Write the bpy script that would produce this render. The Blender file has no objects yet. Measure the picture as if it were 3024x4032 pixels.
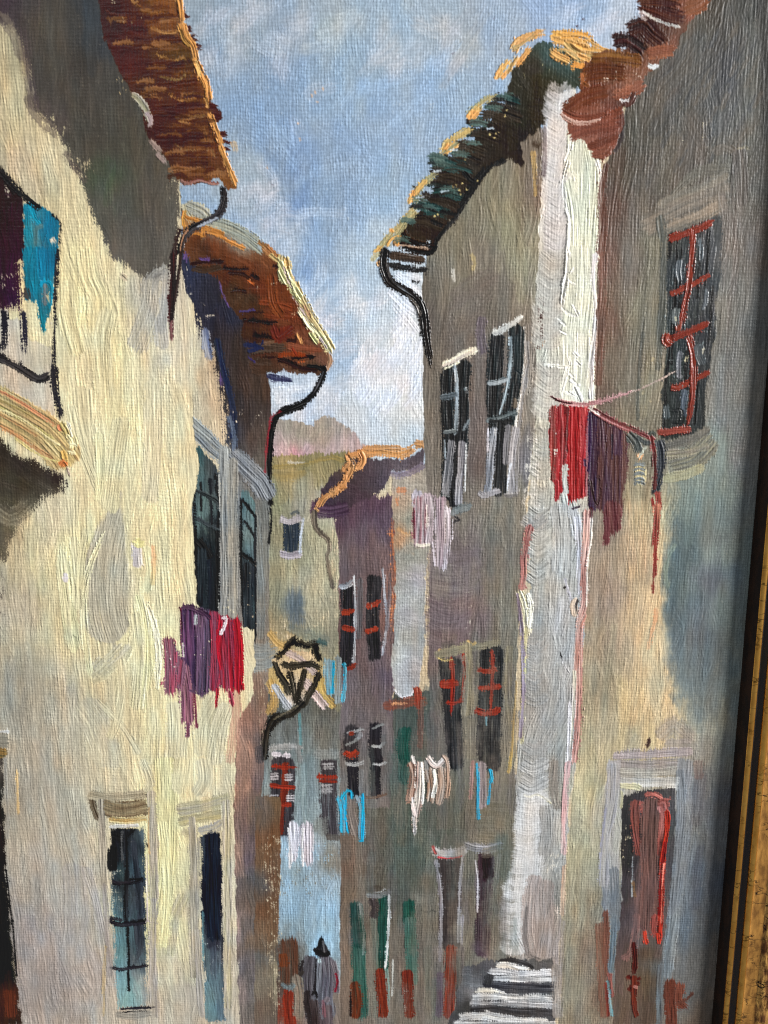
import math, time
import numpy as np
T0 = time.time()
rng = np.random.default_rng(7)

# ------------------------------------------------------------------ camera and picture plane
PW, PH = 3024.0, 4032.0            # size of the photograph
FPX = 3028.0                       # focal length of the phone lens in its pixels
DIST = 0.165                       # metres from lens to canvas
TILT = math.radians(9.8)
ROLL = math.radians(0.10)
def cam_matrix():
    # looks along +Y at the canvas (plane y = 0), pitched down; columns = right, up, back
    f = np.array([0, math.cos(TILT), -math.sin(TILT)])
    r = np.array([1.0, 0, 0]); u = np.cross(r, f)
    c, s = math.cos(ROLL), math.sin(ROLL)
    r2 = c*r + s*u; u2 = -s*r + c*u
    return r2, u2, f
CR, CU, CF = cam_matrix()
CPOS = -CF*DIST
def to_plane(px, py):
    dx = (np.asarray(px, float)-PW/2)/FPX; dy = -(np.asarray(py, float)-PH/2)/FPX
    d = CF[None, :] + dx[..., None]*CR[None, :] + dy[..., None]*CU[None, :]
    t = -CPOS[1]/d[..., 1]
    return CPOS[0]+t*d[..., 0], CPOS[2]+t*d[..., 2]      # X, Z in metres

# raster that carries pigment, thickness and weave, regular on the canvas itself
STEP = 0.000125
XR = float(to_plane(np.array([2868.]), np.array([3232.]))[0][0])    # sight edge of the frame on the right
XMIN, XMAX = -0.1020, XR+0.0012
ZMIN, ZMAX = -0.1320, 0.1080
NX = int((XMAX-XMIN)/STEP); NY = int((ZMAX-ZMIN)/STEP)
def to_r(px, py):
    X, Z = to_plane(px, py)
    return (X-XMIN)/STEP, (ZMAX-Z)/STEP
MMPX = DIST/FPX                    # metres per photo pixel at the centre
K0 = MMPX/STEP                     # raster cells per photo pixel

COL = np.zeros((NY, NX, 3), np.float32)
HP = np.zeros((NY, NX), np.float32)           # paint thickness in mm
DAMP = np.ones((NY, NX), np.float32)          # how much of the weave still shows
GLOSS = np.full((NY, NX), 0.5, np.float32)
FINE = np.zeros((NY, NX), np.float32)         # 1 where a single deliberate stroke lies on top
IDS = np.zeros((NY, NX), np.int32)
YY, XX = np.mgrid[0:NY, 0:NX].astype(np.float32)

# ------------------------------------------------------------------ noise
TAB = rng.random((256, 256)).astype(np.float32)
def vnoise(u, v, seed=0):
    u = u+seed*17.31; v = v+seed*9.73
    iu = np.floor(u); iv = np.floor(v)
    fu = (u-iu).astype(np.float32); fv = (v-iv).astype(np.float32)
    fu = fu*fu*(3-2*fu); fv = fv*fv*(3-2*fv)
    iu = iu.astype(np.int64) & 255; iv = iv.astype(np.int64) & 255
    iu1 = (iu+1) & 255; iv1 = (iv+1) & 255
    a = TAB[iv, iu]; b = TAB[iv, iu1]; c = TAB[iv1, iu]; d = TAB[iv1, iu1]
    return (a*(1-fu)+b*fu)*(1-fv)+(c*(1-fu)+d*fu)*fv
def fbm(u, v, seed=0, oct=3):
    s = 0; a = 1; t = 0
    for o in range(oct):
        s = s+a*vnoise(u*2**o, v*2**o, seed+o*3); t += a; a *= 0.5
    return s/t

# ------------------------------------------------------------------ weave of the canvas
PITCH_X = 0.00060/STEP; PITCH_Y = 0.00066/STEP
def weave_at(yy, xx):
    wx = xx+2.4*(vnoise(xx/55, yy/55, 41)-.5)*2+1.7*(vnoise(xx/9, yy/120, 42)-.5)*2+.9*(vnoise(xx/4, yy/6, 47)-.5)*2
    wy = yy+2.4*(vnoise(xx/60, yy/50, 43)-.5)*2+1.7*(vnoise(xx/120, yy/9, 44)-.5)*2+.9*(vnoise(xx/6, yy/4, 48)-.5)*2
    X = wx/PITCH_X; Y = wy/PITCH_Y
    ix = np.floor(X); iy = np.floor(Y); fx = X-ix; fy = Y-iy
    par = (ix+iy) % 2
    sx = 1-(2*fx-1)**2; sy = 1-(2*fy-1)**2
    warp = sx*(.30+.70*np.where(par == 0, .5+.5*sy, .5-.5*sy))
    weft = sy*(.25+.62*np.where(par == 1, .5+.5*sx, .5-.5*sx))
    h = np.maximum(warp, weft)*(.55+.8*vnoise(X*.9, Y*.9, 45))
    return h.astype(np.float32)
WEAVE = np.zeros((NY, NX), np.float32)
for _y in range(0, NY, 200):
    WEAVE[_y:_y+200] = weave_at(YY[_y:_y+200], XX[_y:_y+200])
WEAVE = np.clip(WEAVE, 0, 1.1)

# ------------------------------------------------------------------ spaces
KS = 1000/1659.0
SPACES = {'O': (0, 0, PW/1659.0)}
for _i in range(3):
    for _j in range(4):
        SPACES['K%d%d' % (_i, _j)] = (_i*1000, _j*1000, KS)
SPACES['F'] = (0, 0, 1.0)
def P(sp, pts):
    """'x,y x,y' or list in a named space of the photograph -> raster points"""
    if isinstance(pts, str):
        pts = [tuple(float(q) for q in t.split(',')) for t in pts.split()]
    ox, oy, k = SPACES[sp]
    a = np.array(pts, float)
    x, y = to_r(ox+a[:, 0]*k, oy+a[:, 1]*k)
    return np.stack([x, y], 1)
def smooth_line(p, n=6):
    if len(p) < 3: return p
    q = [p[0]]
    for i in range(len(p)-1):
        p0 = p[max(i-1, 0)]; p1 = p[i]; p2 = p[i+1]; p3 = p[min(i+2, len(p)-1)]
        for k in range(1, n+1):
            t = k/n
            q.append(.5*((2*p1)+(-p0+p2)*t+(2*p0-5*p1+4*p2-p3)*t*t+(-p0+3*p1-3*p2+p3)*t**3))
    return np.array(q)
def C3(c): return np.array(c, np.float32)/255.0

CUR = [0]
def setid(i): CUR[0] = i

# ------------------------------------------------------------------ a brush stroke
SEED = [100]
def raw_stroke(p, w, col, col2=None, op=1.0, dry=0.0, th=0.05, soft=.12, rag=.25, br=1.0, taper=(0.0, 0.0),
               clip=None, gloss=None, field=None, fmix=0.0, edge=.28, idn=None, bw=1.9, cap=1.0, var=.08):
    """p: raster polyline; w: full width in cells."""
    SEED[0] += 1; sd = SEED[0]
    if th > .07: th = .07+(th-.07)*.5
    br = min(br, 1.25); bw = bw*.8
    hw = w/2.0
    x0 = int(max(0, np.floor(p[:, 0].min()-hw-3))); x1 = int(min(NX, np.ceil(p[:, 0].max()+hw+4)))
    y0 = int(max(0, np.floor(p[:, 1].min()-hw-3))); y1 = int(min(NY, np.ceil(p[:, 1].max()+hw+4)))
    if x1-x0 < 2 or y1-y0 < 2: return
    yy = YY[y0:y1, x0:x1]; xx = XX[y0:y1, x0:x1]
    best = np.full(yy.shape, 1e9, np.float32); S = np.zeros_like(best); A = np.zeros_like(best)
    L = 0.0
    seg = np.sqrt(((p[1:]-p[:-1])**2).sum(1)); tot = max(seg.sum(), 1e-3)
    for i in range(len(p)-1):
        if seg[i] < 1e-4: continue
        ax, ay = p[i]; dx, dy = (p[i+1]-p[i])/seg[i]
        rx = xx-ax; ry = yy-ay
        t = rx*dx+ry*dy; s = -rx*dy+ry*dx
        lo = -1e9 if i == 0 else 0; hi = 1e9 if i == len(p)-2 else seg[i]
        tc = np.clip(t, lo if i == 0 else 0, hi)
        tcl = np.clip(t, 0, seg[i])
        d = (t-tcl)**2+s*s
        m = d < best
        best = np.where(m, d, best); S = np.where(m, s, S); A = np.where(m, L+(tc if (i == 0 or i == len(p)-2) else tcl), A)
        L += seg[i]
    tn = np.clip(A/tot, 0, 1)
    wl = np.ones_like(tn)
    if taper[0] > 0: wl = wl*np.clip(np.sqrt(np.clip(tn/taper[0], 0.02, 1)), 0, 1)
    if taper[1] > 0: wl = wl*np.clip(np.sqrt(np.clip((1-tn)/taper[1], 0.02, 1)), 0, 1)
    wl = wl*(1+.5*rag*(vnoise(A/(9+hw*1.5), A*0, sd+11)-.5)*2*min(1, 5/max(hw, 1)))
    h = hw*wl
    q = S/np.maximum(h, .3)
    # bristle lanes
    lane = S/bw
    n1 = vnoise(lane, A/(30+8*bw), sd); n2 = vnoise(lane*.37, A/60, sd+1); n3 = vnoise(lane*1.9, A/14, sd+2)
    bris = np.clip(.5+(.5*n1+.25*n2+.25*n3-.5)*1.9, -.1, 1.1)
    e = 1-np.abs(q)+rag*.5*(vnoise(A/5.0, np.sign(S)*3, sd+3)-.5)+rag*.4*(vnoise(A/17.0, np.sign(S)*3+7, sd+4)-.5)
    WVp = WEAVE[y0:y1, x0:x1]
    sdc = e*np.maximum(h, .8)                 # cells inside the edge: thread tops take the paint first
    tooth = min(3.4, .9+hw*.30)
    m_side = np.clip((sdc+(WVp-.62)*tooth*1.5+(bris-.5)*tooth*1.3)/max(1.1, soft*hw)+.25, 0, 1)
    capl = cap*hw
    rnd = capl*(1-np.sqrt(np.clip(1-q*q, 0, 1)))
    jag = rag*(4+hw*1.2)*(vnoise(lane*1.0, lane*0, sd+5)-.3)
    st = A+capl*.55-rnd*.7-jag; en = (tot-A)+capl*.55-rnd*.7-jag*1.4*(1+dry*2)
    sl = 2.0+soft*hw*.8
    m_end = np.clip(st/sl+.5, 0, 1)*np.clip(en/(sl*(1+dry*3))+.5, 0, 1)
    a = m_side*m_end
    if dry > 0:
        wv = WEAVE[y0:y1, x0:x1]
        thr = dry*(.55+.6*tn)
        a = a*np.clip(((wv*.75+.55*bris+.25*n2)-thr)*5.0, 0, 1)
    a = a*op
    if dry == 0 and hw > 1.5:                # hungry bristle lanes let the colour below through
        gap = vnoise(lane*1.3, A/(26+hw), sd+9)
        a = a*np.clip(1-np.clip((gap-.80+.10*tn)*4.2, 0, 1)*(.75-.35*WVp), 0, 1)
    if op < 1: a = a*np.clip(.45+1.1*bris, 0, 1)
    if clip is not None: a = a*clip[y0:y1, x0:x1]
    if a.max() < .01: return
    c = C3(col)[None, None, :]
    if field is not None and fmix > 0:
        c = c*(1-fmix)+field[y0:y1, x0:x1]*fmix
    else:
        c = np.broadcast_to(c, a.shape+(3,))
    if col2 is not None:
        k = np.clip((n2*.6+n1*.4-.5)*3.2+.5, 0, 1)[..., None]
        c = c*(1-k)+C3(col2)[None, None, :]*k
    c = c*(1+var*2*(bris-.5))[..., None]
    al = a[..., None]
    COL[y0:y1, x0:x1] = COL[y0:y1, x0:x1]*(1-al)+c*al
    prof = .45+br*1.9*(bris-.5)+edge*np.exp(-((np.abs(q)-.88)/.10)**2)*(.6+.8*n2)
    prof = prof+edge*.5*np.exp(-((tot-A)/(2.5))**2)
    hp = HP[y0:y1, x0:x1]
    keep = 1-a*min(1, .35+th*6)
    HP[y0:y1, x0:x1] = hp*keep+a*th*prof
    dm = DAMP[y0:y1, x0:x1]; DAMP[y0:y1, x0:x1] = np.minimum(dm, np.maximum(dm*(1-a*min(.85, th*1.5)), .40 if th < .09 else .12))
    if gloss is not None: GLOSS[y0:y1, x0:x1] = GLOSS[y0:y1, x0:x1]*(1-a)+gloss*a
    FINE[y0:y1, x0:x1] = FINE[y0:y1, x0:x1]*(1-a)+(0 if field is not None else 1)*a
    i = CUR[0] if idn is None else idn
    if i >= 0:
        ii = IDS[y0:y1, x0:x1]; ii[a > .45] = i

def S(sp, pts, w, col, col2=None, **k):
    p = P(sp, pts); kk = SPACES[sp][2]
    if k.pop('sm', True): p = smooth_line(p)
    loc = 1.0+(float(p[:, 1].mean())*STEP-ZMAX)*1.04+.0     # the canvas is farther from the lens lower down
    raw_stroke(p, max(2.0, w*kk*K0*loc+1.3), col, col2, **k)

# ------------------------------------------------------------------ filled areas built of many strokes
def poly_mask(p, rag=3.0, soft=1.2, seed=0, dryband=0.0):
    x0 = int(max(0, p[:, 0].min()-8)); x1 = int(min(NX, p[:, 0].max()+9))
    y0 = int(max(0, p[:, 1].min()-8)); y1 = int(min(NY, p[:, 1].max()+9))
    m = np.zeros((NY, NX), np.float32)
    if x1 <= x0 or y1 <= y0: return m, (0, 1, 0, 1)
    yy = YY[y0:y1, x0:x1]; xx = XX[y0:y1, x0:x1]
    ux = xx+rag*((vnoise(xx/5, yy/9, seed)-.5)*1.2+(vnoise(xx/23, yy/23, seed+1)-.5)*1.4)
    uy = yy+rag*((vnoise(xx/5, yy/5, seed+2)-.5)*1.2+(vnoise(xx/21, yy/21, seed+3)-.5)*1.4)
    inside = np.zeros(yy.shape, bool); d = np.full(yy.shape, 1e9, np.float32)
    n = len(p)
    for i in range(n):
        ax, ay = p[i]; bx, by = p[(i+1) % n]
        if ay != by:
            c = ((ay > uy) != (by > uy)) & (ux < (bx-ax)*(uy-ay)/(by-ay)+ax)
            inside ^= c
        l2 = (bx-ax)**2+(by-ay)**2+1e-6
        t = np.clip(((ux-ax)*(bx-ax)+(uy-ay)*(by-ay))/l2, 0, 1)
        d = np.minimum(d, (ux-ax-t*(bx-ax))**2+(uy-ay-t*(by-ay))**2)
    sdist = np.sqrt(d)*np.where(inside, 1, -1)
    mm = np.clip(sdist/soft+.5, 0, 1)
    if dryband > 0:      # brush running dry over the threads at the border
        k = np.clip(sdist/dryband, 0, 1)
        wv = WEAVE[y0:y1, x0:x1]
        mm = mm*np.clip((wv+.35*vnoise(xx/2.5, yy/30, seed+5)-(1-k)*1.05)*5+.2, 0, 1)
    m[y0:y1, x0:x1] = mm
    return m, (y0, y1, x0, x1)

def ctrl_field(sp, ctrl, box, power=3.2):
    y0, y1, x0, x1 = box
    pts = P(sp, [(c[0], c[1]) for c in ctrl]); cols = np.array([c[2:5] for c in ctrl], np.float32)/255
    q = 6
    ys = np.arange(y0, y1+q, q, dtype=np.float32); xs = np.arange(x0, x1+q, q, dtype=np.float32)
    gy, gx = np.meshgrid(ys, xs, indexing='ij')
    wx = gx+14*(vnoise(gx/26, gy/60, 77)-.5)*2; wy = gy+14*(vnoise(gx/26, gy/60, 78)-.5)*2
    num = np.zeros(gy.shape+(3,), np.float32); den = np.zeros(gy.shape, np.float32)
    for (px, py), c in zip(pts, cols):
        w = 1/(((wx-px)**2+(wy-py)**2)+60.0)**(power/2)
        num += w[..., None]*c; den += w
    g = num/den[..., None]
    F = np.zeros((NY, NX, 3), np.float32)
    Y = (YY[y0:y1, x0:x1]-y0)/q; X = (XX[y0:y1, x0:x1]-x0)/q
    iy = np.floor(Y).astype(int); ix = np.floor(X).astype(int); fy = (Y-iy)[..., None]; fx = (X-ix)[..., None]
    F[y0:y1, x0:x1] = (g[iy, ix]*(1-fx)+g[iy, ix+1]*fx)*(1-fy)+(g[iy+1, ix]*(1-fx)+g[iy+1, ix+1]*fx)*fy
    return F

def R(sp, poly, ctrl, ang=90, spread=8, w=60, l=420, n=1.6, rag=3.0, soft=1.2, th=.05, dryband=0.0, fmix=.45,
      var=.10, cvar=.03, op=.85, base=1.0, br=1.0, idn=None, curve=.12, gloss=None, power=3.2, edge=.22, base_th=.02,
      bw=1.8, dry=0.0):
    """area painted with many strokes; ang in degrees (90 = up and down), w/l stroke size in photo px"""
    SEED[0] += 7
    p = P(sp, poly); m, box = poly_mask(p, rag, soft, SEED[0], dryband)
    y0, y1, x0, x1 = box
    F = ctrl_field(sp, ctrl, box, power)
    mm = m[y0:y1, x0:x1, None]*base
    COL[y0:y1, x0:x1] = COL[y0:y1, x0:x1]*(1-mm)+F[y0:y1, x0:x1]*mm
    HP[y0:y1, x0:x1] = HP[y0:y1, x0:x1]*(1-mm[..., 0]*.7)+base_th*mm[..., 0]*.5
    DAMP[y0:y1, x0:x1] *= 1-mm[..., 0]*.12
    if gloss is not None: GLOSS[y0:y1, x0:x1] = GLOSS[y0:y1, x0:x1]*(1-mm[..., 0])+gloss*mm[..., 0]
    i = CUR[0] if idn is None else idn
    if i >= 0:
        ii = IDS[y0:y1, x0:x1]; ii[m[y0:y1, x0:x1] > .5] = i
    W = w*K0; Lr = l*K0
    area = float(m[y0:y1, x0:x1].sum()); cnt = int(n*area/(W*Lr)*1.5)+1
    ys, xs = np.nonzero(m[y0:y1:4, x0:x1:4] > .5)
    if len(ys) == 0: return
    for _ in range(cnt):
        k = rng.integers(len(ys)); cx = x0+xs[k]*4; cy = y0+ys[k]*4
        aa = ang(cx, cy) if callable(ang) else ang
        a = math.radians(aa+rng.normal(0, spread)); ll = Lr*rng.uniform(.45, 1.2)/2; ww = W*rng.uniform(.5, 1.3)
        ux, uy = math.cos(a), -math.sin(a)
        if rng.random() < .5: ux, uy = -ux, -uy
        b = rng.normal(0, curve)*ll
        pp = np.array([[cx-ux*ll, cy-uy*ll], [cx-uy*b, cy+ux*b], [cx+ux*ll, cy+uy*ll]])
        c = F[int(np.clip(cy, y0, y1-1)), int(np.clip(cx, x0, x1-1))]*255
        c = c*(1+rng.normal(0, cvar))+rng.normal(0, cvar*60, 3)
        raw_stroke(smooth_line(pp, 5), ww, c, None, op=op, th=th*rng.uniform(.6, 1.4), soft=.35, rag=.4, br=br, clip=m, field=F,
                   fmix=fmix, edge=edge, idn=-1, var=var, bw=bw*rng.uniform(.8, 1.3), dry=dry)
def Rf(sp, poly, ctrl, **k):
    R(sp, poly, ctrl, **k)

def specks(sp, poly, col, thr=.8, rag=6, soft=4, idn=-1, th=0.01):
    """threads' tops that show another colour: where a thin brush skipped or caught"""
    SEED[0] += 3
    m, (y0, y1, x0, x1) = poly_mask(P(sp, poly), rag, soft, SEED[0])
    wv = WEAVE[y0:y1, x0:x1]; yy = YY[y0:y1, x0:x1]; xx = XX[y0:y1, x0:x1]
    n = fbm(xx/7, yy/7, SEED[0], 2)
    a = np.clip((wv*.72+n*.75-thr-.12)*8, 0, 1)*np.clip(.3+1.2*vnoise(xx/3, yy/3, SEED[0]+1), 0, 1)*m[y0:y1, x0:x1]
    COL[y0:y1, x0:x1] = COL[y0:y1, x0:x1]*(1-a[..., None])+C3(col)*a[..., None]
    HP[y0:y1, x0:x1] += th*a
def dabs(sp, path, n, w, l, ang, cols, jitter=.3, th=.08, **k):
    """n short dabs spaced along a path"""
    p = smooth_line(P(sp, path), 10); kk = SPACES[sp][2]*K0
    seg = np.r_[0, np.cumsum(np.sqrt(((p[1:]-p[:-1])**2).sum(1)))]
    for i in range(n):
        t = seg[-1]*(i+.5+rng.normal(0, jitter))/n
        x = np.interp(t, seg, p[:, 0]); y = np.interp(t, seg, p[:, 1])
        a = math.radians(ang+rng.normal(0, 14*jitter*2)); ll = l*kk*rng.uniform(.7, 1.25)/2
        ux, uy = math.cos(a)*ll, -math.sin(a)*ll
        b = rng.normal(0, .12)
        c = cols[rng.integers(len(cols))]
        raw_stroke(smooth_line(np.array([[x-ux, y-uy], [x-uy*b, y+ux*b], [x+ux, y+uy]]), 4), w*kk*rng.uniform(.7, 1.2), c,
                   cols[rng.integers(len(cols))], th=th, **k)

def finish():
    """the last drags of a soft brush: edges pulled along the bristles, thin colour caught by the threads"""
    global COL, HP, IDS, DAMP, GLOSS
    thick = np.clip(HP/.12, 0, 1)
    dy = (vnoise(XX/1.7, YY/46, 301)-.5)*2*5.2+(vnoise(XX/4.5, YY/70, 302)-.5)*2*3.0
    dx = (vnoise(XX/9, YY/24, 303)-.5)*2*1.3+(vnoise(XX/2.2, YY/2.2, 304)-.5)*2*.5
    k = (1-.75*(IDS == SKY))*(1-.5*thick)*(1-.82*np.maximum(FINE, np.roll(FINE, 3, 0)))
    sy = np.clip(np.rint(YY+dy*k), 0, NY-1).astype(np.int32); sx = np.clip(np.rint(XX+dx*k), 0, NX-1).astype(np.int32)
    COL = COL[sy, sx]*.8+COL*.2; IDS = IDS[sy, sx]
    HP = HP*.55+HP[sy, sx]*.45
    st = (vnoise(XX/1.25, YY/30, 305)-.5)*.10+(vnoise(XX/2.6, YY/50, 306)-.5)*.06+(vnoise(XX/34, YY/52, 307)-.5)*.10+(vnoise(XX/1.3, YY/1.6, 308)-.5)*.07
    tops = (WEAVE-.62)*.22*np.clip(DAMP*1.3-.25, 0, 1)
    skm = (IDS == SKY).astype(np.float32)
    m = 1+(st*(1-.4*thick)*(1-.7*skm)+tops)
    # bare spots on the thread tops where thin colour never took
    bare = np.clip((WEAVE*.8+fbm(XX/26, YY/40, 309, 2)*.55+vnoise(XX/3, YY/3, 311)*.25-1.30)*7, 0, 1)*np.clip(1-thick*2.2, 0, 1)*.5
    COL = COL*m[..., None]
    sky = (IDS == SKY)[..., None]
    wide = ((vnoise(XX/9, YY/110, 320)-.5)*.08+(vnoise(XX/4, YY/60, 321)-.5)*.05)[..., None]*np.where(sky, .0, 1)*(1-.6*FINE[..., None])
    tint = (vnoise(XX/11, YY/110, 322)-.5)[..., None]*np.array([.04, -.005, -.04], np.float32)*np.where(sky, .0, 1)*(1-.6*FINE[..., None])
    COL = COL*(1+wide+tint)
    COL = COL*(1-bare[..., None])+(COL*.45+C3(G_)*.5)*bare[..., None]
    hue = (vnoise(XX/18, YY/30, 312)-.5)*.06
    COL[..., 0] *= 1+hue; COL[..., 2] *= 1-hue
    HP = HP+(vnoise(XX/1.3, YY/24, 313)-.5)*.014
    DAMP = DAMP*np.clip(.35+1.1*fbm(XX/22, YY/34, 314, 2), .3, 1.25)
    COL = np.clip(COL, 0, 1)
SPACES['M'] = (1300, 2500, KS); SPACES['B'] = (500, 700, 900/1659.0); SPACES['W'] = (1700, 1100, 700/1548.0)
SPACES['Z'] = (1100, 3532, 1200/952.0); SPACES['G'] = (2424, 800, 600/830.0); SPACES['T'] = (2424, 0, 600/1659.0)
REG = []            # (name, parent index or None, label)
def new(name, parent=None, label=None):
    REG.append((name, parent, label)); return len(REG)
def use(name, parent=None, label=None):
    i = new(name, parent, label); setid(i); return i
G_ = (200, 182, 150)      # primed canvas showing between threads

# bare canvas
CANVAS_ID = use('primed_ground', None, None)
COL[:] = C3(G_)
IDS[:] = CANVAS_ID

# ================================================================ sky
SKY = use('painted_sky', None, 'blue sky with pale cloud brushed between the roofs')
R('O', '330,-120 1500,-120 1500,120 1240,260 1000,620 940,700 930,1020 570,1040 560,860 380,700 370,380',
  [(430,20,138,158,176),(520,90,147,161,172),(620,60,138,158,181),(700,60,154,169,176),(600,160,127,154,185),(750,150,138,165,190),
   (900,60,147,167,185),(1050,60,142,162,185),(1010,90,162,169,172),(1250,40,138,163,194),(700,20,147,165,181),
   (800,300,134,161,192),(1050,240,138,165,194),(600,340,117,146,185),(640,440,114,143,183),(550,430,154,169,181),
   (520,380,151,169,185),(560,600,170,187,203),(700,450,127,156,188),(850,400,143,169,194),(800,560,167,189,209),
   (620,520,146,169,193),(520,500,146,172,201),(660,600,124,155,196),(700,680,144,173,205),(760,650,167,187,206),
   (850,640,185,198,209),(800,720,191,202,211),(870,760,218,220,220),(880,850,212,216,218),(740,800,156,179,203),
   (650,870,170,187,209),(780,860,202,208,213),(630,830,183,195,207),(800,920,193,202,211),(880,950,183,197,207),
   (1200,20,138,162,194),(1330,60,163,178,197),(480,130,128,153,181),(560,250,128,156,188),(950,180,136,163,192),
   (420,460,138,165,194),(700,740,156,179,203),(900,560,185,200,213),(600,900,175,191,207),(640,720,136,165,201)],
  ang=66, spread=30, w=70, l=260, n=2.4, th=.030, fmix=.62, var=.035, cvar=.014, br=.9, soft=3, curve=.25)
for pts, c in [('K10|330,330 480,290 600,200 680,120', (170,184,196)), ('K10|420,240 560,180 640,60', (172,184,192)), ('K10|80,250 140,320 170,360', (158,170,180)),
               ('K10|1050,150 1200,200 1280,120', (176,182,190)), ('K10|1180,120 1300,200 1350,260', (172,180,190)), ('K10|560,120 640,90', (170,184,192)),
               ('K10|40,1080 110,1150 140,1250', (176,188,205)), ('K10|20,1190 80,1290 200,1340', (180,190,205)), ('K10|300,1400 420,1380 600,1400', (168,188,212)),
               ('K10|520,560 380,600 400,650', (165,178,195)), ('K10|260,780 300,880', (158,176,200))]:
    sp, p = c and pts.split('|'); S(sp, p, 90, c, op=.55, th=.03, soft=.8, rag=.6)
# long scrubbed arcs of the brush
for p in ['700,560 900,540 1150,450 1300,330 1340,280','640,640 800,560 1000,500 1200,400','560,700 640,600 760,500','800,900 1000,700 1180,560','900,820 1100,690 1300,560',
          '60,740 160,860 260,960','80,850 180,980 280,1100','260,1220 420,1120 600,1080','720,1240 800,1120 930,1000','620,1200 740,1080 900,960','440,1180 600,1100 700,960']:
    S('K10', p, 60, (148,178,212), (150,180,212), op=.3, th=.06, soft=.6, rag=.6, br=1.6)
# bright cloud in the gap
for x, y, b in [(960,460,0),(1010,520,0),(1000,640,1),(1040,760,0),(980,820,1),(930,900,0),(880,960,1),(1040,930,0),(820,960,1),(760,900,0),(720,860,1),(900,700,1),(860,760,0),(980,380,1),(940,600,0),(1070,640,0),(1060,860,1),(800,700,1),(700,690,0)]:
    c = (228,228,234) if not b else (212,218,230)
    S('K11', [(x-40, y+70), (x+10, y), (x+20, y-70)], 80, c, (206,212,226), op=.75, th=.055, soft=.3, rag=.5, br=1.7)
for p in ['930,330 1000,420 1060,500','900,240 980,330 1050,380','940,150 1040,230 1090,280','1000,140 1080,160']:
    S('K11', p, 70, (218,222,232), op=.7, th=.07, br=1.5)
S('K11', '640,740 600,820 560,880', 120, (160,184,214), op=.5, soft=.9)
for p in ['660,880 700,850 760,830','140,900 300,880 400,860','200,1000 300,1010','150,960 220,900']:
    S('K11', p, 60, (206,212,222), op=.7, th=.05, soft=.5)
for (x0_, x1_, y0_, y1_, n_) in [(400,700,10,150,26), (480,660,400,580,30), (640,900,600,900,46), (1180,1330,20,120,14), (720,1000,40,160,14), (590,700,840,960,16)]:
    for k in range(n_):
        x = x0_+rng.random()*(x1_-x0_); y = y0_+rng.random()*(y1_-y0_); a_ = rng.normal(.6, .5); l_ = 16+rng.random()*16; hi = y > 600
        c = [(184,194,208),(176,182,192),(196,194,204),(168,184,204)][k % 4] if not hi else [(210,216,226),(222,222,228),(196,208,222),(216,208,212)][k % 4]
        S('O', [(x-l_*math.cos(a_), y+l_*math.sin(a_)), (x+rng.normal(0, 4), y+rng.normal(0, 4)), (x+l_*math.cos(a_), y-l_*math.sin(a_))], 26+rng.random()*18, c, None, op=.34, th=.05, soft=.9, rag=.7, br=1.2)
for x, y, r in [(1298,350,14),(1235,410,6),(1570,120,9),(1320,590,6),(122,1205,7),(1380,1130,5)]:
    S('K10', [(x-1, y-1), (x+1, y+2)], r, (78,50,60), th=.05, cap=.2, sm=False)
for x, y in [(395,598),(450,575),(375,620),(412,660),(84,1090),(290,800),(300,905)]:
    S('K10', [(x, y), (x+3, y+14)], 13, (214,178,150), op=.8, th=.02)
S('K20', '492,125 492,128', 14, (70,50,60), th=.05); S('K20', '450,170 452,174', 14, (70,50,60), th=.05)

# ================================================================ far hill
HILL = use('painted_hillside', None, 'rosy and olive mound of trees on the horizon')
R('K11', '90,1400 100,1100 170,1080 300,1105 385,1135 400,1080 480,1062 545,1078 590,1120 660,1145 690,1180 720,1240 800,1290 700,1400',
  [(180,1120,150,142,128),(300,1160,150,140,122),(400,1110,150,142,128),(480,1090,142,134,122),(420,1190,158,140,124),(560,1130,150,140,130),
   (620,1150,172,152,152),(680,1200,178,156,156),(200,1200,176,158,152),(330,1230,184,160,160),(480,1260,184,160,162),(600,1260,190,164,164),
   (160,1290,188,158,160),(230,1300,200,140,155),(330,1320,196,150,158),(450,1330,182,158,158),(560,1300,178,158,150)],
  ang=65, spread=25, w=40, l=110, n=2.2, rag=4, fmix=.6, cvar=.02)

# ================================================================ far yellow house
YH = use('painted_house', None, 'far yellow-green house at the end of the painted lane')
R('O', '570,985 800,975 800,1120 760,1500 570,1500',
  [(600,1010,150,134,92),(650,1000,140,128,88),(720,990,128,120,82),(620,1030,160,140,92),(700,1040,150,136,96),(640,1060,150,146,122),(690,1080,158,156,142),
   (600,1090,138,136,104),(640,1100,144,146,140),(600,1150,140,136,110),(690,1120,178,166,140),(700,1200,176,168,138),(690,1160,158,156,128),(620,1220,160,154,122),
   (600,1280,140,138,112),(660,1260,168,164,140),(700,1260,180,170,138),(640,1310,96,108,112),(690,1320,170,160,132),(600,1340,150,138,108),
   (660,1370,142,142,118),(610,1385,176,156,118),(700,1390,130,128,110),(640,1430,186,156,96),(600,1440,190,160,104),(690,1480,176,150,100),(600,1480,176,148,90)],
  ang=88, spread=10, w=40, l=160, n=2.2, rag=3, fmix=.55, cvar=.02)
S('K11', '130,1390 320,1370 420,1345 520,1330 580,1350', 34, (128,120,84), (150,128,70), op=.8, th=.05)
S('K11', '140,1440 260,1450 330,1430', 60, (160,136,80), (138,124,84), op=.7)
S('K11', '220,1365 330,1362', 12, (205,200,190), th=.05, op=.7)
specks('K12', '420,560 560,520 560,760 380,780', (196,180,146), thr=.86)
specks('K12', '90,740 240,740 240,860 90,860', (204,184,150), thr=.8)
w = use('painted_window', YH, 'small dark window between pale lilac sills')
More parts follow.
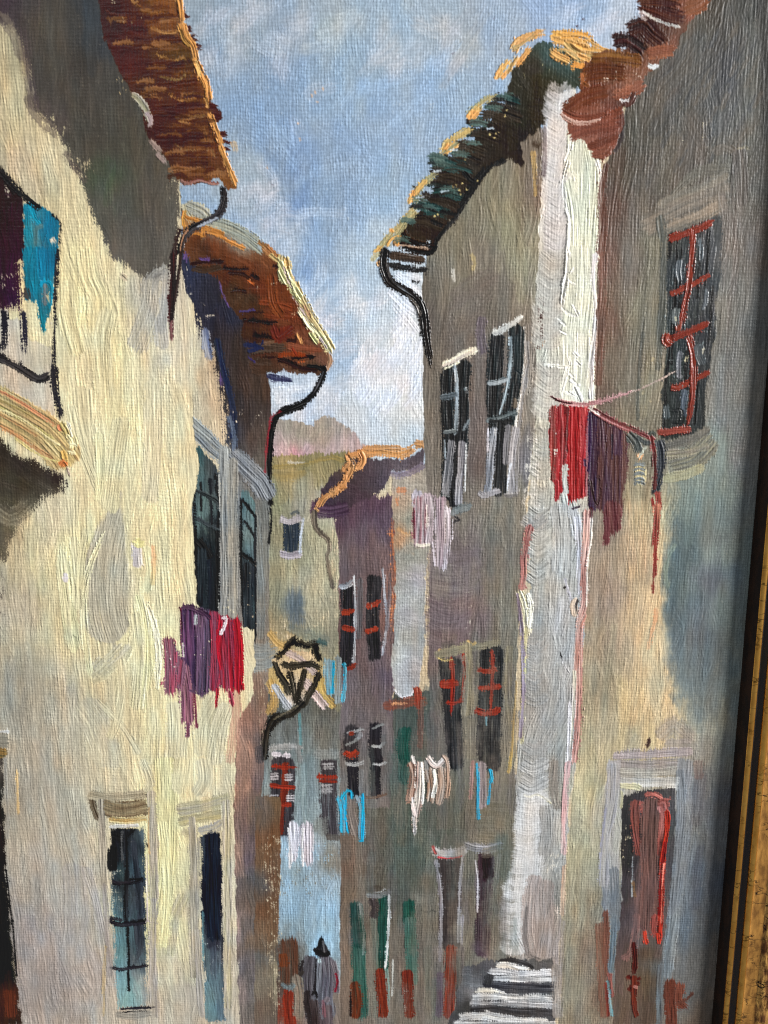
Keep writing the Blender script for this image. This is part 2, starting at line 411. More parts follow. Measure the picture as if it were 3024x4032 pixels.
S('K12', '245,90 245,290', 105, (52,62,74), (40,50,62), th=.05, rag=.15, cap=.1)
S('K12', '290,40 270,30 250,40', 30, (60,70,80), op=.7)
S('K12', '180,75 240,85 300,65', 46, (168,162,168), (196,190,192), th=.09)
S('K12', '180,300 240,310 305,295', 46, (150,140,148), (176,166,172), th=.09)
S('K12', '322,70 308,180 300,300', 12, (190,196,206), th=.09)
w = use('painted_window', YH, 'dim blue-grey smudge of a window')
S('K12', '270,570 275,760', 130, (78,92,104), (98,108,116), op=.75, th=.02, soft=.6, rag=.8)
S('K12', '240,780 360,800', 40, (96,104,110), op=.5, soft=.8)

# ================================================================ teal grey house at the foot of the lane
TH = use('painted_house', None, 'grey-teal house below the street lamp')
R('O', '560,1500 760,1500 760,2330 570,2330',
  [(600,1520,84,90,88),(640,1540,92,96,92),(700,1530,96,92,82),(620,1570,96,100,98),(690,1570,104,104,98),(600,1600,110,116,116),(660,1600,120,128,126),
   (700,1610,112,110,102),(650,1650,122,134,134),(655,1700,126,140,142),(665,1760,140,160,168),(610,1760,112,114,112),(640,1800,140,156,164),(680,1780,130,138,138),
   (620,1840,152,184,206),(680,1840,146,172,190),(720,1850,130,124,112),(640,1900,128,150,160),(700,1900,150,170,182),(620,1930,150,184,208),(660,1930,148,178,198),
   (700,1960,148,182,206),(620,1980,138,168,188),(660,2000,136,158,168),(700,2020,150,188,212),(640,2050,108,108,102),(610,2060,106,106,100),(700,2060,150,190,214),
   (720,2080,140,160,170),(600,2120,84,66,56),(640,2150,120,120,118),(700,2120,140,160,170),(610,2180,130,56,40),(640,2190,128,116,106),(720,2180,130,116,106)],
  ang=88, spread=6, w=36, l=170, n=2.4, rag=2, fmix=.6, cvar=.02)
specks('K13', '170,520 560,520 560,760 170,760', (148,184,208), thr=.95)
specks('K13', '180,700 560,700 560,900 180,900', (120,116,104), thr=.95)
S('K13', '330,20 325,260 345,420', 44, (122,144,146), (150,166,166), op=.7)
S('K12', '300,1350 305,1540 300,1659', 20, (86,150,158), op=.6)
S('K13', '280,100 270,400', 26, (150,168,170), op=.5)
w = use('painted_window', TH, 'dark window with rust-red bars at the left of the teal house')
S('K12', '160,1640 160,1659', 130, (120,118,118), op=.8)
S('K13', '190,0 185,260 175,450', 160, (54,50,54), (66,62,66), th=.05, rag=.2)
S('K12', '100,1575 200,1560 310,1565', 34, (150,150,148), (170,170,168), th=.07)
S('K12', '295,1560 300,1659', 28, (132,134,132), th=.06)
S('K12', '115,1570 112,1640', 22, (150,150,146), th=.06, op=.8)
RUST = (158, 50, 34); RUST2 = (130, 44, 30)
S('K13', '210,10 200,150 180,300 168,470', 44, (128,48,30), (96,40,28), th=.08)
S('K13', '120,30 220,35 300,40', 28, RUST, th=.1, taper=(0,.5)); S('K13', '110,150 180,160 265,165', 30, RUST2, RUST, th=.1); S('K13', '170,285 240,275', 26, RUST, th=.1)
for a, b_ in [(135,95),(228,100),(132,235),(240,235)]:
    for d in (-16, 0, 16): S('K13', [(a-26, b_+d), (a+24, b_+d-3)], 12, (196,190,196), (150,146,150), th=.09)
for a, b_ in [(150,1610),(215,1615)]:
    S('K12', [(a-24, b_), (a+20, b_)], 30, (214,206,214), th=.1)
w = use('painted_window', TH, 'dark window with a single rust-red bar and pale dashes')
S('K13', '490,0 490,240 505,470', 110, (62,58,62), (76,72,76), th=.05, rag=.3)
S('K13', '415,95 480,100 540,98', 26, RUST, th=.1); S('K13', '430,125 540,128', 22, RUST2, th=.08)
for a, b_ in [(480,15),(485,40),(472,155),(474,178),(470,198)]: S('K13', [(a-30, b_), (a+36, b_-4)], 18, (176,176,180), (130,130,132), th=.09)
S('K12', '400,1600 470,1610 560,1600', 60, (130,134,132), op=.7); S('K13', '480,490 570,492', 34, (92,88,84), th=.05)
S('K13', '400,440 440,400 450,470', 60, (120,126,122), op=.6)

# ================================================================ purple house across the lane
MH = use('painted_house', None, 'dark green-grey house with tall green door shutters at street level')
R('O', '735,1690 850,1500 850,1495 935,1490 1000,1520 1130,1700 1130,2340 735,2340',
  [(860,1540,84,84,78),(900,1540,70,80,76),(880,1600,80,86,80),(930,1600,110,98,90),(850,1650,96,98,92),(780,1720,104,96,86),(850,1720,92,94,86),(900,1700,72,92,82),
   (960,1650,104,102,94),(1000,1760,108,104,92),(760,1800,112,96,84),(820,1800,96,90,80),(870,1780,78,88,82),(930,1800,84,92,84),(1080,1720,116,112,100),(1060,1800,112,106,92),
   (900,1850,80,92,86),(760,1880,112,92,80),(820,1900,96,90,80),(870,1900,82,88,82),(960,1900,112,110,98),(1030,1860,104,102,92),(1100,1850,110,106,94),
   (760,1960,108,94,82),(850,1950,92,88,78),(960,1960,120,112,98),(1000,1980,116,108,96),(1100,1980,116,112,100),(740,2050,124,108,94),(830,2060,114,106,96),(880,2050,104,98,90),
   (950,2050,118,112,102),(1050,2100,120,116,106),(740,2150,122,108,96),(820,2180,120,112,102),(900,2180,118,112,100),(1000,2180,110,106,98),(1080,2180,120,116,106),(1100,2080,116,114,108)],
  ang=88, spread=6, w=44, l=220, n=2.6, rag=2, fmix=.55, cvar=.025)
PH_ = use('painted_house', None, 'mauve house with shaded front and dark plum roof')
R('O', '722,1110 750,1075 860,1070 862,1180 850,1500 850,1600 840,1745 735,1745 732,1200',
  [(740,1120,84,62,74),(800,1090,80,60,76),(840,1120,96,80,94),(780,1160,98,84,92),(740,1200,104,90,92),(840,1200,110,90,92),(780,1230,98,86,90),(800,1300,100,88,90),
   (730,1300,120,88,84),(740,1400,104,70,68),(850,1240,140,98,84),(855,1320,140,92,78),(850,1420,110,92,92),(790,1400,104,92,96),(780,1480,106,96,98),(760,1540,108,98,98),
   (830,1500,104,90,92),(840,1450,92,80,92),(800,1580,106,98,98),(750,1600,104,96,94),(830,1600,106,98,96),(780,1680,112,108,104)],
  ang=89, spread=4, w=40, l=220, n=2.4, rag=3, fmix=.6, cvar=.02, edge=.2)
specks('K12', '880,100 940,100 940,800 880,800', (214,130,80), thr=.82); specks('K12', '515,60 545,60 545,600 515,600', (206,184,152), thr=.82)
S('K12', '915,60 905,180 920,320 930,420', 22, (188,112,66), (150,84,60), op=.8)
# roof
rf = use('painted_roof', PH_, 'plum shadowed roof edged in thick orange paint')
R('K11', '460,1500 640,1330 720,1330 900,1350 1000,1340 1115,1270 1115,1400 1000,1420 890,1430 880,1500 800,1560 620,1659 380,1659 420,1600',
  [(760,1350,81,70,76),(900,1370,79,68,72),(1060,1330,81,72,78),(980,1400,95,86,92),(700,1440,66,54,60),(560,1440,83,68,62),(500,1510,68,56,64),(560,1600,68,54,62),
   (760,1500,72,61,68),(480,1640,62,50,60),(640,1620,72,56,66),(850,1450,76,68,76)],
  ang=20, spread=30, w=36, l=120, n=2.6, rag=4, fmix=.5, th=.06)
S('K12', '390,0 480,20 560,10 600,0', 90, (66,46,62), (84,62,80), th=.05)
S('K12', '400,50 470,55', 40, (90,74,84), op=.8)
for p, wd in [('720,1300 820,1285 950,1300 1040,1270', 70), ('1060,1240 1110,1250 1115,1270', 60), ('730,1270 850,1262 960,1265', 30), ('1000,1320 1040,1280', 26)]:
    S('K11', p, wd, (214,148,84), (180,130,84), th=.14, rag=.5)
for p, wd, c in [('620,1320 670,1310 710,1300', 44, (222,164,106)), ('700,1300 715,1340 690,1390 640,1400', 44, (224,162,104)), ('610,1320 625,1370 585,1420', 34, (214,150,92)),
                 ('640,1400 620,1450 560,1530 500,1570', 40, (220,160,100)), ('600,1440 590,1500 520,1560', 22, (232,176,120)), ('560,1530 600,1520', 26, (214,148,88)),
                 ('510,1560 460,1590 430,1640', 36, (206,152,96)), ('440,1600 410,1650', 26, (190,140,90)), ('640,1340 660,1370 655,1400', 14, (240,200,150))]:
    S('K11', p, wd, c, (196,132,76), th=.32, rag=.5, br=1.6)
S('K12', '400,0 420,20', 20, (200,150,96), th=.2)
dp = use('painted_drainpipe', PH_, 'thin brown drainpipe curling down from the plum roof')
S('K12', '390,30 400,110 430,160 480,200 495,260 480,330 500,440 515,520', 26, (84,76,68), (120,108,92), th=.07)
S('K12', '395,20 405,120 440,170', 34, (74,66,58), (104,94,80), th=.08)
S('K12', '500,230 510,330', 12, (216,198,168), op=.8)
# pale side face of the mauve house
sd = use('painted_wall', PH_, 'pale grey sunlit side wall of the mauve house')
R('K12', '893,-212 960,-222 1040,-250 1140,-300 1140,200 1120,500 1115,900 1080,1150 1020,1220 950,1225 900,1150 905,800 930,400',
  [(960,-250,160,148,130),(1080,-300,158,148,134),(1000,-150,162,152,138),(960,-60,172,150,128),(1100,-80,150,142,130),(1000,60,150,146,130),(960,180,190,140,100),(1000,200,150,148,136),
   (960,300,150,150,140),(1060,320,140,142,132),(1000,450,152,156,150),(1080,450,158,154,158),(960,640,162,166,162),(1060,650,158,162,158),(1000,700,164,162,166),
   (960,860,168,170,166),(1080,860,150,150,146),(940,1000,176,178,174),(1050,1050,170,168,172),(980,1180,184,186,188),(1080,1120,150,148,150)],
  ang=0, spread=14, w=70, l=130, n=2.2, rag=4, fmix=.6, th=.06, cvar=.02)
S('K12', '940,130 980,170 1060,180', 26, (204,150,96), (188,160,128), op=.8); S('K11', '940,1545 985,1540', 46, (206,128,84), op=.85); S('K11', '930,1600 940,1640', 20, (206,128,84), op=.7)
S('K11', '900,1440 1000,1430 1110,1380', 44, (140,130,146), (110,98,116), op=.8)
S('K12', '915,1190 950,1225 1010,1232 1045,1190', 16, (222,222,226), th=.12)
w = use('painted_window', PH_, 'tall black window with a white shutter edge and two red bars')
S('K12', '620,520 615,760 605,1020', 92, (36,34,38), (48,46,50), th=.06, rag=.2)
S('K12', '560,510 610,505 645,470', 26, (130,134,142), (176,180,186), th=.08)
S('K12', '655,450 662,640 655,900 650,1010', 18, (196,200,206), (150,152,158), th=.09)
S('K12', '695,470 690,700 688,850', 34, (82,78,82), (110,106,110), th=.06)
S('K12', '570,680 620,678 665,655', 32, (148,52,34), th=.12, taper=(.1,.4)); S('K12', '585,780 625,792 650,795', 34, (150,52,36), th=.12)
S('K12', '600,1050 640,1040 668,1010', 30, (130,46,34), th=.12, taper=(0,.5))
w = use('painted_window', PH_, 'tall black window with red bars beside a pale jamb')
S('K12', '785,455 778,700 790,980', 92, (38,36,38), (52,50,52), th=.05, rag=.3)
S('K12', '840,400 855,560 868,760 840,960', 16, (176,180,188), (140,140,148), th=.09); S('K12', '885,430 880,600 865,800', 26, (90,84,90), (118,112,118), op=.8)
S('K12', '730,640 780,632 830,600', 36, (154,54,36), th=.12, taper=(.1,.4)); S('K12', '732,800 770,798 805,785', 32, (154,54,36), th=.12)
specks('K12', '740,560 830,560 830,800 740,800', (120,104,92), thr=1.0)
w = use('painted_window', PH_, 'low black window with grey slanting dashes, left one of the lower pair')
S('K12', '640,1440 630,1540 640,1659', 90, (56,52,54), th=.05, rag=.3); S('K13', '645,0 650,120 650,215', 76, (42,40,44), th=.05)
S('K12', '610,1470 670,1455 715,1440', 16, (150,150,150), th=.09); S('K12', '600,1550 650,1530 690,1500', 20, (122,124,124), th=.09); S('K12', '600,1600 635,1615 670,1590', 46, (160,54,36), th=.12)
S('K12', '625,1475 650,1470', 26, (130,50,36), th=.1); S('K13', '600,10 660,20 715,0', 22, (130,130,130), (160,160,160), th=.08); S('K13', '700,50 700,200', 24, (120,120,120), op=.8)
S('K12', '690,1470 680,1500', 40, (150,154,158), op=.6)
w = use('painted_window', PH_, 'low black window over a brown sill, right one of the lower pair')
S('K12', '795,1420 790,1540 805,1659', 80, (44,42,46), th=.05, rag=.2); S('K13', '800,0 795,120 795,220', 76, (40,38,42), th=.05, rag=.2)
S('K12', '775,1440 810,1420 845,1410', 16, (120,122,122), th=.08); S('K12', '770,1555 820,1555 855,1530', 18, (160,164,166), th=.08)
S('K13', '780,12 830,14 860,0', 16, (180,182,184), th=.08); S('K12', '850,1480 850,1620', 26, (92,92,92), op=.7)
S('K13', '720,232 790,232 865,210', 24, (112,86,72), (90,76,68), th=.09)

# ================================================================ green grey house in the middle, down to the street
setid(MH)
S('K12', '865,1290 960,1280 1050,1260 1110,1270', 70, (146,72,52), (120,70,58), th=.06, op=.9); S('K12', '1060,1180 1075,1300', 50, (150,62,46), th=.08)
S('K12', '1090,1260 1088,1420 1085,1560', 40, (124,74,62), (110,84,76), op=.85); S('K12', '900,1280 1000,1275', 12, (214,150,104), th=.07)
S('K12', '1000,1340 985,1480', 120, (70,82,78), op=.7)
sh = use('painted_shutter', MH, 'deep green hanging shutter stroke')
S('K12', '990,1450 975,1560 985,1659', 84, (28,76,66), (36,66,60), th=.06); S('K13', '985,0 975,80 985,130', 70, (32,70,62), (60,86,78), th=.05, op=.85)
dr = use('painted_door', MH, 'tall dark green door with a bright white edge')
S('K13', '665,930 680,1100 690,1250', 84, (14,66,56), (20,52,46), th=.06); S('K13', '680,1230 690,1380 700,1659', 84, (66,104,92), (40,80,70), th=.05)
S('K13', '690,920 715,1100 715,1260', 14, (150,160,154), th=.07, op=.8)
S('K13', '660,1450 670,1560 665,1659', 66, (92,50,34), (110,54,36), th=.08); S('K13', '630,1500 632,1659', 10, (40,30,30), th=.05)
dr = use('painted_door', MH, 'green door under a small grey lintel')
S('K13', '850,880 840,1100 835,1360', 74, (16,62,54), (26,74,64), th=.06); S('K13', '770,1030 790,1300 780,1659', 70, (122,118,106), (104,112,104), op=.8)
S('K13', '770,900 785,950 780,1010', 56, (70,62,62), th=.05); S('K13', '745,870 820,872 885,845', 40, (120,122,122), (150,152,152), th=.08)
S('K13', '750,830 830,820', 40, (74,66,58), op=.8)
S('K13', '884,870 884,960 876,1100 868,1240 858,1345', 15, (232,238,240), (190,200,204), th=.16, rag=.5)
S('K13', '865,1350 875,1500 870,1659', 20, (120,152,148), op=.8); S('K13', '910,1290 905,1420 902,1530', 9, (200,204,200), th=.08, op=.8)
S('K13', '820,1360 835,1500 845,1659', 66, (124,48,32), (110,44,30), th=.09)
dr = use('painted_door', MH, 'pale green door with a rust-brown foot')
S('K13', '1010,920 1015,1050', 80, (40,84,70), (30,70,60), th=.06); S('K13', '1015,1030 1025,1200 1030,1360', 74, (76,108,98), (60,94,84), th=.05); S('K13', '1045,1200 1050,1450', 30, (84,108,98), op=.8)
S('K13', '1000,1370 1010,1500 1020,1659', 68, (120,46,30), (104,42,30), th=.09); specks('K13', '980,1480 1050,1480 1050,1620 980,1620', (150,146,134), thr=1.0)
S('K13', '1060,880 1130,900 1190,890', 60, (128,124,112), op=.6); S('K13', '1110,980 1190,972', 8, (70,68,62), op=.7)
dr = use('painted_door', MH, 'brown-black doorway beneath a curved white lintel edged with red')
S('K13', '1275,630 1280,900 1275,1200', 150, (74,66,64), (58,52,52), th=.05, rag=.15); S('K13', '1290,700 1290,1000', 60, (88,80,76), op=.5)
S('K13', '1190,640 1215,800 1225,1000 1215,1300', 26, (160,158,164), (120,114,118), th=.07)
S('K13', '1368,600 1345,800 1340,1000 1335,1180', 18, (190,190,198), (150,150,156), th=.08); S('K13', '1362,1000 1355,1230', 14, (170,166,176), th=.07)
S('K13', '1175,575 1240,600 1310,600 1375,575', 66, (188,186,188), (164,162,160), th=.11, rag=.3); S('K13', '1200,618 1260,630 1320,625 1360,612', 10, (196,70,74), th=.08)
S('K13', '1165,550 1190,600', 10, (170,60,60), th=.06)
S('K13', '1290,1210 1285,1400 1275,1659', 76, (142,52,34), (120,46,32), th=.1, br=1.5); S('K13', '1325,1240 1328,1659', 10, (60,50,52), th=.06)
S('K13', '1345,1200 1350,1420 1350,1659', 40, (84,78,80), op=.8); S('K13', '1215,1380 1215,1520 1205,1659', 44, (84,56,80), (100,84,92), op=.8)
dr = use('painted_door', MH, 'purple-black doorway beneath a curved grey lintel')
S('K13', '1515,600 1505,800 1500,1000 1495,1250', 100, (58,36,46), (70,58,62), th=.06, rag=.25, dry=.12); S('K13', '1520,600 1530,760', 66, (44,30,34), th=.06)
S('K13', '1455,700 1460,850', 26, (110,98,104), op=.7); S('K13', '1448,640 1465,800 1458,980', 10, (180,176,182), th=.07)
S('K13', '1385,540 1440,560 1520,566 1612,540', 60, (122,122,128), (150,150,156), th=.1, rag=.3); S('K13', '1605,600 1590,760', 30, (146,140,136), op=.7)
S('K13', '1380,620 1385,900', 26, (112,110,98), op=.6)
S('K13', '1440,1190 1540,1260', 90, (100,84,96), op=.5, soft=.9)

# ================================================================ tall shaded house right of the gap
TALL = use('painted_house', None, 'tall taupe house in shade right of the sky gap')
R('O', '912,590 925,545 980,458 1016,398 1050,354 1095,330 1160,270 1182,300 1170,700 1165,860 1135,1100 1118,1400 1110,1700 1108,1790 945,1790 935,1600 925,1440 930,1180 916,960',
  [(925,620,104,98,88),(1000,520,118,112,94),(1080,420,126,120,98),(1150,320,110,98,84),(1165,420,120,100,84),(1100,500,132,126,100),(1000,620,124,116,98),(1050,560,120,112,100),
   (1080,640,112,104,94),(1130,560,138,132,108),(1140,640,130,122,104),(940,700,96,88,82),(1000,700,110,100,92),(1060,700,104,96,86),(1140,700,116,106,94),(930,850,108,102,92),
   (1040,800,104,94,88),(950,760,110,102,92),(925,960,116,108,98),(1040,900,106,94,90),(1040,1000,104,92,88),(1130,900,128,118,106),(1110,1050,120,116,104),(1150,1000,110,108,112),
   (1000,1080,116,108,98),(1060,1100,122,118,106),(1110,1150,118,114,104),(1000,1180,112,102,100),(960,1250,108,94,96),(1040,1250,118,112,102),(1010,1330,112,96,98),(950,1330,104,92,94),
   (1080,1300,116,112,100),(1110,1350,126,124,112),(960,1400,108,92,92),(1100,1420,118,114,102),(930,1500,104,100,96),(1010,1500,116,112,98),(1100,1500,120,116,104),(1030,1580,114,110,98),
   (940,1600,106,104,98),(1080,1680,118,112,98),(1000,1700,112,108,96),(960,1660,104,102,94),(1090,1780,108,102,86),(1040,1760,104,98,84),(960,1780,96,96,86),(1060,1850,108,104,92),(980,1850,100,98,88)],
  ang=88, spread=4, w=44, l=300, n=2.6, rag=2, fmix=.6, cvar=.018, br=1.2)
for p in ['1300,280 1400,200 1560,120','1290,360 1420,280 1560,180','1260,470 1400,380 1540,270','1250,560 1390,480 1500,380','1320,330 1440,250 1580,160','1240,640 1340,590 1440,500']:
    S('K11', p, 80, (112,104,96), (104,94,86), op=.7, th=.05, soft=.4, rag=.4, br=1.4)
S('K11', '1490,420 1480,520 1500,640', 50, (84,72,82), (104,94,98), th=.06, op=.9); S('K11', '1300,100 1310,180', 14, (206,200,188), th=.08, op=.8)
S('K11', '1420,0 1440,60 1430,110', 20, (168,152,104), op=.7)
for a in (0, 1, 2, 3): S('K12', [(1150, 300+a*75), (1300, 330+a*75), (1470, 280+a*75)], 90, (112,100,104), (122,112,112), op=.75, th=.05, soft=.4, rag=.5, br=1.4)
for a in (0, 1, 2, 3): S('K12', [(1140, 600+a*85), (1280, 640+a*85), (1400, 590+a*85)], 90, (110,92,96), (118,104,106), op=.7, th=.05, soft=.4, rag=.5, br=1.4)
for p in ['1500,600 1640,560','1400,280 1659,300','1440,380 1659,400','1440,480 1600,500']: S('K13', p, 80, (108,102,84), (118,112,98), op=.6, th=.06, rag=.5)
specks('K12', '1390,560 1440,560 1440,860 1390,860', (196,190,176), thr=.95); specks('K12', '1110,380 1130,380 1130,900 1110,900', (214,206,190), thr=.85)
specks('K12', '1100,1300 1180,1300 1180,1480 1100,1480', (170,160,140), thr=.95)
for p, c in [('1130,1180 1160,1500','96,104,100')]:
    S('K12', p, 60, (92,98,94), op=.5)
# roof with green tile dabs
rf = use('painted_roof', TALL, 'steep roof of dark green and black tile dabs tipped with yellow ochre')
R('K10', '1120,1659 1180,1570 1000,1600 900,1600 960,1480 1080,1380 1160,1240 1260,1090 1420,960 1480,840 1659,660 1750,620 1750,1100 1659,1040 1540,1100 1440,1230 1330,1400 1240,1480 1160,1659',
  [(1600,900,44,38,32),(1500,1000,48,44,40),(1400,1060,52,50,46),(1340,1200,52,44,38),(1240,1330,56,48,42),(1180,1450,48,40,34),(1100,1500,50,42,34),(1060,1620,52,44,38),
   (1560,1100,50,44,36),(1440,1180,48,42,36),(1700,800,46,38,30),(1650,1000,44,36,30)],
  ang=-12, spread=14, w=50, l=140, n=2.0, rag=5, fmix=.5, th=.05, gloss=.35)
R('K20', '-10,560 40,450 150,330 220,280 300,290 420,360 500,400 560,470 500,560 380,600 300,680 280,760 250,820 140,880 60,960 -10,1020',
  [(30,520,56,54,46),(150,430,60,56,46),(240,340,60,76,72),(330,400,64,84,80),(420,440,58,76,72),(460,500,58,62,52),(200,560,52,46,34),(300,560,54,50,38),(60,700,50,50,44),
   (180,680,46,40,28),(240,760,52,44,34),(60,860,40,36,28),(0,960,46,40,32),(130,820,50,44,34)],
  ang=-25, spread=20, w=50, l=120, n=2.0, rag=5, fmix=.5, th=.05, gloss=.35)
TEAL = [(44,74,72),(52,84,82),(38,62,62)]; DK = [(44,38,34),(52,46,40),(36,32,32)]
for x, y in [(1640,640),(1590,700),(1470,790),(1520,860),(1440,860),(1360,990),(1280,1050),(1240,1080),(1330,1080),(1200,1190),(1250,1240),(1290,1270),(1140,1340),(1180,1370),(1100,1340),(1230,1030)]:
    S('K10', [(x-70, y+6), (x, y+4), (x+80, y+30)], 58, TEAL[(x+y)%3], DK[x % 3], th=.10, rag=.7, br=1.8)
for x, y in [(1650,740),(1560,760),(1490,880),(1380,1010),(1400,950),(1230,1140),(1300,1160),(1160,1290),(1220,1300),(1080,1430),(1130,1450)]:
    S('K10', [(x-66, y-6), (x, y), (x+100, y+36)], 62, DK[(x+y) % 3], (58,50,42), th=.09, rag=.7, br=1.8)
for p in ['1500,1110 1440,1180 1350,1340','1370,1130 1440,1190 1520,1120','1220,1380 1290,1400 1340,1390','1160,1440 1230,1470','1150,1659 1200,1560 1330,1410','1330,1400 1440,1230 1540,1100 1640,1050']:
    S('K10', p, 26, (34,28,26), th=.08)
for p in ['950,1580 1010,1620 1150,1640 1180,1580','970,1510 1000,1560 1080,1600 1170,1610']:
    S('K10', p, 46, (30,26,24), (58,44,34), th=.10, br=1.8, gloss=.3)
S('K11', '900,10 980,20 1100,40', 60, (48,40,36), (66,52,42), th=.1, br=1.8); S('K11', '890,70 980,92 1060,104 1120,100', 40, (32,28,30), th=.1, br=1.6)
S('K10', '920,1605 1000,1606 1140,1625', 12, (176,150,130), th=.1)
OC = [(196,164,96),(176,158,106),(150,150,112),(214,160,84)]
for p in ['1050,1320 1080,1230 1150,1160 1190,1130','1010,1320 1050,1260 1120,1180','1230,1000 1270,930 1350,880 1420,840','1240,990 1290,960 1330,930','1400,760 1450,700 1520,650 1575,625','1420,740 1480,700','1590,500 1620,450 1659,400',
          '960,1490 1000,1410 1050,1375','930,1540 990,1440 1050,1380','800,1650 860,1570 920,1500 960,1470','870,1600 900,1560 950,1540','790,1659 830,1620']:
    S('K10', p, 42, OC[(len(p)*7) % 4], OC[(len(p)*3+1) % 4], th=.15, rag=.6, br=1.8)
for p in ['1035,1290 1040,1250','1400,770 1440,730','1430,770 1460,735','1250,970 1270,945','920,1580 945,1560','1580,510 1600,470','1620,510 1655,470','895,1510 900,1500','935,1600 940,1580']:
    S('K10', p, 30, (228,160,84), th=.18)
for x, y in [(1460,800),(1350,1000),(1220,1060),(1190,1020),(1150,1350),(1080,1300),(1420,930),(1560,700),(1630,620),(1270,1230),(960,1560),(1000,1440)]:
    S('K10', [(x-44, y+4), (x, y), (x+56, y+16)], 34, (92,116,108), (64,88,84), th=.12, rag=.8, op=.85)
for x, y in [(1190,1120),(1300,980),(1240,1250),(1080,1290),(1540,840)]: S('K10', [(x-20, y+2), (x+30, y-4)], 10, (190,206,220), th=.06, op=.8)
S('K11', '770,40 800,10 830,0', 30, (190,186,150), (150,168,170), th=.1); S('K11', '810,50 820,80', 24, (216,150,74), th=.16); S('K10', '850,1640 880,1659', 44, (28,24,24), th=.1)
for p in ['1040,1225 1050,1220','1140,1065 1160,1060 1180,1070']: S('K10', p, 18, (40,48,48), th=.06)
for x, y in [(1540,880),(1580,870),(1570,900),(1600,860),(1320,1210),(1340,1240),(1360,1200),(1300,1225),(1350,1270),(1390,1240),(1650,720),(1640,760),(1200,1400),(1180,1410),(1380,1040),(1460,1180)]:
    S('K10', [(x-5, y), (x+6, y)], 9, (214,190,120), th=.05, cap=.3, sm=False)
# orange crown of the roof
for p, wd, c in [('40,330 70,280 140,240 230,210', 50, (214,156,92)), ('60,420 100,370 140,320', 46, (230,160,84)), ('0,470 30,420 60,380', 40, (200,166,96)), ('30,320 90,290 170,230', 26, (170,160,120)),
                 ('290,240 360,240 430,270 520,300', 60, (236,168,64)), ('300,260 400,290 520,330 640,330', 50, (222,160,76)), ('350,230 440,225 520,245 540,280', 44, (234,162,66)),
                 ('290,340 340,370 400,400', 60, (226,158,84)), ('380,300 440,350 520,380 580,380', 70, (196,160,92)), ('420,420 500,430 560,400', 40, (232,150,66)), ('450,360 520,390', 30, (240,150,60)),
                 ('520,260 620,320 720,350 860,375 920,380', 26, (224,158,72)), ('600,330 700,350 800,370', 22, (176,124,60)), ('330,320 420,340 470,400', 26, (150,156,118))]:
    S('K20', p, wd, c, (196,148,84), th=.22, rag=.6, br=1.8)
specks('K20', '100,400 480,400 480,480 100,560', (200,190,140), thr=1.1)
# windows of the tall house (space W)
w = use('painted_window', TALL, 'upper black window under a cream lintel, open grey shutters below')
S('W', '150,760 140,1000 150,1400 130,1900', 110, (28,32,34), (36,42,44), th=.08, rag=.2, br=1.3)
S('W', '280,730 270,950 262,1200 250,1500', 120, (30,32,34), (40,44,46), th=.08, rag=.25, br=1.3); S('W', '190,1350 180,1700 200,1960', 100, (32,34,38), th=.07, rag=.2)
S('W', '85,820 90,1100 95,1500', 20, (20,22,24), th=.09)
S('W', '100,745 180,710 270,660 385,605', 56, (212,198,184), (232,222,196), th=.20, rag=.3); S('W', '110,780 180,755 240,720', 12, (240,232,200), th=.18)
S('W', '195,750 215,900 215,1150 205,1350', 26, (110,124,132), (160,172,180), th=.13); S('W', '200,780 212,900', 10, (200,206,210), th=.15)
S('W', '85,1030 140,1022 210,1008', 50, (60,68,72), (112,122,128), th=.12); S('W', '110,1335 160,1330 205,1318', 44, (66,74,78), (140,150,152), th=.12); S('W', '275,1310 300,1270 325,1225', 26, (104,112,116), th=.1)
S('W', '285,960 298,955', 32, (100,112,118), th=.1); S('W', '300,940 305,990', 8, (180,186,190), th=.1)
S('W', '170,1420 150,1600 120,1860', 76, (96,98,104), (132,132,136), th=.11, rag=.3, br=1.6); S('W', '268,1420 262,1600 240,1820 235,1950', 66, (120,118,126), (150,148,152), th=.11, rag=.3, br=1.6)
S('W', '302,1430 298,1600 285,1850', 10, (204,204,202), th=.14); S('W', '110,1400 120,1560', 14, (130,142,150), th=.1); S('W', '95,1880 150,1890', 12, (120,124,126), th=.1)
S('W', '170,2040 240,2000 330,1975', 66, (126,134,134), (90,98,100), th=.13, rag=.3); S('W', '200,2070 240,2090 190,2110', 16, (44,42,44), th=.1)
w = use('painted_window', TALL, 'upper black window with bars, beside the pale corner wall')
S('W', '570,500 555,800 545,1200 560,1600', 130, (26,32,34), (34,40,42), th=.08, rag=.25, br=1.4); S('W', '740,430 730,700 700,1000 660,1250', 140, (30,34,36), (42,50,52), th=.08, rag=.2, br=1.4)
S('W', '620,1200 600,1500 590,1860', 130, (30,32,34), (44,46,48), th=.07, rag=.25, br=1.4); S('W', '740,500 730,800', 40, (48,60,64), (36,40,42), op=.8)
S('W', '545,470 620,440 700,390 780,330', 52, (196,196,190), (214,212,206), th=.2, rag=.3); S('W', '540,480 600,470', 12, (150,150,150), th=.15)
S('W', '805,410 815,600 790,900 750,1100 700,1500 670,1880', 14, (226,222,214), th=.16)
S('W', '850,400 850,600 830,850 800,1000', 70, (132,122,112), (150,140,128), th=.1, rag=.3); S('W', '820,540 835,700 815,860 780,1100 750,1400 740,1860', 30, (168,162,158), (120,116,114), th=.13, rag=.5)
S('W', '880,420 870,560', 16, (176,160,140), th=.1)
S('W', '690,500 690,650 670,850 630,1050 595,1180', 26, (112,128,136), (160,176,184), th=.13); S('W', '500,905 570,895 650,870', 52, (70,80,84), (150,158,162), th=.12)
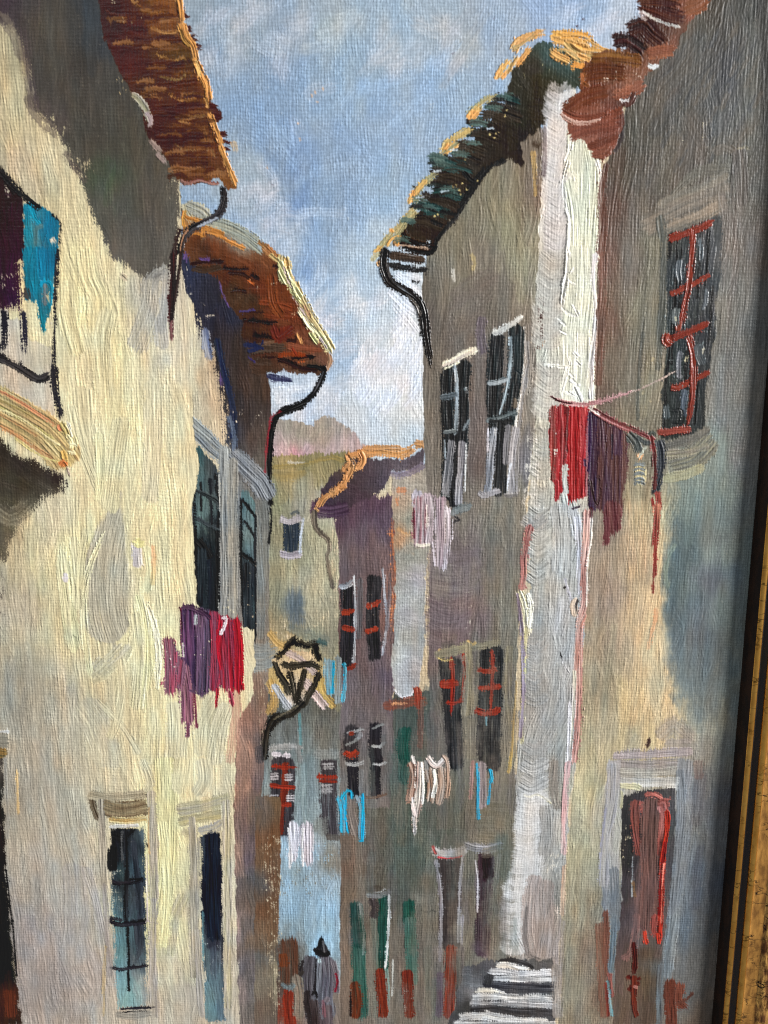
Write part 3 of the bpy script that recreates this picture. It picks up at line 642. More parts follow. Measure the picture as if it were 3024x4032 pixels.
S('W', '485,1220 560,1215 700,1170 730,1160', 52, (64,74,76), (116,126,128), th=.12); S('W', '500,1230 700,1235', 30, (34,36,38), th=.08)
S('W', '545,1300 520,1500 500,1700 480,1850', 60, (106,110,120), (140,144,152), th=.11, rag=.3, br=1.5); S('W', '490,1290 485,1500', 12, (200,196,204), th=.12); S('W', '552,1300 548,1360', 12, (216,214,212), th=.13)
S('W', '670,1280 650,1450 645,1600', 54, (96,96,98), (120,118,122), th=.09); S('W', '730,1300 700,1550 700,1880', 66, (140,138,142), (164,160,162), th=.11, rag=.3, br=1.5); S('W', '690,1600 665,1750 660,1880', 12, (200,206,216), th=.12)
S('W', '415,1860 460,1880 540,1850 590,1840', 44, (176,174,180), (140,138,142), th=.12); S('W', '640,1880 740,1880', 40, (110,106,104), (150,146,144), th=.09); S('W', '740,800 770,820', 30, (44,52,56), th=.09)
S('W', '720,1040 720,1120', 34, (112,98,82), op=.8)
w = use('painted_window', TALL, 'lower black window with crooked red bars under an ochre lintel')
S('M', '800,170 800,400 810,700 820,860', 110, (40,40,42), (50,52,54), th=.06, rag=.25); S('M', '730,150 750,400 770,700', 40, (46,46,48), th=.06)
S('M', '735,70 800,60', 40, (60,58,56), op=.6)
S('M', '790,140 800,230 800,330 795,430 790,515', 24, (160,44,30), (138,38,28), th=.18, taper=(.05,.3)); S('M', '868,125 880,230 870,340 862,440', 20, (160,48,34), th=.16)
S('M', '725,320 770,318 830,315', 48, (164,48,30), (146,42,28), th=.2, rag=.4); S('M', '765,440 820,440 860,420', 28, (158,46,32), th=.16)
w = use('painted_window', TALL, 'lower black window with red ladder bars beside an ochre post')
S('M', '1060,100 1050,400 1040,700 1040,860', 150, (38,38,40), (50,52,54), th=.06, rag=.2); S('M', '985,600 975,780', 50, (42,42,44), th=.06); S('M', '1080,700 1075,880', 60, (36,36,38), th=.06)
S('M', '1052,90 1062,200 1056,320 1052,440 1045,545', 22, (156,42,28), (136,36,26), th=.18, taper=(.05,.25))
for p, wd in [('968,232 1030,238 1085,226', 30), ('975,345 1040,345 1108,335', 32), ('952,495 1010,512 1070,505 1102,478', 40)]: S('M', p, wd, (162,50,34), (146,44,30), th=.17, rag=.35)
S('M', '1018,535 1020,590', 8, (110,180,204), th=.12)
li = use('painted_lintel', TALL, 'ochre yellow lintel and post between the barred windows')
S('M', '700,130 780,110 850,90 920,75', 66, (150,142,112), (124,118,98), th=.12, rag=.25); S('M', '920,85 1000,70 1100,45', 44, (140,134,112), (120,116,100), th=.11, rag=.25)
S('M', '705,150 740,165 800,160', 12, (216,190,110), th=.14); S('M', '705,100 720,95', 10, (220,180,110), th=.12); S('M', '900,40 925,60 950,50', 16, (206,170,104), th=.14)
S('M', '905,60 910,250 905,450 900,520', 50, (158,148,118), (136,128,108), th=.1); S('M', '880,140 890,300 870,520', 30, (132,128,114), op=.9); S('M', '925,560 920,800', 60, (122,114,98), (136,128,110), th=.06)
S('M', '1170,80 1165,400 1190,700 1170,900', 50, (136,128,104), (120,114,100), th=.08); S('M', '1195,560 1185,750 1165,900', 16, (196,160,84), th=.1, op=.85); S('M', '1215,300 1195,600', 10, (180,148,92), th=.08, op=.7)

# drainpipe of the tall house
dp = use('painted_drainpipe', TALL, 'thick black drainpipe bending from the green eave down the taupe wall')
S('K11', '855,-20 848,60 870,140 900,190 960,230 1040,280 1085,330 1110,420 1120,520 1135,620 1155,730', 62, (24,22,24), (44,40,38), th=.22, rag=.25, taper=(0,.25), br=1.3, gloss=.32)
S('K11', '1000,270 1060,330 1090,400', 8, (90,86,82), th=.2); S('K11', '1030,170 1060,185 1080,178', 14, (30,28,30), th=.1); S('K11', '870,60 890,150', 10, (70,66,64), th=.18)

# ================================================================ pale corner wall
CW = use('painted_wall', TALL, 'thick white and cream corner wall catching the sun')
R('O', '1200,210 1240,190 1290,300 1300,460 1300,580 1285,700 1285,900 1280,1060 1270,1200 1262,1400 1245,1600 1225,1800 1212,2000 1205,2130 1100,2120 1115,1900 1115,1700 1120,1560 1140,1420 1150,1200 1140,1090 1158,900 1160,650 1168,420 1178,280',
  [(1220,230,212,207,191),(1210,300,207,201,191),(1240,340,216,214,191),(1200,400,210,203,193),(1270,400,222,222,195),(1200,500,207,199,191),(1260,500,224,224,193),(1200,600,205,199,185),
   (1260,600,220,220,191),(1190,700,195,191,174),(1250,700,222,222,199),(1180,780,195,191,176),(1260,800,224,224,205),(1180,860,210,205,185),(1180,950,186,182,164),(1170,1040,184,178,162),
   (1200,1060,199,195,178),(1160,1130,184,182,172),(1220,1100,178,176,168),(1240,1180,184,186,183),(1160,1250,168,168,160),(1200,1250,165,168,166),(1150,1350,157,159,156),(1220,1320,176,180,183),
   (1170,1450,155,157,156),(1230,1450,168,170,172),(1150,1520,157,153,147),(1210,1550,155,159,160),(1150,1650,163,163,158),(1200,1650,144,144,139),(1150,1720,178,178,174),(1190,1760,170,172,170),
   (1140,1830,184,184,180),(1190,1850,157,159,156),(1150,1900,191,191,187),(1200,1930,136,134,128),(1130,1980,184,184,180),(1190,2010,149,138,131),(1150,2060,157,147,139),(1200,2080,147,136,131),(1240,1700,168,163,145)],
  ang=84, spread=12, w=60, l=200, n=2.0, rag=4, fmix=.5, th=.09, cvar=.015, br=1.2)
# scalloped vertical ridge: overlapping short sideways loads of paint
for k, (x, y) in enumerate([(350,600),(335,660),(325,720),(335,780),(330,840),(330,900),(325,960),(320,1020),(318,1080),(315,1140),(318,1200),(318,1260),(325,1320),(325,1380),(330,1440),(335,1500),(330,1560),(330,1620)]):
    S('K20', [(x-70, y-16), (x-20, y+14), (x+20, y+12), (x+50, y-26)], 100, (204,198,194) if k % 3 else (194,187,183), (188,180,176), th=.09, rag=.3, br=.9, edge=.35, var=.05, op=.75)
for k, (x, y) in enumerate([(310,30),(310,90),(300,150),(295,215),(290,280),(270,350),(262,420),(262,490),(262,555),(285,760),(280,820),(275,880),(270,940),(262,1010)]):
    S('K21', [(x-76, y-20), (x-30, y+14), (x+24, y+12), (x+80, y-36)], 104, (190,186,176) if k % 2 else (182,178,168), (174,168,158), th=.09, rag=.3, br=.9, edge=.35, var=.05, op=.75)
for k, (x, y) in enumerate([(230,1180),(225,1260),(225,1340),(215,1420),(225,1560),(215,1640)]):
    S('K21', [(x-50, y-14), (x, y+14), (x+50, y-14)], 90, (170,168,158), (156,152,142), th=.09, rag=.5, br=1.1, edge=.3, op=.85)
for k, (x, y) in enumerate([(200,30),(200,110),(190,200),(185,290),(190,380),(185,460)]): S('K22', [(x-50, y-14), (x, y+14), (x+50, y-14)], 84, (160,160,154), (172,172,166), th=.10, rag=.4, br=1.4)
# cream load on its right, ridge of paint between
S('K20', '500,980 520,1100 520,1300 510,1500 500,1659', 150, (214,214,188), (204,206,182), th=0.200, rag=.2, br=.55, edge=.5)
S('K20', '440,820 440,950 430,1100', 110, (206,206,184), (198,198,178), th=0.140, rag=.3, br=.55); S('K20', '400,1200 430,1400 430,1659', 80, (210,210,186), th=0.170)
S('K21', '470,0 470,200 450,420 430,600', 190, (212,212,190), (202,202,182), th=0.180, rag=.2, br=.55); S('K21', '440,560 440,760 430,920', 190, (206,206,186), (214,214,200), th=0.160, rag=.2, br=.55)
S('K21', '570,0 560,200 575,400 560,560 540,760 550,940', 30, (226,222,214), (206,200,200), th=0.300, rag=.5, br=.55); S('K20', '585,1050 610,1150 605,1300 600,1659', 26, (232,228,220), th=0.300, rag=.5)
S('K20', '395,1050 360,1200 380,1350 400,1450 380,1659', 22, (222,220,210), th=0.420, rag=.5); S('K20', '410,900 400,980 370,1060', 20, (214,212,202), th=0.350, rag=.5)
S('K21', '395,0 385,120 365,220 350,330', 22, (216,214,204), th=0.400, rag=.6)
for p in ['430,100 410,130','400,180 440,200','350,350 400,390 460,410','330,420 380,470','340,500 380,520','420,330 460,410','230,720 390,735 390,670','385,740 350,900','400,830 460,860','370,900 430,930','440,870 480,960']:
    S('K21', p, 18, (226,224,212), th=.25, rag=.5)
for x, y in [(430,640),(440,700),(400,780),(420,820)]: S('K21', [(x, y), (x+30, y+30)], 20, (228,226,216), th=.2)
specks('K21', '200,300 230,300 230,620 190,620', (70,46,42), thr=.75); specks('K21', '205,560 240,560 240,640 205,640', (196,150,116), thr=.8)
specks('K20', '150,930 250,930 250,1300 170,1300', (60,40,44), thr=.9); S('K20', '160,1000 175,1150 180,1280', 26, (176,140,80), th=.06, op=.8); S('K20', '165,940 210,960', 40, (60,44,30), op=.8, dry=.3)
S('K20', '235,830 240,1000 235,1150', 26, (96,82,84), (126,112,110), op=.8, th=0.060)
specks('K21', '120,1200 200,1100 200,1659 110,1659', (206,200,190), thr=.72)
# lower reaches of the corner
S('K21', '400,1120 400,1300 390,1500 420,1659', 110, (196,198,188), (178,182,176), th=.15, rag=.3); S('K22', '340,0 360,200 350,400', 130, (180,180,176), (168,170,168), th=.09, rag=.3)
S('K22', '420,0 440,100 460,200', 60, (172,176,180), th=.12); S('K22', '450,60 465,300 462,560', 30, (176,180,190), (200,202,212), th=.12)
for k, (x, y) in enumerate([(170,80),(165,800),(170,900),(180,1000),(175,1120),(180,1220),(175,1560),(180,1640)]): S('K22', [(x-60, y), (x, y+30), (x+60, y-10)], 90, (158,158,154) if k%2 else (166,160,154), (146,146,144), th=.08, rag=.4, op=.85)
for k, (x, y) in enumerate([(160,20),(170,100),(150,150)]): S('K23', [(x-60, y), (x, y+24), (x+90, y-20)], 90, (156,158,158), (172,174,174), th=.10, rag=.4)
S('K23', '100,205 160,230 250,180', 14, (206,206,200), th=.16); S('K23', '105,215 140,225 200,215 280,270', 16, (224,214,150), (206,200,190), th=.16)
for k, (x, y) in enumerate([(160,260),(150,340),(140,420),(150,500),(140,580),(130,660),(110,740),(70,820),(60,900),(50,980),(50,1080),(60,1180)]):
    S('K23', [(x-70, y+4), (x-10, y+12), (x+70, y-12)], 150, (214,214,214) if k % 3 else (200,200,200), (196,196,196), th=.08, rag=.22, br=.9, edge=.25, op=.75)
S('K23', '250,300 260,450 240,600', 90, (166,164,160), (150,148,144), op=.85, th=.07); S('K23', '180,760 150,900 140,1100 170,1250', 100, (148,136,130), (164,150,144), th=.07, op=.9)
S('K23', '230,800 240,1100 230,1250', 140, (150,136,130), (164,154,150), op=.85, th=.06); S('K23', '120,950 110,1100 130,1250 200,1290', 30, (96,90,88), op=.7)
specks('K23', '250,600 340,600 340,740 250,740', (224,216,200), thr=.72); specks('K23', '300,930 350,930 350,1000 300,1000', (220,206,196), thr=.7)
S('K23', '300,0 300,200 320,300', 60, (124,118,110), (140,132,124), op=.9, th=.06)
for p, c in [('110,120 90,200 80,300 105,400 90,520', (156,96,92))]:
    S('K22', '145,120 125,200 105,330 105,430 90,530', 44, (150,92,88), (170,120,112), th=.12, rag=.4)
S('K22', '75,550 110,650 120,760 130,820', 46, (206,202,150), (226,222,204), th=.24, rag=.5, br=1.6); S('K22', '130,560 150,650 135,780', 30, (232,230,214), th=.26, rag=.4)
S('K22', '120,780 110,950 110,1080', 26, (204,200,140), (190,184,150), th=.16, dry=.2, rag=.8); S('K22', '105,1100 95,1300 85,1540', 20, (196,190,150), th=.1, dry=.35)
S('K22', '60,560 80,700 95,900 100,1200 80,1500', 20, (170,160,180), (110,96,110), th=.08, dry=.25)
S('K22', '370,460 395,540 420,620 440,690', 12, (176,178,190), th=.12); S('K22', '345,960 370,1030 400,1080', 10, (200,202,206), th=.14); S('K22', '340,950 350,980', 8, (40,40,40), th=.1)
S('K22', '368,515 372,520', 16, (40,36,36), th=.05, sm=False)
S('K22', '445,600 430,640 440,700', 44, (70,62,60), (200,180,160), th=.08, dry=.3)
S('K21', '420,1659 470,1650', 14, (60,50,60), th=.1)

# ================================================================ front right house
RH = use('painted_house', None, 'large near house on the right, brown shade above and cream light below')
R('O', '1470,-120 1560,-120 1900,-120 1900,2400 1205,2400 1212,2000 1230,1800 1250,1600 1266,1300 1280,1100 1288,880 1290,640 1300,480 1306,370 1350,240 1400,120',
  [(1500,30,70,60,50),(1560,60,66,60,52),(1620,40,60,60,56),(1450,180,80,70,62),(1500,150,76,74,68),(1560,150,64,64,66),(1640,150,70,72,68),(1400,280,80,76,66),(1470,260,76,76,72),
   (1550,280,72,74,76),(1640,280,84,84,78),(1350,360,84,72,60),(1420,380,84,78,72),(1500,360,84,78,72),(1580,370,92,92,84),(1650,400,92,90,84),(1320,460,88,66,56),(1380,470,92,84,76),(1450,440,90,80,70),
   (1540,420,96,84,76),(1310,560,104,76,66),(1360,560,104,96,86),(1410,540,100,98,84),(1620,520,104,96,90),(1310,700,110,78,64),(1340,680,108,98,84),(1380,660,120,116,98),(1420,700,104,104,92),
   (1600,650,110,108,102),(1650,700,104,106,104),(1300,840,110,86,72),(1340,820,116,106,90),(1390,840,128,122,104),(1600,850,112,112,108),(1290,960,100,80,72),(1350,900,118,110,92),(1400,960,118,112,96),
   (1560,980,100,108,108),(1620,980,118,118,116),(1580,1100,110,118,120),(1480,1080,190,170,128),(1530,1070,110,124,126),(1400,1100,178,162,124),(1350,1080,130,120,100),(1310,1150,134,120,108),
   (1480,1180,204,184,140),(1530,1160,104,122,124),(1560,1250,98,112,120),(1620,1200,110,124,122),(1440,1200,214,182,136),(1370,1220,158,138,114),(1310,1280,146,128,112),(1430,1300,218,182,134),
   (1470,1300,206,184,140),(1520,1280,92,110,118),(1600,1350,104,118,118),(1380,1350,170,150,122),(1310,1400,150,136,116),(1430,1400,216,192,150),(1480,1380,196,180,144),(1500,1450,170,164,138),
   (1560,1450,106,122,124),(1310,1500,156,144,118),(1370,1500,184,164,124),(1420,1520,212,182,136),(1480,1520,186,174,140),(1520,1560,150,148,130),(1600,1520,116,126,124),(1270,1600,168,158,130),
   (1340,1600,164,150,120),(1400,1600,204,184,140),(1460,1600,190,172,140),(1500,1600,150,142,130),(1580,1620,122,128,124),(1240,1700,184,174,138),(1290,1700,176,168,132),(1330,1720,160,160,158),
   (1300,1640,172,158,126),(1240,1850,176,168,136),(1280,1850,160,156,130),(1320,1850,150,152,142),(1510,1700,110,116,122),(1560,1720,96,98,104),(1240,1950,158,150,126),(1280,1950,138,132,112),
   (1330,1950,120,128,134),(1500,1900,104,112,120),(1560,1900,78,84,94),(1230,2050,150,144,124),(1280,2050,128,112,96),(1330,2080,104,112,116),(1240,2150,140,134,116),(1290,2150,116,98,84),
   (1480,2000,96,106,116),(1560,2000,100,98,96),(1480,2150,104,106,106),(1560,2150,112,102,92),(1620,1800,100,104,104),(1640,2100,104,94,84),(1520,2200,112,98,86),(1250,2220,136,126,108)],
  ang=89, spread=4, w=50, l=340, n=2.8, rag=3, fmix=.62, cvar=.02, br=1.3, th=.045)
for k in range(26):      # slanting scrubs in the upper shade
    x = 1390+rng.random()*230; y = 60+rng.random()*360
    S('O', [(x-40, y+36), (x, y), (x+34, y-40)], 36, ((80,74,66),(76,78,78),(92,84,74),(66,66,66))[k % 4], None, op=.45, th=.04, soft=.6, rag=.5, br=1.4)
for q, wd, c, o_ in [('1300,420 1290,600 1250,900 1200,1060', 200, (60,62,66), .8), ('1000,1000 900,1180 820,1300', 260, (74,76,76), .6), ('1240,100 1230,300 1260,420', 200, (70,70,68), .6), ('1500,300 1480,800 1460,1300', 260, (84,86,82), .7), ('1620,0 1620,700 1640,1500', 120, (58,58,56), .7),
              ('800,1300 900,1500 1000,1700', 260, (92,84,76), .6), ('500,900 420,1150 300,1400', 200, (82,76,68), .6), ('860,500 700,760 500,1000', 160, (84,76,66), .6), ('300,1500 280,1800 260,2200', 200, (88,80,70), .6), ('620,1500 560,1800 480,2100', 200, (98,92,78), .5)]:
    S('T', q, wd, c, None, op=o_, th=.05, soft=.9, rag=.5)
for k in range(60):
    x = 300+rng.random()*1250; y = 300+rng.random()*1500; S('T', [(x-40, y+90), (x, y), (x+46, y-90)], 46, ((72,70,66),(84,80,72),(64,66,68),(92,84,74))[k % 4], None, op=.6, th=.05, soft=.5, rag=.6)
specks('T', '600,1300 1100,1250 1100,1500 560,1900 300,1900', (170,164,140), thr=1.12); specks('T', '1000,500 1300,500 1200,1100 950,1100', (120,120,124), thr=1.12)
S('K20', '640,1080 610,1250 620,1450 605,1659', 50, (104,62,48), (84,54,44), th=.08, op=.85); S('K21', '620,0 612,300 600,600 590,850', 50, (124,82,68), (98,70,58), th=.07, op=.85)
S('K20', '720,800 740,880 700,980', 36, (58,44,42), (80,76,76), th=.08)
# rounded sweeps in the light part
for p, c, c2, wd in [('K21|800,1500 810,1659', (206,180,130), (190,170,130), 120), ('K22|830,0 840,200 860,420', (210,184,138), (222,176,130), 180), ('K22|810,420 830,600 820,800', (216,190,146), (204,178,134), 170),
                 ('K22|960,700 930,850 900,960', (206,192,150), (196,182,140), 120), ('K22|1010,0 1040,160 1030,300', (186,182,148), (176,176,150), 70), ('K22|1020,350 1030,600 1060,900 1130,1300', (190,184,150), (170,170,146), 60),
                 ('K22|870,800 860,1100 800,1400', (214,186,140), (206,170,124), 130), ('K22|760,1150 770,1350 730,1560', (214,198,146), (196,178,130), 80), ('K22|940,1000 960,1200 1000,1400', (186,176,144), (178,172,144), 140)]:
    sp, q = p.split('|'); S(sp, q, wd, c, c2, op=.4, th=.06, soft=.9, rag=.4, br=1.5)
for p, c, wd in [('1090,260 1050,330 1050,450', (88,108,112), 90), ('1150,0 1140,200 1100,330', (100,118,120), 110), ('1280,0 1290,260 1260,600', (104,118,124), 150), ('1100,560 1090,750 1120,950 1200,1200', (88,106,116), 110),
                 ('1250,560 1240,800 1260,1100', (92,106,116), 150), ('1420,100 1430,400 1400,800', (112,126,126), 120), ('1330,900 1320,1150 1350,1400', (104,116,120), 120), ('1170,1000 1230,1300', (96,112,118), 90)]:
    S('K22', p, wd, c, None, op=.35, th=.06, soft=.9, rag=.4, br=1.5)
S('K22', '965,660 960,740 930,860 920,920', 28, (220,156,110), (206,170,130), op=.85, th=.08); S('K22', '1055,490 1040,540', 14, (226,190,130), th=.12)
S('K22', '920,1510 912,1560', 20, (70,52,48), th=.06); S('K22', '1093,465 1096,468', 10, (50,50,50), th=.05, sm=False)
S('K22', '1000,1480 1080,1420 1180,1500', 110, (142,132,124), (150,142,132), op=.7, th=.06); S('K22', '1040,1540 1180,1540', 70, (148,138,132), op=.7)
for x, y, r in [(945,685,30),(885,905,26),(930,955,12),(900,1000,12),(935,780,10)]: S('K21', [(x-3, y), (x+3, y+2)], r, (206,184,136), th=.08, op=.9)
specks('K21', '850,600 1000,600 1000,1100 850,1100', (196,186,150), thr=1.08)
R('K22', '1110,-420 1085,-250 1082,-60 1075,150 1045,280 1032,450 1040,650 1058,900 1095,1100 1150,1330 1240,1440 1330,1330 1400,1100 1440,700 1470,300 1480,-100 1400,-450 1250,-520',
  [(1150,-300,113,124,116),(1150,0,109,124,120),(1120,200,88,104,105),(1100,350,81,96,99),(1100,550,92,108,110),(1150,750,94,106,110),(1150,1000,98,110,114),(1200,1250,113,122,120),(1280,500,96,98,105),(1270,800,94,100,105),(1300,200,105,112,110),(1280,1100,100,108,108),
   (1400,300,119,130,124),(1400,700,109,120,116),(1340,1200,117,120,114),(1400,-100,123,134,126),(1300,-300,121,130,122)], ang=90, spread=5, w=60, l=360, n=2.5, rag=10, soft=34, fmix=.6, cvar=.015)
S('K22', '1090,250 1045,330 1030,430 1045,520', 26, (150,158,130), (112,126,116), op=.8, th=.06)
# pink edge line between corner wall and house
S('K22', '515,20 510,200 495,420 500,600 470,760 465,1000 460,1200 455,1400 430,1659', 50, (176,124,116), (196,160,150), th=.12, rag=.35, br=1.4)
S('K22', '500,700 455,800 445,1000 435,1100', 30, (198,168,160), (176,124,112), th=.12); S('K22', '545,0 540,200 520,400 515,640', 12, (226,216,206), th=.22, rag=.6)
S('K22', '435,1070 425,1250 410,1500 395,1659', 26, (206,202,180), (184,180,180), th=.14); S('K22', '400,1280 395,1500 385,1659', 14, (220,220,226), th=.14)
S('K23', '395,0 375,200 368,400 362,600', 34, (196,178,176), (190,150,150), th=.10, rag=.4); S('K23', '365,680 360,850 355,1000', 26, (184,148,124), (196,180,160), th=.08, op=.9); S('K23', '350,1050 335,1300 330,1659', 50, (156,148,146), op=.7)
# brown tile dabs under the sky corner
rf = use('painted_roof', RH, 'reddish brown tile dabs stepping down from the top corner')
R('K20', '860,-40 1350,-40 1220,120 1100,300 960,420 820,620 760,700 760,820 690,960 620,1060 540,960 420,900 380,800 400,690 480,580 500,420 640,330 760,330 860,290 800,160 880,100',
  [(950,60,70,40,30),(1050,100,66,38,30),(1180,60,130,74,52),(900,200,56,34,28),(1000,230,70,44,34),(1120,200,92,58,44),(880,320,66,40,30),(960,340,128,76,54),(700,380,118,72,40),(620,460,98,54,30),
   (760,470,116,70,44),(880,430,110,66,44),(560,600,104,56,34),(700,600,116,64,44),(820,560,140,88,66),(560,720,120,62,42),(700,740,104,52,38),(640,860,124,66,50),(520,860,132,80,62),(640,980,120,68,50),(780,680,70,46,40)],
  ang=35, spread=20, w=44, l=120, n=2.4, rag=5, fmix=.5, th=.06)
for p, wd, c, c2 in [('700,270 760,260 830,300 880,340', 90, (50,28,26), (62,34,28)), ('800,190 880,170 940,230 1000,280', 110, (54,32,28), (66,40,32)), ('880,40 960,70 1060,110 1120,120', 110, (64,36,30), (76,42,34)), ('870,0 980,0 1100,20', 80, (70,40,32), (90,54,40)),
                     ('1170,60 1230,40 1290,0', 90, (148,88,60), (120,74,52)), ('920,350 990,340 1080,330', 70, (150,92,66), (120,72,54)), ('560,380 700,380 860,400', 70, (140,92,46), (100,60,34)),
                     ('490,500 600,470 760,480', 100, (104,56,30), (90,50,30)), ('500,480 490,540 530,570', 20, (150,90,50), (120,70,40)), ('700,620 780,600 880,560', 80, (158,100,76), (128,76,58)), ('380,710 500,640 640,600', 90, (110,60,40), (96,50,36)),
                     ('360,740 450,780 600,770 740,720', 60, (128,68,50), (110,60,46)), ('420,880 520,840 700,800', 90, (130,72,56), (110,62,50)), ('540,960 620,940 700,900', 70, (128,70,54), (100,56,44)), ('560,1010 620,1000 660,960', 60, (140,84,66), (120,70,54)), ('760,680 800,660 820,620', 50, (64,40,36), (80,50,44))]:
    S('K20', p, wd, c, c2, th=.11, rag=.5, br=1.7, gloss=.35)
S('K20', '880,75 950,120 1040,160 1120,178', 12, (150,150,146), (170,166,160), th=.14); S('K20', '350,745 420,790 500,800 600,785', 12, (190,150,134), th=.14); S('K20', '360,770 440,810 540,810', 8, (180,140,124), th=.12)
S('K20', '920,435 950,440 975,430', 26, (206,210,212), th=.14); S('K20', '735,655 765,662 790,655', 20, (220,216,216), th=.14); S('K20', '640,390 700,430', 40, (90,52,30), op=.8)
S('K20', '870,80 880,110 900,120', 40, (214,196,190), op=.8); S('K20', '480,480 485,540', 16, (170,100,60), th=.1)
specks('K20', '620,450 860,450 860,540 620,540', (220,200,180), thr=1.0); specks('K20', '1170,800 1300,800 1280,900 1120,900', (190,180,150), thr=1.12)
# big barred window (space G)
w = use('painted_window', RH, 'large dark window crossed by brick-red bars')
R('G', '285,170 420,110 550,50 590,60 580,300 560,520 540,760 500,1000 490,1240 430,1260 330,1290 235,1290 250,1000 270,700 262,400',
  [(300,220,66,68,64),(420,180,60,64,66),(530,120,70,72,72),(300,400,54,60,62),(400,400,48,52,56),(500,400,58,62,64),(300,700,52,58,58),(420,700,46,50,54),(520,700,62,64,66),(300,900,48,54,54),
   (400,1000,44,48,50),(490,950,60,62,62),(300,1150,48,50,48),(400,1200,50,52,52),(260,1230,54,56,52),(560,300,80,80,80),(550,560,78,78,78),(255,900,74,78,72)],
  ang=89, spread=2, w=26, l=300, n=3, rag=3, fmix=.5, th=.05, gloss=.36, dryband=6)
for x, y0_, y1_ in [(325,200,760),(312,500,880),(285,760,980),(350,250,700),(450,250,520),(500,150,450),(380,800,1100),(270,900,1230),(440,900,1200),(300,100,300),(520,460,760)]: S('G', [(x+8, y0_), (x, (y0_+y1_)/2), (x-10, y1_)], 12, (24,26,28), th=.04)
S('G', '180,120 400,20 600,-60', 150, (104,98,88), (124,112,98), th=.06, op=.85, soft=.3); S('G', '270,150 430,85 590,0', 60, (112,108,98), (140,124,106), th=.07, op=.85); S('G', '300,120 440,60 590,-20', 40, (138,122,104), op=.7)
S('G', '240,80 262,300 250,600 225,900', 40, (82,84,76), (64,68,64), op=.8, th=.06); S('G', '600,-40 640,200 620,520 600,800', 90, (108,98,92), (100,98,92), op=.6, th=.05); S('G', '215,200 200,500 180,900 150,1160', 60, (134,126,100), (118,112,94), op=.6)
S('T', '640,2120 800,1960 1000,1860 1220,1840', 130, (108,104,92), (90,88,80), th=.07, op=.9); S('T', '480,2230 760,2100 1000,2010 1210,1900', 90, (138,126,108), (110,106,96), th=.07, op=.85); S('T', '1080,1650 1200,1610 1290,1660', 90, (98,90,80), op=.8, th=.06); S('T', '1340,1640 1360,1900 1370,2212', 150, (96,88,82), (84,80,76), th=.07, op=.9); S('T', '1280,1660 1270,1900 1250,2212', 20, (72,68,64), op=.8); S('T', '1320,1620 1400,1610 1460,1625', 14, (130,122,100), th=.07, op=.8)
S('G', '120,1180 120,1000 150,700', 16, (70,74,70), op=.7)
for p, wd in [('290,200 350,175 420,150 480,125 540,88', 36), ('296,500 360,470 430,440 520,385', 32), ('285,730 300,740 340,725 400,700 505,655', 44), ('300,1000 340,1005 400,975 515,920', 30), ('235,1252 300,1250 410,1230', 30), ('412,135 418,240 405,400 385,520 345,690', 30),
              ('395,720 420,820 425,960 410,1100 390,1210', 34)]: S('G', p, wd, (142,58,44), (124,50,40), th=.24, rag=.3, gloss=.33, taper=(.03,.12))
S('G', '285,720 280,745 300,760', 50, (140,54,40), th=.3, gloss=.3); S('G', '340,690 345,650', 34, (136,60,46), th=.2)
for p, wd, c in [('455,200 462,250 460,310', 14, (100,110,116)), ('350,320 345,370 350,410', 40, (86,92,96)), ('490,480 485,540 470,580', 16, (92,98,104)), ('330,580 325,620 330,660', 40, (90,96,96)), ('350,810 345,880 348,955', 24, (104,106,112)), ('385,835 380,860', 12, (196,186,150)),
                 ('450,780 455,830 470,870', 50, (76,82,86)), ('376,1020 365,1090 370,1160', 34, (84,94,106)), ('275,1110 280,1170', 30, (80,88,90)), ('310,1130 360,1130 358,1200 305,1200', 14, (40,42,42)), ('325,620 330,640', 12, (180,176,150)), ('480,790 475,820', 8, (170,166,150))]: S('G', p, wd, c, th=.12)
S('G', '330,1410 420,1380 500,1300', 150, (138,134,112), (104,102,92), th=.12, rag=.3, br=1.8); S('G', '270,1330 380,1300 500,1235', 50, (112,108,98), (90,88,82), th=.1); S('G', '270,1370 380,1360 500,1320', 40, (164,156,126), (120,112,98), th=.1)
S('G', '270,1500 380,1480 470,1440', 50, (170,164,124), (150,146,116), th=.08, op=.9)
specks('G', '270,250 560,250 540,1000 280,1000', (104,116,118), thr=1.05); specks('G', '560,200 640,200 600,1000 520,1000', (150,146,140), thr=1.1)
# door with red cloth at lower right
dr = use('painted_door', RH, 'dark doorway with faded red curtain strokes and a brown panel')
R('K23', '740,230 830,190 1090,170 1095,400 1070,700 1040,1000 1010,1200 1000,1720 690,1720 700,1280 730,1100 745,800 735,400',
  [(770,260,60,58,60),(900,210,62,60,62),(1060,220,78,76,78),(760,450,48,48,50),(1070,400,70,72,72),(760,650,50,50,50),(1060,600,74,74,76),(770,850,58,58,60),(1040,850,80,78,80),(760,1000,70,64,68),
   (900,700,96,76,74),(900,900,110,84,80),(900,1050,118,92,88),(800,1100,88,76,76),(880,1180,88,84,86),(770,1220,80,70,70),(900,1260,84,66,54),(920,1450,92,76,60),(720,1330,96,82,74),(740,1500,100,84,74),(900,1620,90,74,62),(1000,1350,100,108,112),(760,1620,96,80,70)],
  ang=89, spread=3, w=40, l=260, n=2.8, rag=3, fmix=.5, th=.05, gloss=.42)
specks('K23', '740,420 810,420 810,740 740,740', (196,184,150), thr=.98)
S('K23', '720,120 880,130 1110,130', 70, (176,176,172), (196,194,188), th=.14, rag=.2); S('K23', '730,60 900,66 1110,50', 80, (150,146,138), (166,162,152), th=.10, rag=.2); S('K22', '700,1620 900,1610 1190,1590', 60, (170,158,158), (150,140,140), th=.12, rag=.2)
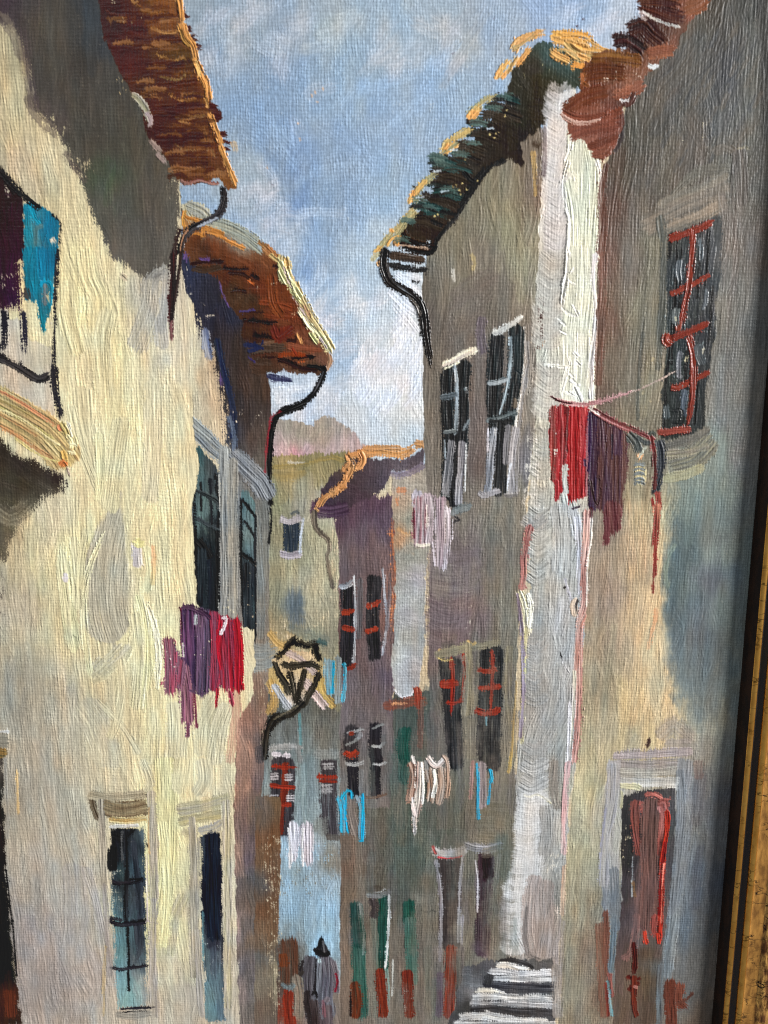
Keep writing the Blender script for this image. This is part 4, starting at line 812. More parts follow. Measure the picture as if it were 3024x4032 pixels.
S('K23', '720,10 900,14 1130,0', 60, (160,150,146), (140,132,126), th=.09, rag=.2); S('K23', '730,155 830,160 860,172', 36, (178,176,140), (196,192,160), th=.1); S('K23', '735,190 735,300', 26, (176,172,140), th=.08)
R('K23', '655,-20 728,-20 735,300 728,600 716,900 700,1000 630,1000 610,800 622,400', [(690,50,168,164,164),(660,300,164,164,158),(700,500,160,160,156),(660,700,148,150,154),(660,900,112,122,132)], ang=92, spread=2, w=30, l=260, n=2.4, rag=3, fmix=.5, th=.06, soft=3)
R('K23', '1112,-20 1205,-20 1200,400 1160,800 1110,1150 1045,1150 1085,700 1105,350', [(1150,100,134,136,138),(1150,500,120,126,132),(1120,900,112,120,126),(1080,1100,116,124,130)], ang=88, spread=2, w=34, l=260, n=2.4, rag=3, fmix=.5, th=.06, soft=5, op=.8)
S('K23', '690,20 680,250 640,500 620,800', 60, (168,166,162), (146,148,156), th=.09, op=.9); S('K23', '640,300 615,500 600,700', 12, (136,138,160), op=.8); S('K23', '1120,60 1130,300 1110,600 1070,1000', 50, (128,134,140), (110,116,122), th=.08, op=.9); S('K23', '1105,100 1100,180', 12, (176,180,180), th=.08)
S('K23', '830,260 830,400 860,600', 60, (140,74,66), (112,70,64), th=.09, br=1.6); S('K23', '870,260 880,320 880,380', 26, (150,80,72), th=.1); S('K23', '940,260 930,500 930,800 920,1080', 130, (118,84,78), (98,74,70), th=.08, br=1.8)
S('K23', '990,280 1020,300 1000,600', 60, (136,72,66), (160,96,90), th=.09); S('K23', '900,215 950,210 1000,235', 36, (150,84,76), (190,110,100), th=.14); S('K23', '985,290 990,330', 14, (200,130,126), th=.12)
S('K23', '1035,310 1040,420 1015,600 1005,800 995,1000 990,1180', 30, (190,50,36), (164,46,34), th=.26, rag=.35, br=1.6, taper=(.02,.05)); S('K23', '1030,520 1005,700 985,1000', 18, (120,24,20), th=.12); S('K23', '1018,660 1005,850 1000,1050', 8, (224,120,100), th=.22)
S('K23', '960,1000 950,1110 990,1130', 30, (176,66,54), (140,70,64), th=.14); S('K23', '890,1100 895,1150 905,1185', 22, (190,60,44), th=.2); S('K23', '975,1120 985,1185', 26, (196,56,40), th=.2); S('K23', '850,1080 870,1070 890,1100', 14, (96,70,68), th=.1)
S('K23', '840,1000 830,1120 800,1240 750,1280', 40, (110,84,82), (140,100,94), th=.08, op=.9); S('K23', '815,620 812,760 808,880', 7, (150,156,160), th=.08); S('K23', '820,780 830,880', 14, (120,90,60), th=.05, op=.8)
S('K23', '820,1180 830,1300 822,1380', 26, (78,36,30), th=.2, gloss=.25); S('K23', '780,1400 830,1420 860,1410', 36, (84,38,32), (110,60,54), th=.3, gloss=.25); S('K23', '790,1490 830,1450 855,1440', 36, (92,44,38), th=.3, gloss=.25); S('K23', '825,1400 820,1560 838,1659', 34, (86,34,26), (108,50,40), th=.26, gloss=.25)
S('K23', '825,1465 840,1470', 20, (170,110,100), th=.2, gloss=.3)
S('K23', '640,980 645,1100 635,1250 650,1380', 40, (124,70,56), (104,62,50), th=.08, op=.9); S('K23', '600,1060 610,1300 630,1659', 60, (124,88,72), (112,72,58), op=.75, th=.06); S('K23', '660,1380 670,1450 680,1530', 26, (96,50,44), (140,86,80), th=.26, gloss=.25)
S('K23', '690,1000 680,1200 670,1370', 40, (112,130,138), (96,110,120), th=.08); S('K23', '650,1430 660,1540 680,1659', 22, (90,146,156), (130,160,166), th=.1); S('K23', '690,700 700,900 700,1100', 60, (112,122,132), (96,104,112), op=.85, th=.06)
S('K23', '640,1440 645,1540 655,1659', 16, (120,54,46), th=.1)
S('K23', '1090,1000 1060,1200 1040,1400', 60, (112,122,128), (126,134,138), th=.07, op=.9); S('K23', '1000,1330 990,1500 985,1720', 40, (104,112,116), (96,96,96), th=.07)
S('K23', '1060,1440 1060,1560 1070,1720', 80, (104,54,42), (90,52,42), th=.09, rag=.6); S('K23', '1120,1450 1120,1560 1160,1600', 50, (106,58,46), (120,70,56), th=.11, rag=.6); S('K23', '1110,1570 1150,1560 1210,1510', 20, (100,62,52), th=.16)
S('K23', '1260,560 1240,700 1220,960', 60, (78,82,92), (92,96,104), op=.7, th=.05); S('K23', '1260,100 1230,400', 80, (104,98,100), (92,92,96), op=.6); S('K23', '1240,0 1250,100', 60, (120,98,92), op=.7)
SPACES['L'] = (500, 1600, 900/635.0); SPACES['N'] = (0, 700, 500/423.0)
# ================================================================ second house on the left (navy shade, brown roof)
SH = use('painted_house', None, 'second house on the left with navy shaded wall and brown gable roof')
R('O', '385,500 520,600 585,840 583,1100 580,1500 560,1800 556,2330 400,2330 380,1500 385,800',
  [(410,590,44,49,71),(460,560,46,43,51),(450,620,44,45,57),(490,680,40,43,61),(480,600,52,45,43),(500,850,52,49,51),(520,740,58,47,43),(550,820,74,55,45),(560,950,82,67,59),(500,930,56,59,71),(530,900,60,53,51),
   (520,980,70,65,63),(560,1020,98,91,83),(570,1100,112,114,110),(575,1200,116,114,106),(570,1300,120,114,104),(570,1400,128,120,110),(500,1050,120,124,128),(510,1250,150,148,144),(540,1450,128,116,102),
   (560,1500,120,99,85),(530,1500,176,126,102),(520,1600,184,138,116),(520,1700,180,134,110),(540,1560,150,110,95),(560,1600,90,83,83),(550,1700,96,83,87),(575,1720,120,99,79),(560,1800,98,85,87),(540,1850,100,87,95),
   (510,1850,178,142,122),(555,1900,84,85,89),(545,2000,90,89,91),(510,2000,170,144,138),(505,2150,150,134,132),(540,2100,104,99,102),(550,2180,110,104,99),(570,1850,110,85,65),(575,1950,104,83,65),(570,2050,116,97,79)],
  ang=89, spread=4, w=44, l=260, n=2.6, rag=2, fmix=.6, cvar=.02, edge=.2)
R('O', '552,1720 606,1720 606,1830 602,2000 598,2120 602,2330 548,2330',
  [(565,1740,100,92,86),(595,1740,112,88,64),(590,1820,112,76,52),(595,1900,108,78,58),(570,1850,112,82,60),(575,1950,104,74,54),(590,2000,116,88,66),(570,2050,106,88,72),(595,2100,150,134,108),(575,2200,110,96,84),(555,1900,84,84,86),(555,2080,100,100,98)],
  ang=90, spread=2, w=30, l=260, n=2.4, rag=2, fmix=.6, idn=-1)
specks('K13', '60,480 170,480 170,1659 100,1659', (196,180,150), thr=.86); specks('K12', '20,1100 110,1100 110,1560 40,1560', (190,176,148), thr=.9)
# its lit wall between the two shades
R('K01', '1180,330 1230,290 1280,330 1330,480 1370,560 1425,600 1440,720 1460,860 1490,960 1508,1060 1512,1290 1480,1659 1240,1659 1200,1200 1150,800 1140,500',
  [(1230,340,208,186,152),(1220,480,214,202,164),(1300,500,198,184,160),(1250,700,212,202,168),(1350,700,200,178,146),(1400,750,194,168,134),(1250,900,208,196,162),(1400,950,196,168,134),(1470,1000,190,166,134),
   (1250,1050,206,192,160),(1450,1150,202,176,140),(1350,1150,206,186,152),(1240,1300,208,198,166),(1500,1250,190,170,140),(1380,620,150,148,152),(1260,1600,206,196,164)],
  ang=88, spread=4, w=40, l=220, n=2, rag=4, dryband=26, fmix=.6, idn=SH)
S('K01', '1340,500 1350,600 1370,680', 50, (96,108,142), (150,150,156), dry=.35, th=.05); S('K01', '1440,640 1470,760 1500,880', 14, (128,142,168), (80,92,128), th=.07, dry=.15); S('K01', '1440,700 1450,860', 18, (86,64,104), th=.05, dry=.4)
S('K01', '1420,560 1450,720 1500,900 1530,1060 1520,1200', 44, (36,44,72), (44,48,60), th=.05); S('K01', '1500,1060 1530,1200 1530,1300', 36, (92,104,124), (56,64,84), dry=.2, th=.05)
S('K01', '1345,400 1400,400', 10, (206,196,180), th=.08); specks('K01', '1190,100 1240,100 1240,300 1190,300', (206,196,180), thr=.9); specks('K01', '1320,320 1420,320 1400,420 1330,400', (200,190,176), thr=.95)
specks('K01', '1520,1000 1659,1000 1659,1150 1520,1150', (204,190,170), thr=1.02); specks('K11', '0,1000 90,1000 90,1120 0,1120', (204,190,170), thr=.98)
S('K01', '1205,0 1215,30', 10, (104,74,140), th=.1)
# brown roof (space B)
rf = use('painted_roof', SH, 'rust brown roof with dark tile dabs and a thick cream yellow verge')
R('B', '400,360 420,190 520,190 600,290 760,350 960,480 1060,530 1160,640 1300,930 1400,1130 1475,1260 1470,1370 1400,1420 1240,1430 1160,1420 1030,1430 920,1420 880,1360 900,1290 860,1200 830,1040 760,960 700,880 660,720 470,640 410,520',
  [(440,300,165,110,57),(480,230,156,150,129),(600,340,156,152,133),(800,410,143,145,131),(900,480,143,143,129),(500,430,95,51,28),(600,470,103,51,28),(720,540,95,47,26),(560,520,64,46,38),(640,560,88,46,28),(860,560,103,53,30),
   (900,640,92,47,30),(1000,560,119,77,51),(1060,660,115,66,41),(780,680,77,47,36),(720,640,80,42,26),(900,760,88,49,36),(780,760,64,49,39),(1000,800,99,49,32),(860,880,66,53,43),(940,950,77,51,38),(1080,900,112,55,32),(1120,1000,99,44,26),
   (900,1050,64,42,32),(1000,1080,84,49,34),(1150,1100,101,51,34),(950,1150,64,40,32),(1050,1180,88,55,38),(1220,1100,110,64,45),(1200,1200,103,57,41),(900,1240,55,40,38),(1000,1260,82,49,38),(1150,1260,92,55,41),(1300,1240,106,66,47),(1400,1260,117,80,62),
   (1000,1340,69,49,39),(1200,1360,88,55,41),(1350,1380,79,58,47),(950,1380,77,58,47),(1250,1420,119,97,81)],
  ang=-12, spread=16, w=46, l=140, n=2.4, rag=5, fmix=.5, th=.07, gloss=.38)
S('B', '420,200 440,260 470,300', 60, (176,166,134), (188,180,150), th=.1); S('B', '450,200 540,240 590,290', 80, (178,172,144), (150,150,140), th=.1, rag=.4, br=1.8)
S('B', '540,330 700,350 850,420 980,520', 90, (164,162,140), (140,146,136), th=.11, rag=.4, br=1.6); S('B', '960,490 995,525', 40, (158,172,174), th=.08)
for p, wd, c in [('410,260 440,290 500,310 560,330', 30, (220,150,66)), ('540,360 600,380 660,400 700,420', 44, (222,150,72)), ('690,430 740,460 800,490 850,510', 36, (216,142,72)), ('600,370 560,390 540,420', 24, (200,130,60)), ('420,240 405,300 410,350', 26, (216,160,70)), ('430,400 520,410 560,430', 22, (190,120,50))]:
    S('B', p, wd, c, (176,110,50), th=.16, rag=.5)
DBR = [(34,24,18),(44,30,20),(52,36,24)]
for p, wd in [('470,625 560,615 690,610', 30), ('700,660 800,665 880,660', 26), ('740,690 840,700 900,740', 24), ('760,820 830,815 870,825', 26), ('820,970 900,975 990,975', 12), ('850,1030 940,1040 1050,1050 1110,1040', 26), ('920,1145 1000,1150 1080,1180', 30), ('970,1310 1040,1310 1080,1300', 22), ('1200,1310 1280,1300 1360,1300', 34),
              ('1100,1310 1180,1340 1260,1380 1380,1390', 40), ('1160,1180 1210,1190 1240,1150', 30), ('850,1040 880,1040', 20), ('900,700 960,740', 24), ('1060,640 1100,650', 18)]:
    S('B', p, wd, DBR[(len(p)+wd) % 3], (58,40,28), th=.12, rag=.5, gloss=.3)
for p, wd, c in [('480,660 570,675 680,650', 50, (66,50,40)), ('960,900 1100,920 1200,950', 40, (126,58,34)), ('1000,1000 1100,1010 1230,1010', 40, (114,54,34)), ('1070,1100 1100,1160 1180,1100', 90, (104,44,28)), ('1100,1050 1180,1060', 40, (110,60,40)), ('900,1250 1000,1230 1140,1240', 60, (74,58,48)),
                 ('1180,1220 1280,1240 1400,1250', 44, (124,68,48)), ('1000,1200 1060,1190', 30, (110,80,60)), ('1040,720 1060,900 1120,1000', 60, (116,58,32)), ('1100,1290 1200,1280 1300,1290', 26, (130,56,30)), ('880,740 920,770', 20, (190,90,40)), ('1240,1330 1300,1330', 20, (170,80,40)), ('900,1330 1040,1340', 50, (72,54,44)), ('1240,1140 1270,1200', 26, (210,150,90)), ('1200,1240 1230,1290', 20, (130,50,34))]:
    S('B', p, wd, c, None, th=.10, rag=.5, br=1.5)
specks('B', '900,740 1150,740 1150,820 900,820', (200,180,150), thr=1.05); specks('B', '1140,990 1260,990 1260,1080 1140,1080', (206,160,120), thr=1.0)
S('B', '1000,500 1060,560 1110,600', 60, (180,116,66), (150,100,60), th=.14, rag=.6); S('B', '960,470 1000,500', 40, (150,104,60), th=.12); S('B', '1040,560 1090,600 1120,570', 30, (196,170,110), th=.16)
for p, wd, c, t in [('1140,590 1180,720 1250,860 1320,1000 1400,1120 1475,1250', 70, (192,172,118), .22), ('1100,600 1150,700 1200,820 1250,900', 44, (206,204,142), .34), ('1110,680 1150,760', 60, (206,206,150), .34), ('1130,600 1170,700 1220,800 1270,880', 34, (228,226,168), .42),
                    ('1250,960 1300,1040 1360,1110', 40, (214,206,170), .34), ('1280,1000 1330,1080 1400,1150', 26, (226,222,180), .38), ('1380,1120 1430,1190 1470,1260', 44, (214,212,160), .34), ('1400,1160 1450,1240', 14, (176,160,170), .3), ('1140,650 1170,740 1200,800', 14, (170,150,140), .3), ('1200,860 1260,940 1320,1040', 12, (180,160,160), .3),
                    ('1150,590 1165,660', 30, (204,160,90), .2), ('1230,760 1260,820', 26, (190,160,100), .2), ('1290,930 1330,1010', 30, (170,130,96), .2), ('1330,1130 1380,1200', 40, (196,200,140), .3), ('1470,1280 1475,1340 1440,1400', 30, (170,130,100), .12)]:
    S('B', p, wd, c, None, th=t, rag=.6, br=1.6)
S('B', '670,740 690,830 740,940', 8, (96,74,132), th=.1); S('B', '530,590 600,600', 10, (90,64,120), th=.1); S('B', '410,590 430,560 430,620', 10, (96,74,130), th=.1); S('B', '815,970 930,965', 8, (70,60,110), th=.08); S('B', '880,1300 930,1340', 10, (60,50,96), th=.08)
S('B', '850,1210 960,1230 880,1260', 26, (40,44,72), th=.08); S('B', '1030,1440 1100,1460 1180,1470', 50, (44,46,76), (90,92,116), th=.08, rag=.6, dry=.12)
# its curving drainpipe
dp = use('painted_drainpipe', SH, 'thin black drainpipe curling from the brown roof, with a red edge')
S('K11', '440,745 455,770 430,840 390,910 340,960 280,1000 210,1020 160,1045 130,1100 110,1200 105,1350 100,1500 108,1640', 36, (20,18,20), (34,30,32), th=.2, rag=.35, gloss=.3)
S('K11', '330,970 260,1000 180,1030', 52, (20,18,20), th=.2, rag=.6, gloss=.3); S('K11', '180,1025 120,1060 95,1150 85,1280 70,1450', 12, (150,46,54), th=.1, op=.9)
S('K11', '350,730 410,735 445,750', 20, (24,20,20), th=.14); S('K12', '105,0 112,80 100,240', 16, (28,28,30), th=.08, dry=.25)
# windows of this house (space L)
w = use('painted_window', SH, 'tall teal and black window under a slanting grey lintel')
R('L', '180,110 200,110 262,190 258,250 256,575 195,575 188,380 180,220', [(200,130,54,84,88),(215,200,84,112,114),(245,220,52,56,60),(240,190,60,60,60),(200,300,90,116,116),(225,300,96,118,118),(248,330,44,48,50),(210,400,36,42,46),(235,450,34,40,44),(200,540,34,38,42),(245,540,36,38,42)],
  ang=89, spread=3, w=24, l=180, n=3, rag=2.5, fmix=.5, th=.07)
S('L', '183,120 186,260 190,380 193,560', 9, (24,26,30), th=.07, dry=.18); S('L', '250,190 256,280 252,400 255,560', 12, (22,26,30), th=.09); S('L', '205,210 207,290', 8, (30,30,34), th=.07); S('L', '232,200 236,330', 8, (34,36,40), th=.07)
S('L', '185,232 215,245 250,265 258,290', 10, (30,34,36), (60,68,70), th=.14); S('L', '195,310 225,328 250,340 285,350', 9, (32,38,42), (60,68,72), th=.14, taper=(0,.5)); S('L', '200,372 215,390 230,420', 22, (28,32,34), th=.12); S('L', '210,400 208,570', 24, (30,36,40), (44,50,54), th=.09)
li = use('painted_lintel', SH, 'blue grey slanting lintel strokes over the two teal windows')
S('L', '160,50 200,75 245,120 290,150', 50, (142,148,148), (118,126,132), th=.11, rag=.3, br=1.8); S('L', '155,10 175,40 230,90', 26, (120,130,134), (150,154,150), th=.1, rag=.4); S('L', '272,120 274,300 276,450 272,580', 34, (138,142,142), (156,156,150), th=.08, rag=.25, br=1.4)
S('L', '300,140 330,170 370,210 390,245', 56, (138,142,146), (112,116,122), th=.1, rag=.3, br=1.7); S('L', '295,150 292,300 294,450 296,590', 26, (176,168,150), (140,138,130), th=.07, op=.9); S('L', '355,300 372,500 368,640', 26, (130,136,136), (112,112,106), op=.85, th=.05)
S('L', '300,660 330,690 370,700 400,690', 78, (146,150,146), (128,132,130), th=.09, rag=.3, br=1.5); S('L', '318,655 340,670 392,672', 26, (140,140,134), op=.8)
specks('L', '262,500 300,500 300,600 262,600', (200,190,160), thr=.9)
w = use('painted_window', SH, 'narrow teal and black window beside the corner drainpipe')
R('L', '316,240 330,232 352,260 358,300 358,655 330,645 318,480', [(325,260,84,112,116),(345,290,96,116,118),(330,330,110,130,130),(350,380,90,110,112),(330,420,60,76,80),(340,460,40,44,48),(325,520,34,36,40),(350,560,60,76,80),(340,620,40,44,48)],
  ang=89, spread=3, w=20, l=140, n=3, rag=2.5, fmix=.5, th=.07)
S('L', '322,262 340,285 358,310', 9, (30,34,36), th=.14, rag=.4); S('L', '326,318 345,345 356,368', 9, (32,36,38), th=.14, rag=.4); S('L', '320,410 340,425 358,440', 12, (28,32,34), th=.12); S('L', '318,260 318,480 330,640', 7, (26,28,32), th=.08, dry=.15); S('L', '335,440 336,640', 22, (30,32,36), (50,56,60), th=.08); S('L', '356,300 357,640', 5, (40,40,42), th=.06, dry=.2)
specks('L', '320,430 360,430 360,640 325,640', (190,170,140), thr=1.08)

# ================================================================ near left house
LH = use('painted_house', None, 'large near house on the left, cream lit wall under a deep grey shadow')
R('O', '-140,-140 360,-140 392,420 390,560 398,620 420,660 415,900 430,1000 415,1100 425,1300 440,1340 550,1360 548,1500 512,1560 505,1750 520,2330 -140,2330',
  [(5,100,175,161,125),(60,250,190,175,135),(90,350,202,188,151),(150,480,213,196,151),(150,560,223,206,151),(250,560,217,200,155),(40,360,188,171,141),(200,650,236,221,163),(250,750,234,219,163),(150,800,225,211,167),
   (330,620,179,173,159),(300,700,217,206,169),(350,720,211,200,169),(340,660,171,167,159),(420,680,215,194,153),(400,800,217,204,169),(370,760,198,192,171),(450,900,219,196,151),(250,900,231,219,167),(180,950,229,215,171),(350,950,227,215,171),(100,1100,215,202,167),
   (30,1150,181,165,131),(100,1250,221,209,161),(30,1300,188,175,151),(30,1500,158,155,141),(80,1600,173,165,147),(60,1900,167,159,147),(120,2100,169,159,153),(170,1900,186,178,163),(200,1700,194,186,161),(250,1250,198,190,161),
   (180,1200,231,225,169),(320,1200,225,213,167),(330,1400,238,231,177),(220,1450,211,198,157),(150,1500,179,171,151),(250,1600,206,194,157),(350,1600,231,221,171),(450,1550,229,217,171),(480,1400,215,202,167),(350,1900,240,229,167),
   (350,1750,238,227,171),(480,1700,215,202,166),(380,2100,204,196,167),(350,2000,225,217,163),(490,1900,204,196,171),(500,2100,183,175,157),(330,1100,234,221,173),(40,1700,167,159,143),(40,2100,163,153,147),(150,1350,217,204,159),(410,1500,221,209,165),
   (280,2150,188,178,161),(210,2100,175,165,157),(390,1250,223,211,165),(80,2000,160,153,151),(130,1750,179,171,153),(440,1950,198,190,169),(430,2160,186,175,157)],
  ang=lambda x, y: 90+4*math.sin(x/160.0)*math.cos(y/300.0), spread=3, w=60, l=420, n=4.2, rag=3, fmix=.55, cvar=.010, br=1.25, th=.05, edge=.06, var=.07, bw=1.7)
# big scooped stroke and thick swathes of cream
S('K02', '770,-20 740,100 700,300 680,500 690,700 740,880', 330, (180,174,152), (188,182,160), th=0.070, rag=.12, br=.9, taper=(.55,.12), edge=.6, soft=.15, var=.03)
S('K02', '600,1130 570,950 545,700 560,500 610,330 680,160', 50, (222,218,172), (228,224,184), op=.95, th=0.196, rag=.3, br=.9, taper=(.1,.4)); S('K02', '600,1140 700,1080 800,1000 850,900 880,800', 40, (206,198,160), th=0.098, rag=.6)
for x, y in [(640,1080),(690,1060),(740,1020),(700,1000),(780,980),(760,930),(820,930),(660,1040),(640,1010),(720,960)]: S('K02', [(x-30, y+26), (x, y), (x+30, y-30)], 40, (204,196,160), (192,186,160), th=0.098, rag=.5)
S('K02', '400,270 430,500 460,750 490,950', 100, (220,218,172), (212,206,166), th=0.112, rag=.3, br=.9, taper=(.2,.1)); S('K02', '480,200 500,420 510,650', 60, (214,208,168), (222,218,176), th=0.105, br=.9); S('K02', '560,150 530,330 520,520', 50, (212,206,164), th=0.084, br=.9)
S('K02', '425,430 430,480', 30, (206,200,202), th=0.098); S('K02', '485,740 490,830', 30, (224,222,176), th=0.140)
S('K02', '930,580 980,680 1015,800 1040,950 1030,1080 1020,1240', 42, (236,232,214), (232,228,188), op=.95, th=0.238, rag=.4, br=.9, taper=(.2,.3)); S('K02', '910,580 940,700 960,850 960,1050 940,1300', 60, (226,222,170), (230,226,188), th=0.140, rag=.3, br=.9)
S('K02', '880,700 900,900 900,1100 880,1300', 70, (222,216,172), (206,200,164), th=0.112, br=.9); S('K02', '890,240 890,330 895,380', 60, (200,190,190), (222,214,206), th=0.098, rag=.4); S('K02', '930,220 910,230 880,215', 44, (222,216,150), th=0.084, rag=.8); S('K02', '960,260 980,400 960,540', 50, (228,224,178), th=0.098, br=.9)
S('K02', '1000,250 1005,340 1000,500', 30, (222,160,116), (220,200,140), op=.8, th=0.035)
S('K02', '640,1260 720,1340 820,1460 900,1600', 50, (206,198,164), (196,190,158), th=0.084, br=.9); S('K02', '560,1300 620,1400 680,1560 700,1659', 200, (190,184,162), (198,192,164), th=0.049, br=.9, op=.85); S('K02', '1000,1200 1010,1400 1000,1659', 90, (220,212,166), (214,206,166), th=0.091, br=.9)
S('K02', '790,1000 800,1200 760,1400 720,1500', 60, (206,198,162), (216,208,170), th=0.084, br=.9); S('K02', '1150,1300 1160,1450 1150,1659', 150, (216,210,172), (208,202,168), th=0.077, br=.9); S('K02', '1480,1300 1430,1450 1400,1659', 110, (210,204,170), (202,196,166), th=0.077, br=.9)
S('K02', '1400,1250 1330,1400 1310,1600', 100, (218,212,174), (206,200,166), th=0.070, br=.9)
S('K03', '1080,0 1090,300 1080,700 1040,1000', 150, (230,224,166), (222,214,162), th=0.105, br=.9, rag=.2); S('K03', '1190,0 1170,180', 120, (218,210,168), th=0.070, br=.9); S('K03', '1330,0 1340,120 1300,200', 110, (206,200,168), th=0.070, br=.9); S('K03', '930,0 980,130 960,190', 60, (206,200,166), th=0.070)
S('K03', '1200,880 1130,1050 1110,1250', 80, (206,200,160), (190,184,156), th=0.070, br=.9); S('K03', '1060,400 1100,800 1070,1200', 60, (234,230,176), th=0.084, br=.9)
S('K03', '560,700 620,900 670,1150 690,1300', 60, (184,178,166), (172,166,160), th=0.070, br=.9); S('K03', '480,700 500,1000 470,1300', 160, (178,172,162), (168,162,156), op=.7, th=0.049, br=.9)
S('K01', '560,0 580,150 640,300 640,480', 140, (222,210,160), (214,200,152), th=0.105, br=.9); S('K01', '430,200 440,400 500,640', 120, (214,200,152), (222,210,162), th=0.091, br=.9); S('K01', '700,400 670,600 690,900', 140, (216,204,158), (224,214,170), th=0.084, br=.9)
S('K01', '800,1100 770,1300 720,1659', 120, (220,212,168), (208,200,160), th=0.084, br=.9); S('K01', '540,900 560,1100 620,1400', 120, (218,208,166), (210,200,160), th=0.084, br=.9); S('K01', '460,1000 520,1250 640,1550', 70, (214,206,166), th=0.084, br=.9)
S('K01', '1000,850 1000,1200 980,1600', 120, (218,208,170), (208,198,164), th=0.070, br=.9); S('K01', '650,1180 660,1400 640,1600', 60, (226,218,170), th=0.098, br=.9)
# the deep shadow painted under the eaves
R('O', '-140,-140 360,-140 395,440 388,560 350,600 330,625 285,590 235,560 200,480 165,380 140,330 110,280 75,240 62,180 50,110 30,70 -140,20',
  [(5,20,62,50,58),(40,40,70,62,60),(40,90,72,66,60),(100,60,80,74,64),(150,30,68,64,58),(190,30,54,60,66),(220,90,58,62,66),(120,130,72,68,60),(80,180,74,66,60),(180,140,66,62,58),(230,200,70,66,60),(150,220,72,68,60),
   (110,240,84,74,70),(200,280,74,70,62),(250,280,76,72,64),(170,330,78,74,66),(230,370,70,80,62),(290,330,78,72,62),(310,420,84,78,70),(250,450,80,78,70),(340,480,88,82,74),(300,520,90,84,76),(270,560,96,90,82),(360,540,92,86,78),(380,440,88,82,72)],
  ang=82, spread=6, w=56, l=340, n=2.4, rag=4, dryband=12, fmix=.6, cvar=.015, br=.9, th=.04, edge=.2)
for p, wd in [('0,110 50,160 110,260 140,380', 60), ('180,640 230,740 300,820 380,880', 60), ('430,1000 480,1090 560,1180', 50)]: S('K00', p, wd, (86,74,70), (110,98,84), op=.7, dry=.35, th=.03)
S('K00', '150,200 180,420 230,700', 70, (84,72,74), (74,64,62), op=.7, soft=.5)
specks('K00', '220,740 340,740 440,860 440,960 300,880', (196,182,140), thr=.86); specks('K00', '420,1020 600,1020 600,1200 470,1160', (190,176,140), thr=.9); specks('K00', '740,480 860,480 860,600 740,600', (206,176,120), thr=.95); specks('K00', '1090,1180 1180,1180 1180,1290 1100,1280', (214,196,160), thr=.85); specks('K00', '610,120 680,120 680,200 610,200', (190,170,130), thr=1.0)
S('K01', '960,240 1010,150 1080,110', 90, (140,140,138), (160,158,150), th=.07, op=.9); S('K01', '1000,200 980,360 900,600', 150, (164,162,154), (180,174,156), th=.07, op=.85, br=1.7); S('K01', '1090,130 1080,330 1040,500', 70, (150,150,150), (170,166,156), th=.06, op=.85); S('K01', '1050,420 1060,600', 90, (166,164,158), op=.7, th=.05)
S('K01', '790,140 830,170', 40, (196,176,144), th=.12, rag=.8)
S('K02', '1520,1100 1540,1350 1500,1659', 60, (196,150,126), (180,140,120), op=.85, th=.05)
# upper left roof
rf = use('painted_roof', LH, 'overhanging roof of umber tile strokes edged in thick orange')
R('K00', '640,-60 1170,-60 1190,160 1290,340 1300,440 1370,620 1380,680 1440,740 1440,790 1400,800 1490,1090 1545,1220 1490,1225 1430,1170 1300,1200 1200,1215 1150,1180 1100,1050 960,880 940,780 860,600 760,420 680,220',
  [(720,40,58,30,16),(900,40,94,51,24),(1050,60,117,70,35),(1130,60,126,76,40),(760,180,60,33,19),(900,180,80,36,17),(1060,180,100,56,32),(1160,200,109,67,40),(860,320,68,35,20),(1000,340,80,48,28),(1130,330,87,59,32),(1240,340,100,67,32),
   (900,440,77,35,17),(1050,480,70,38,22),(1200,460,84,48,25),(1270,520,109,64,28),(960,580,68,41,27),(1100,580,80,46,27),(1240,600,87,48,25),(1330,620,126,76,38),(1060,700,70,38,22),(1200,700,75,36,22),(1340,740,100,59,33),(1400,760,58,27,19),
   (1060,820,65,36,24),(1200,830,72,41,27),(1340,860,100,60,35),(1080,940,65,36,25),(1240,960,84,49,33),(1380,980,97,52,28),(1160,1060,73,44,30),(1300,1080,84,49,35),(1420,1080,97,56,35),(1240,1160,87,52,36),(1480,1180,126,80,44)],
  ang=-6, spread=10, w=48, l=170, n=2.6, rag=4, fmix=.55, th=.06, gloss=.4)
for k, (x, y) in enumerate([(1180,90),(1220,190),(1250,250),(1290,310),(1200,100),(1310,440),(1390,700),(1410,750),(1430,770),(1450,880),(1470,930),(1465,970)]):
    S('K00', [(x-26, y-6), (x+8, y), (x+30, y+6)], 34, (72,36,28), th=.09, rag=.9)
for p, wd, c in [('890,30 930,60 1000,70 1090,60', 26, (206,150,84)), ('860,10 900,14', 20, (190,140,80)), ('990,185 1050,210 1110,220 1170,200', 26, (214,156,84)), ('1030,355 1080,380 1140,395 1200,390 1215,420', 24, (206,150,80)), ('1110,620 1160,650 1230,660 1290,658', 18, (210,150,80)),
                 ('1150,755 1180,790 1240,808', 20, (196,150,90)), ('1200,460 1215,490 1180,520 1120,520 1050,500', 14, (150,128,80)), ('1150,760 1240,770 1340,760', 34, (150,108,62)), ('1240,930 1380,920', 40, (140,96,60)), ('1140,940 1200,980 1300,980 1370,980 1400,1020', 14, (160,120,76)), ('1330,840 1350,920', 30, (140,90,50))]:
    S('K00', p, wd*.85, c, (130,84,46), th=.13, rag=.7, op=.9)
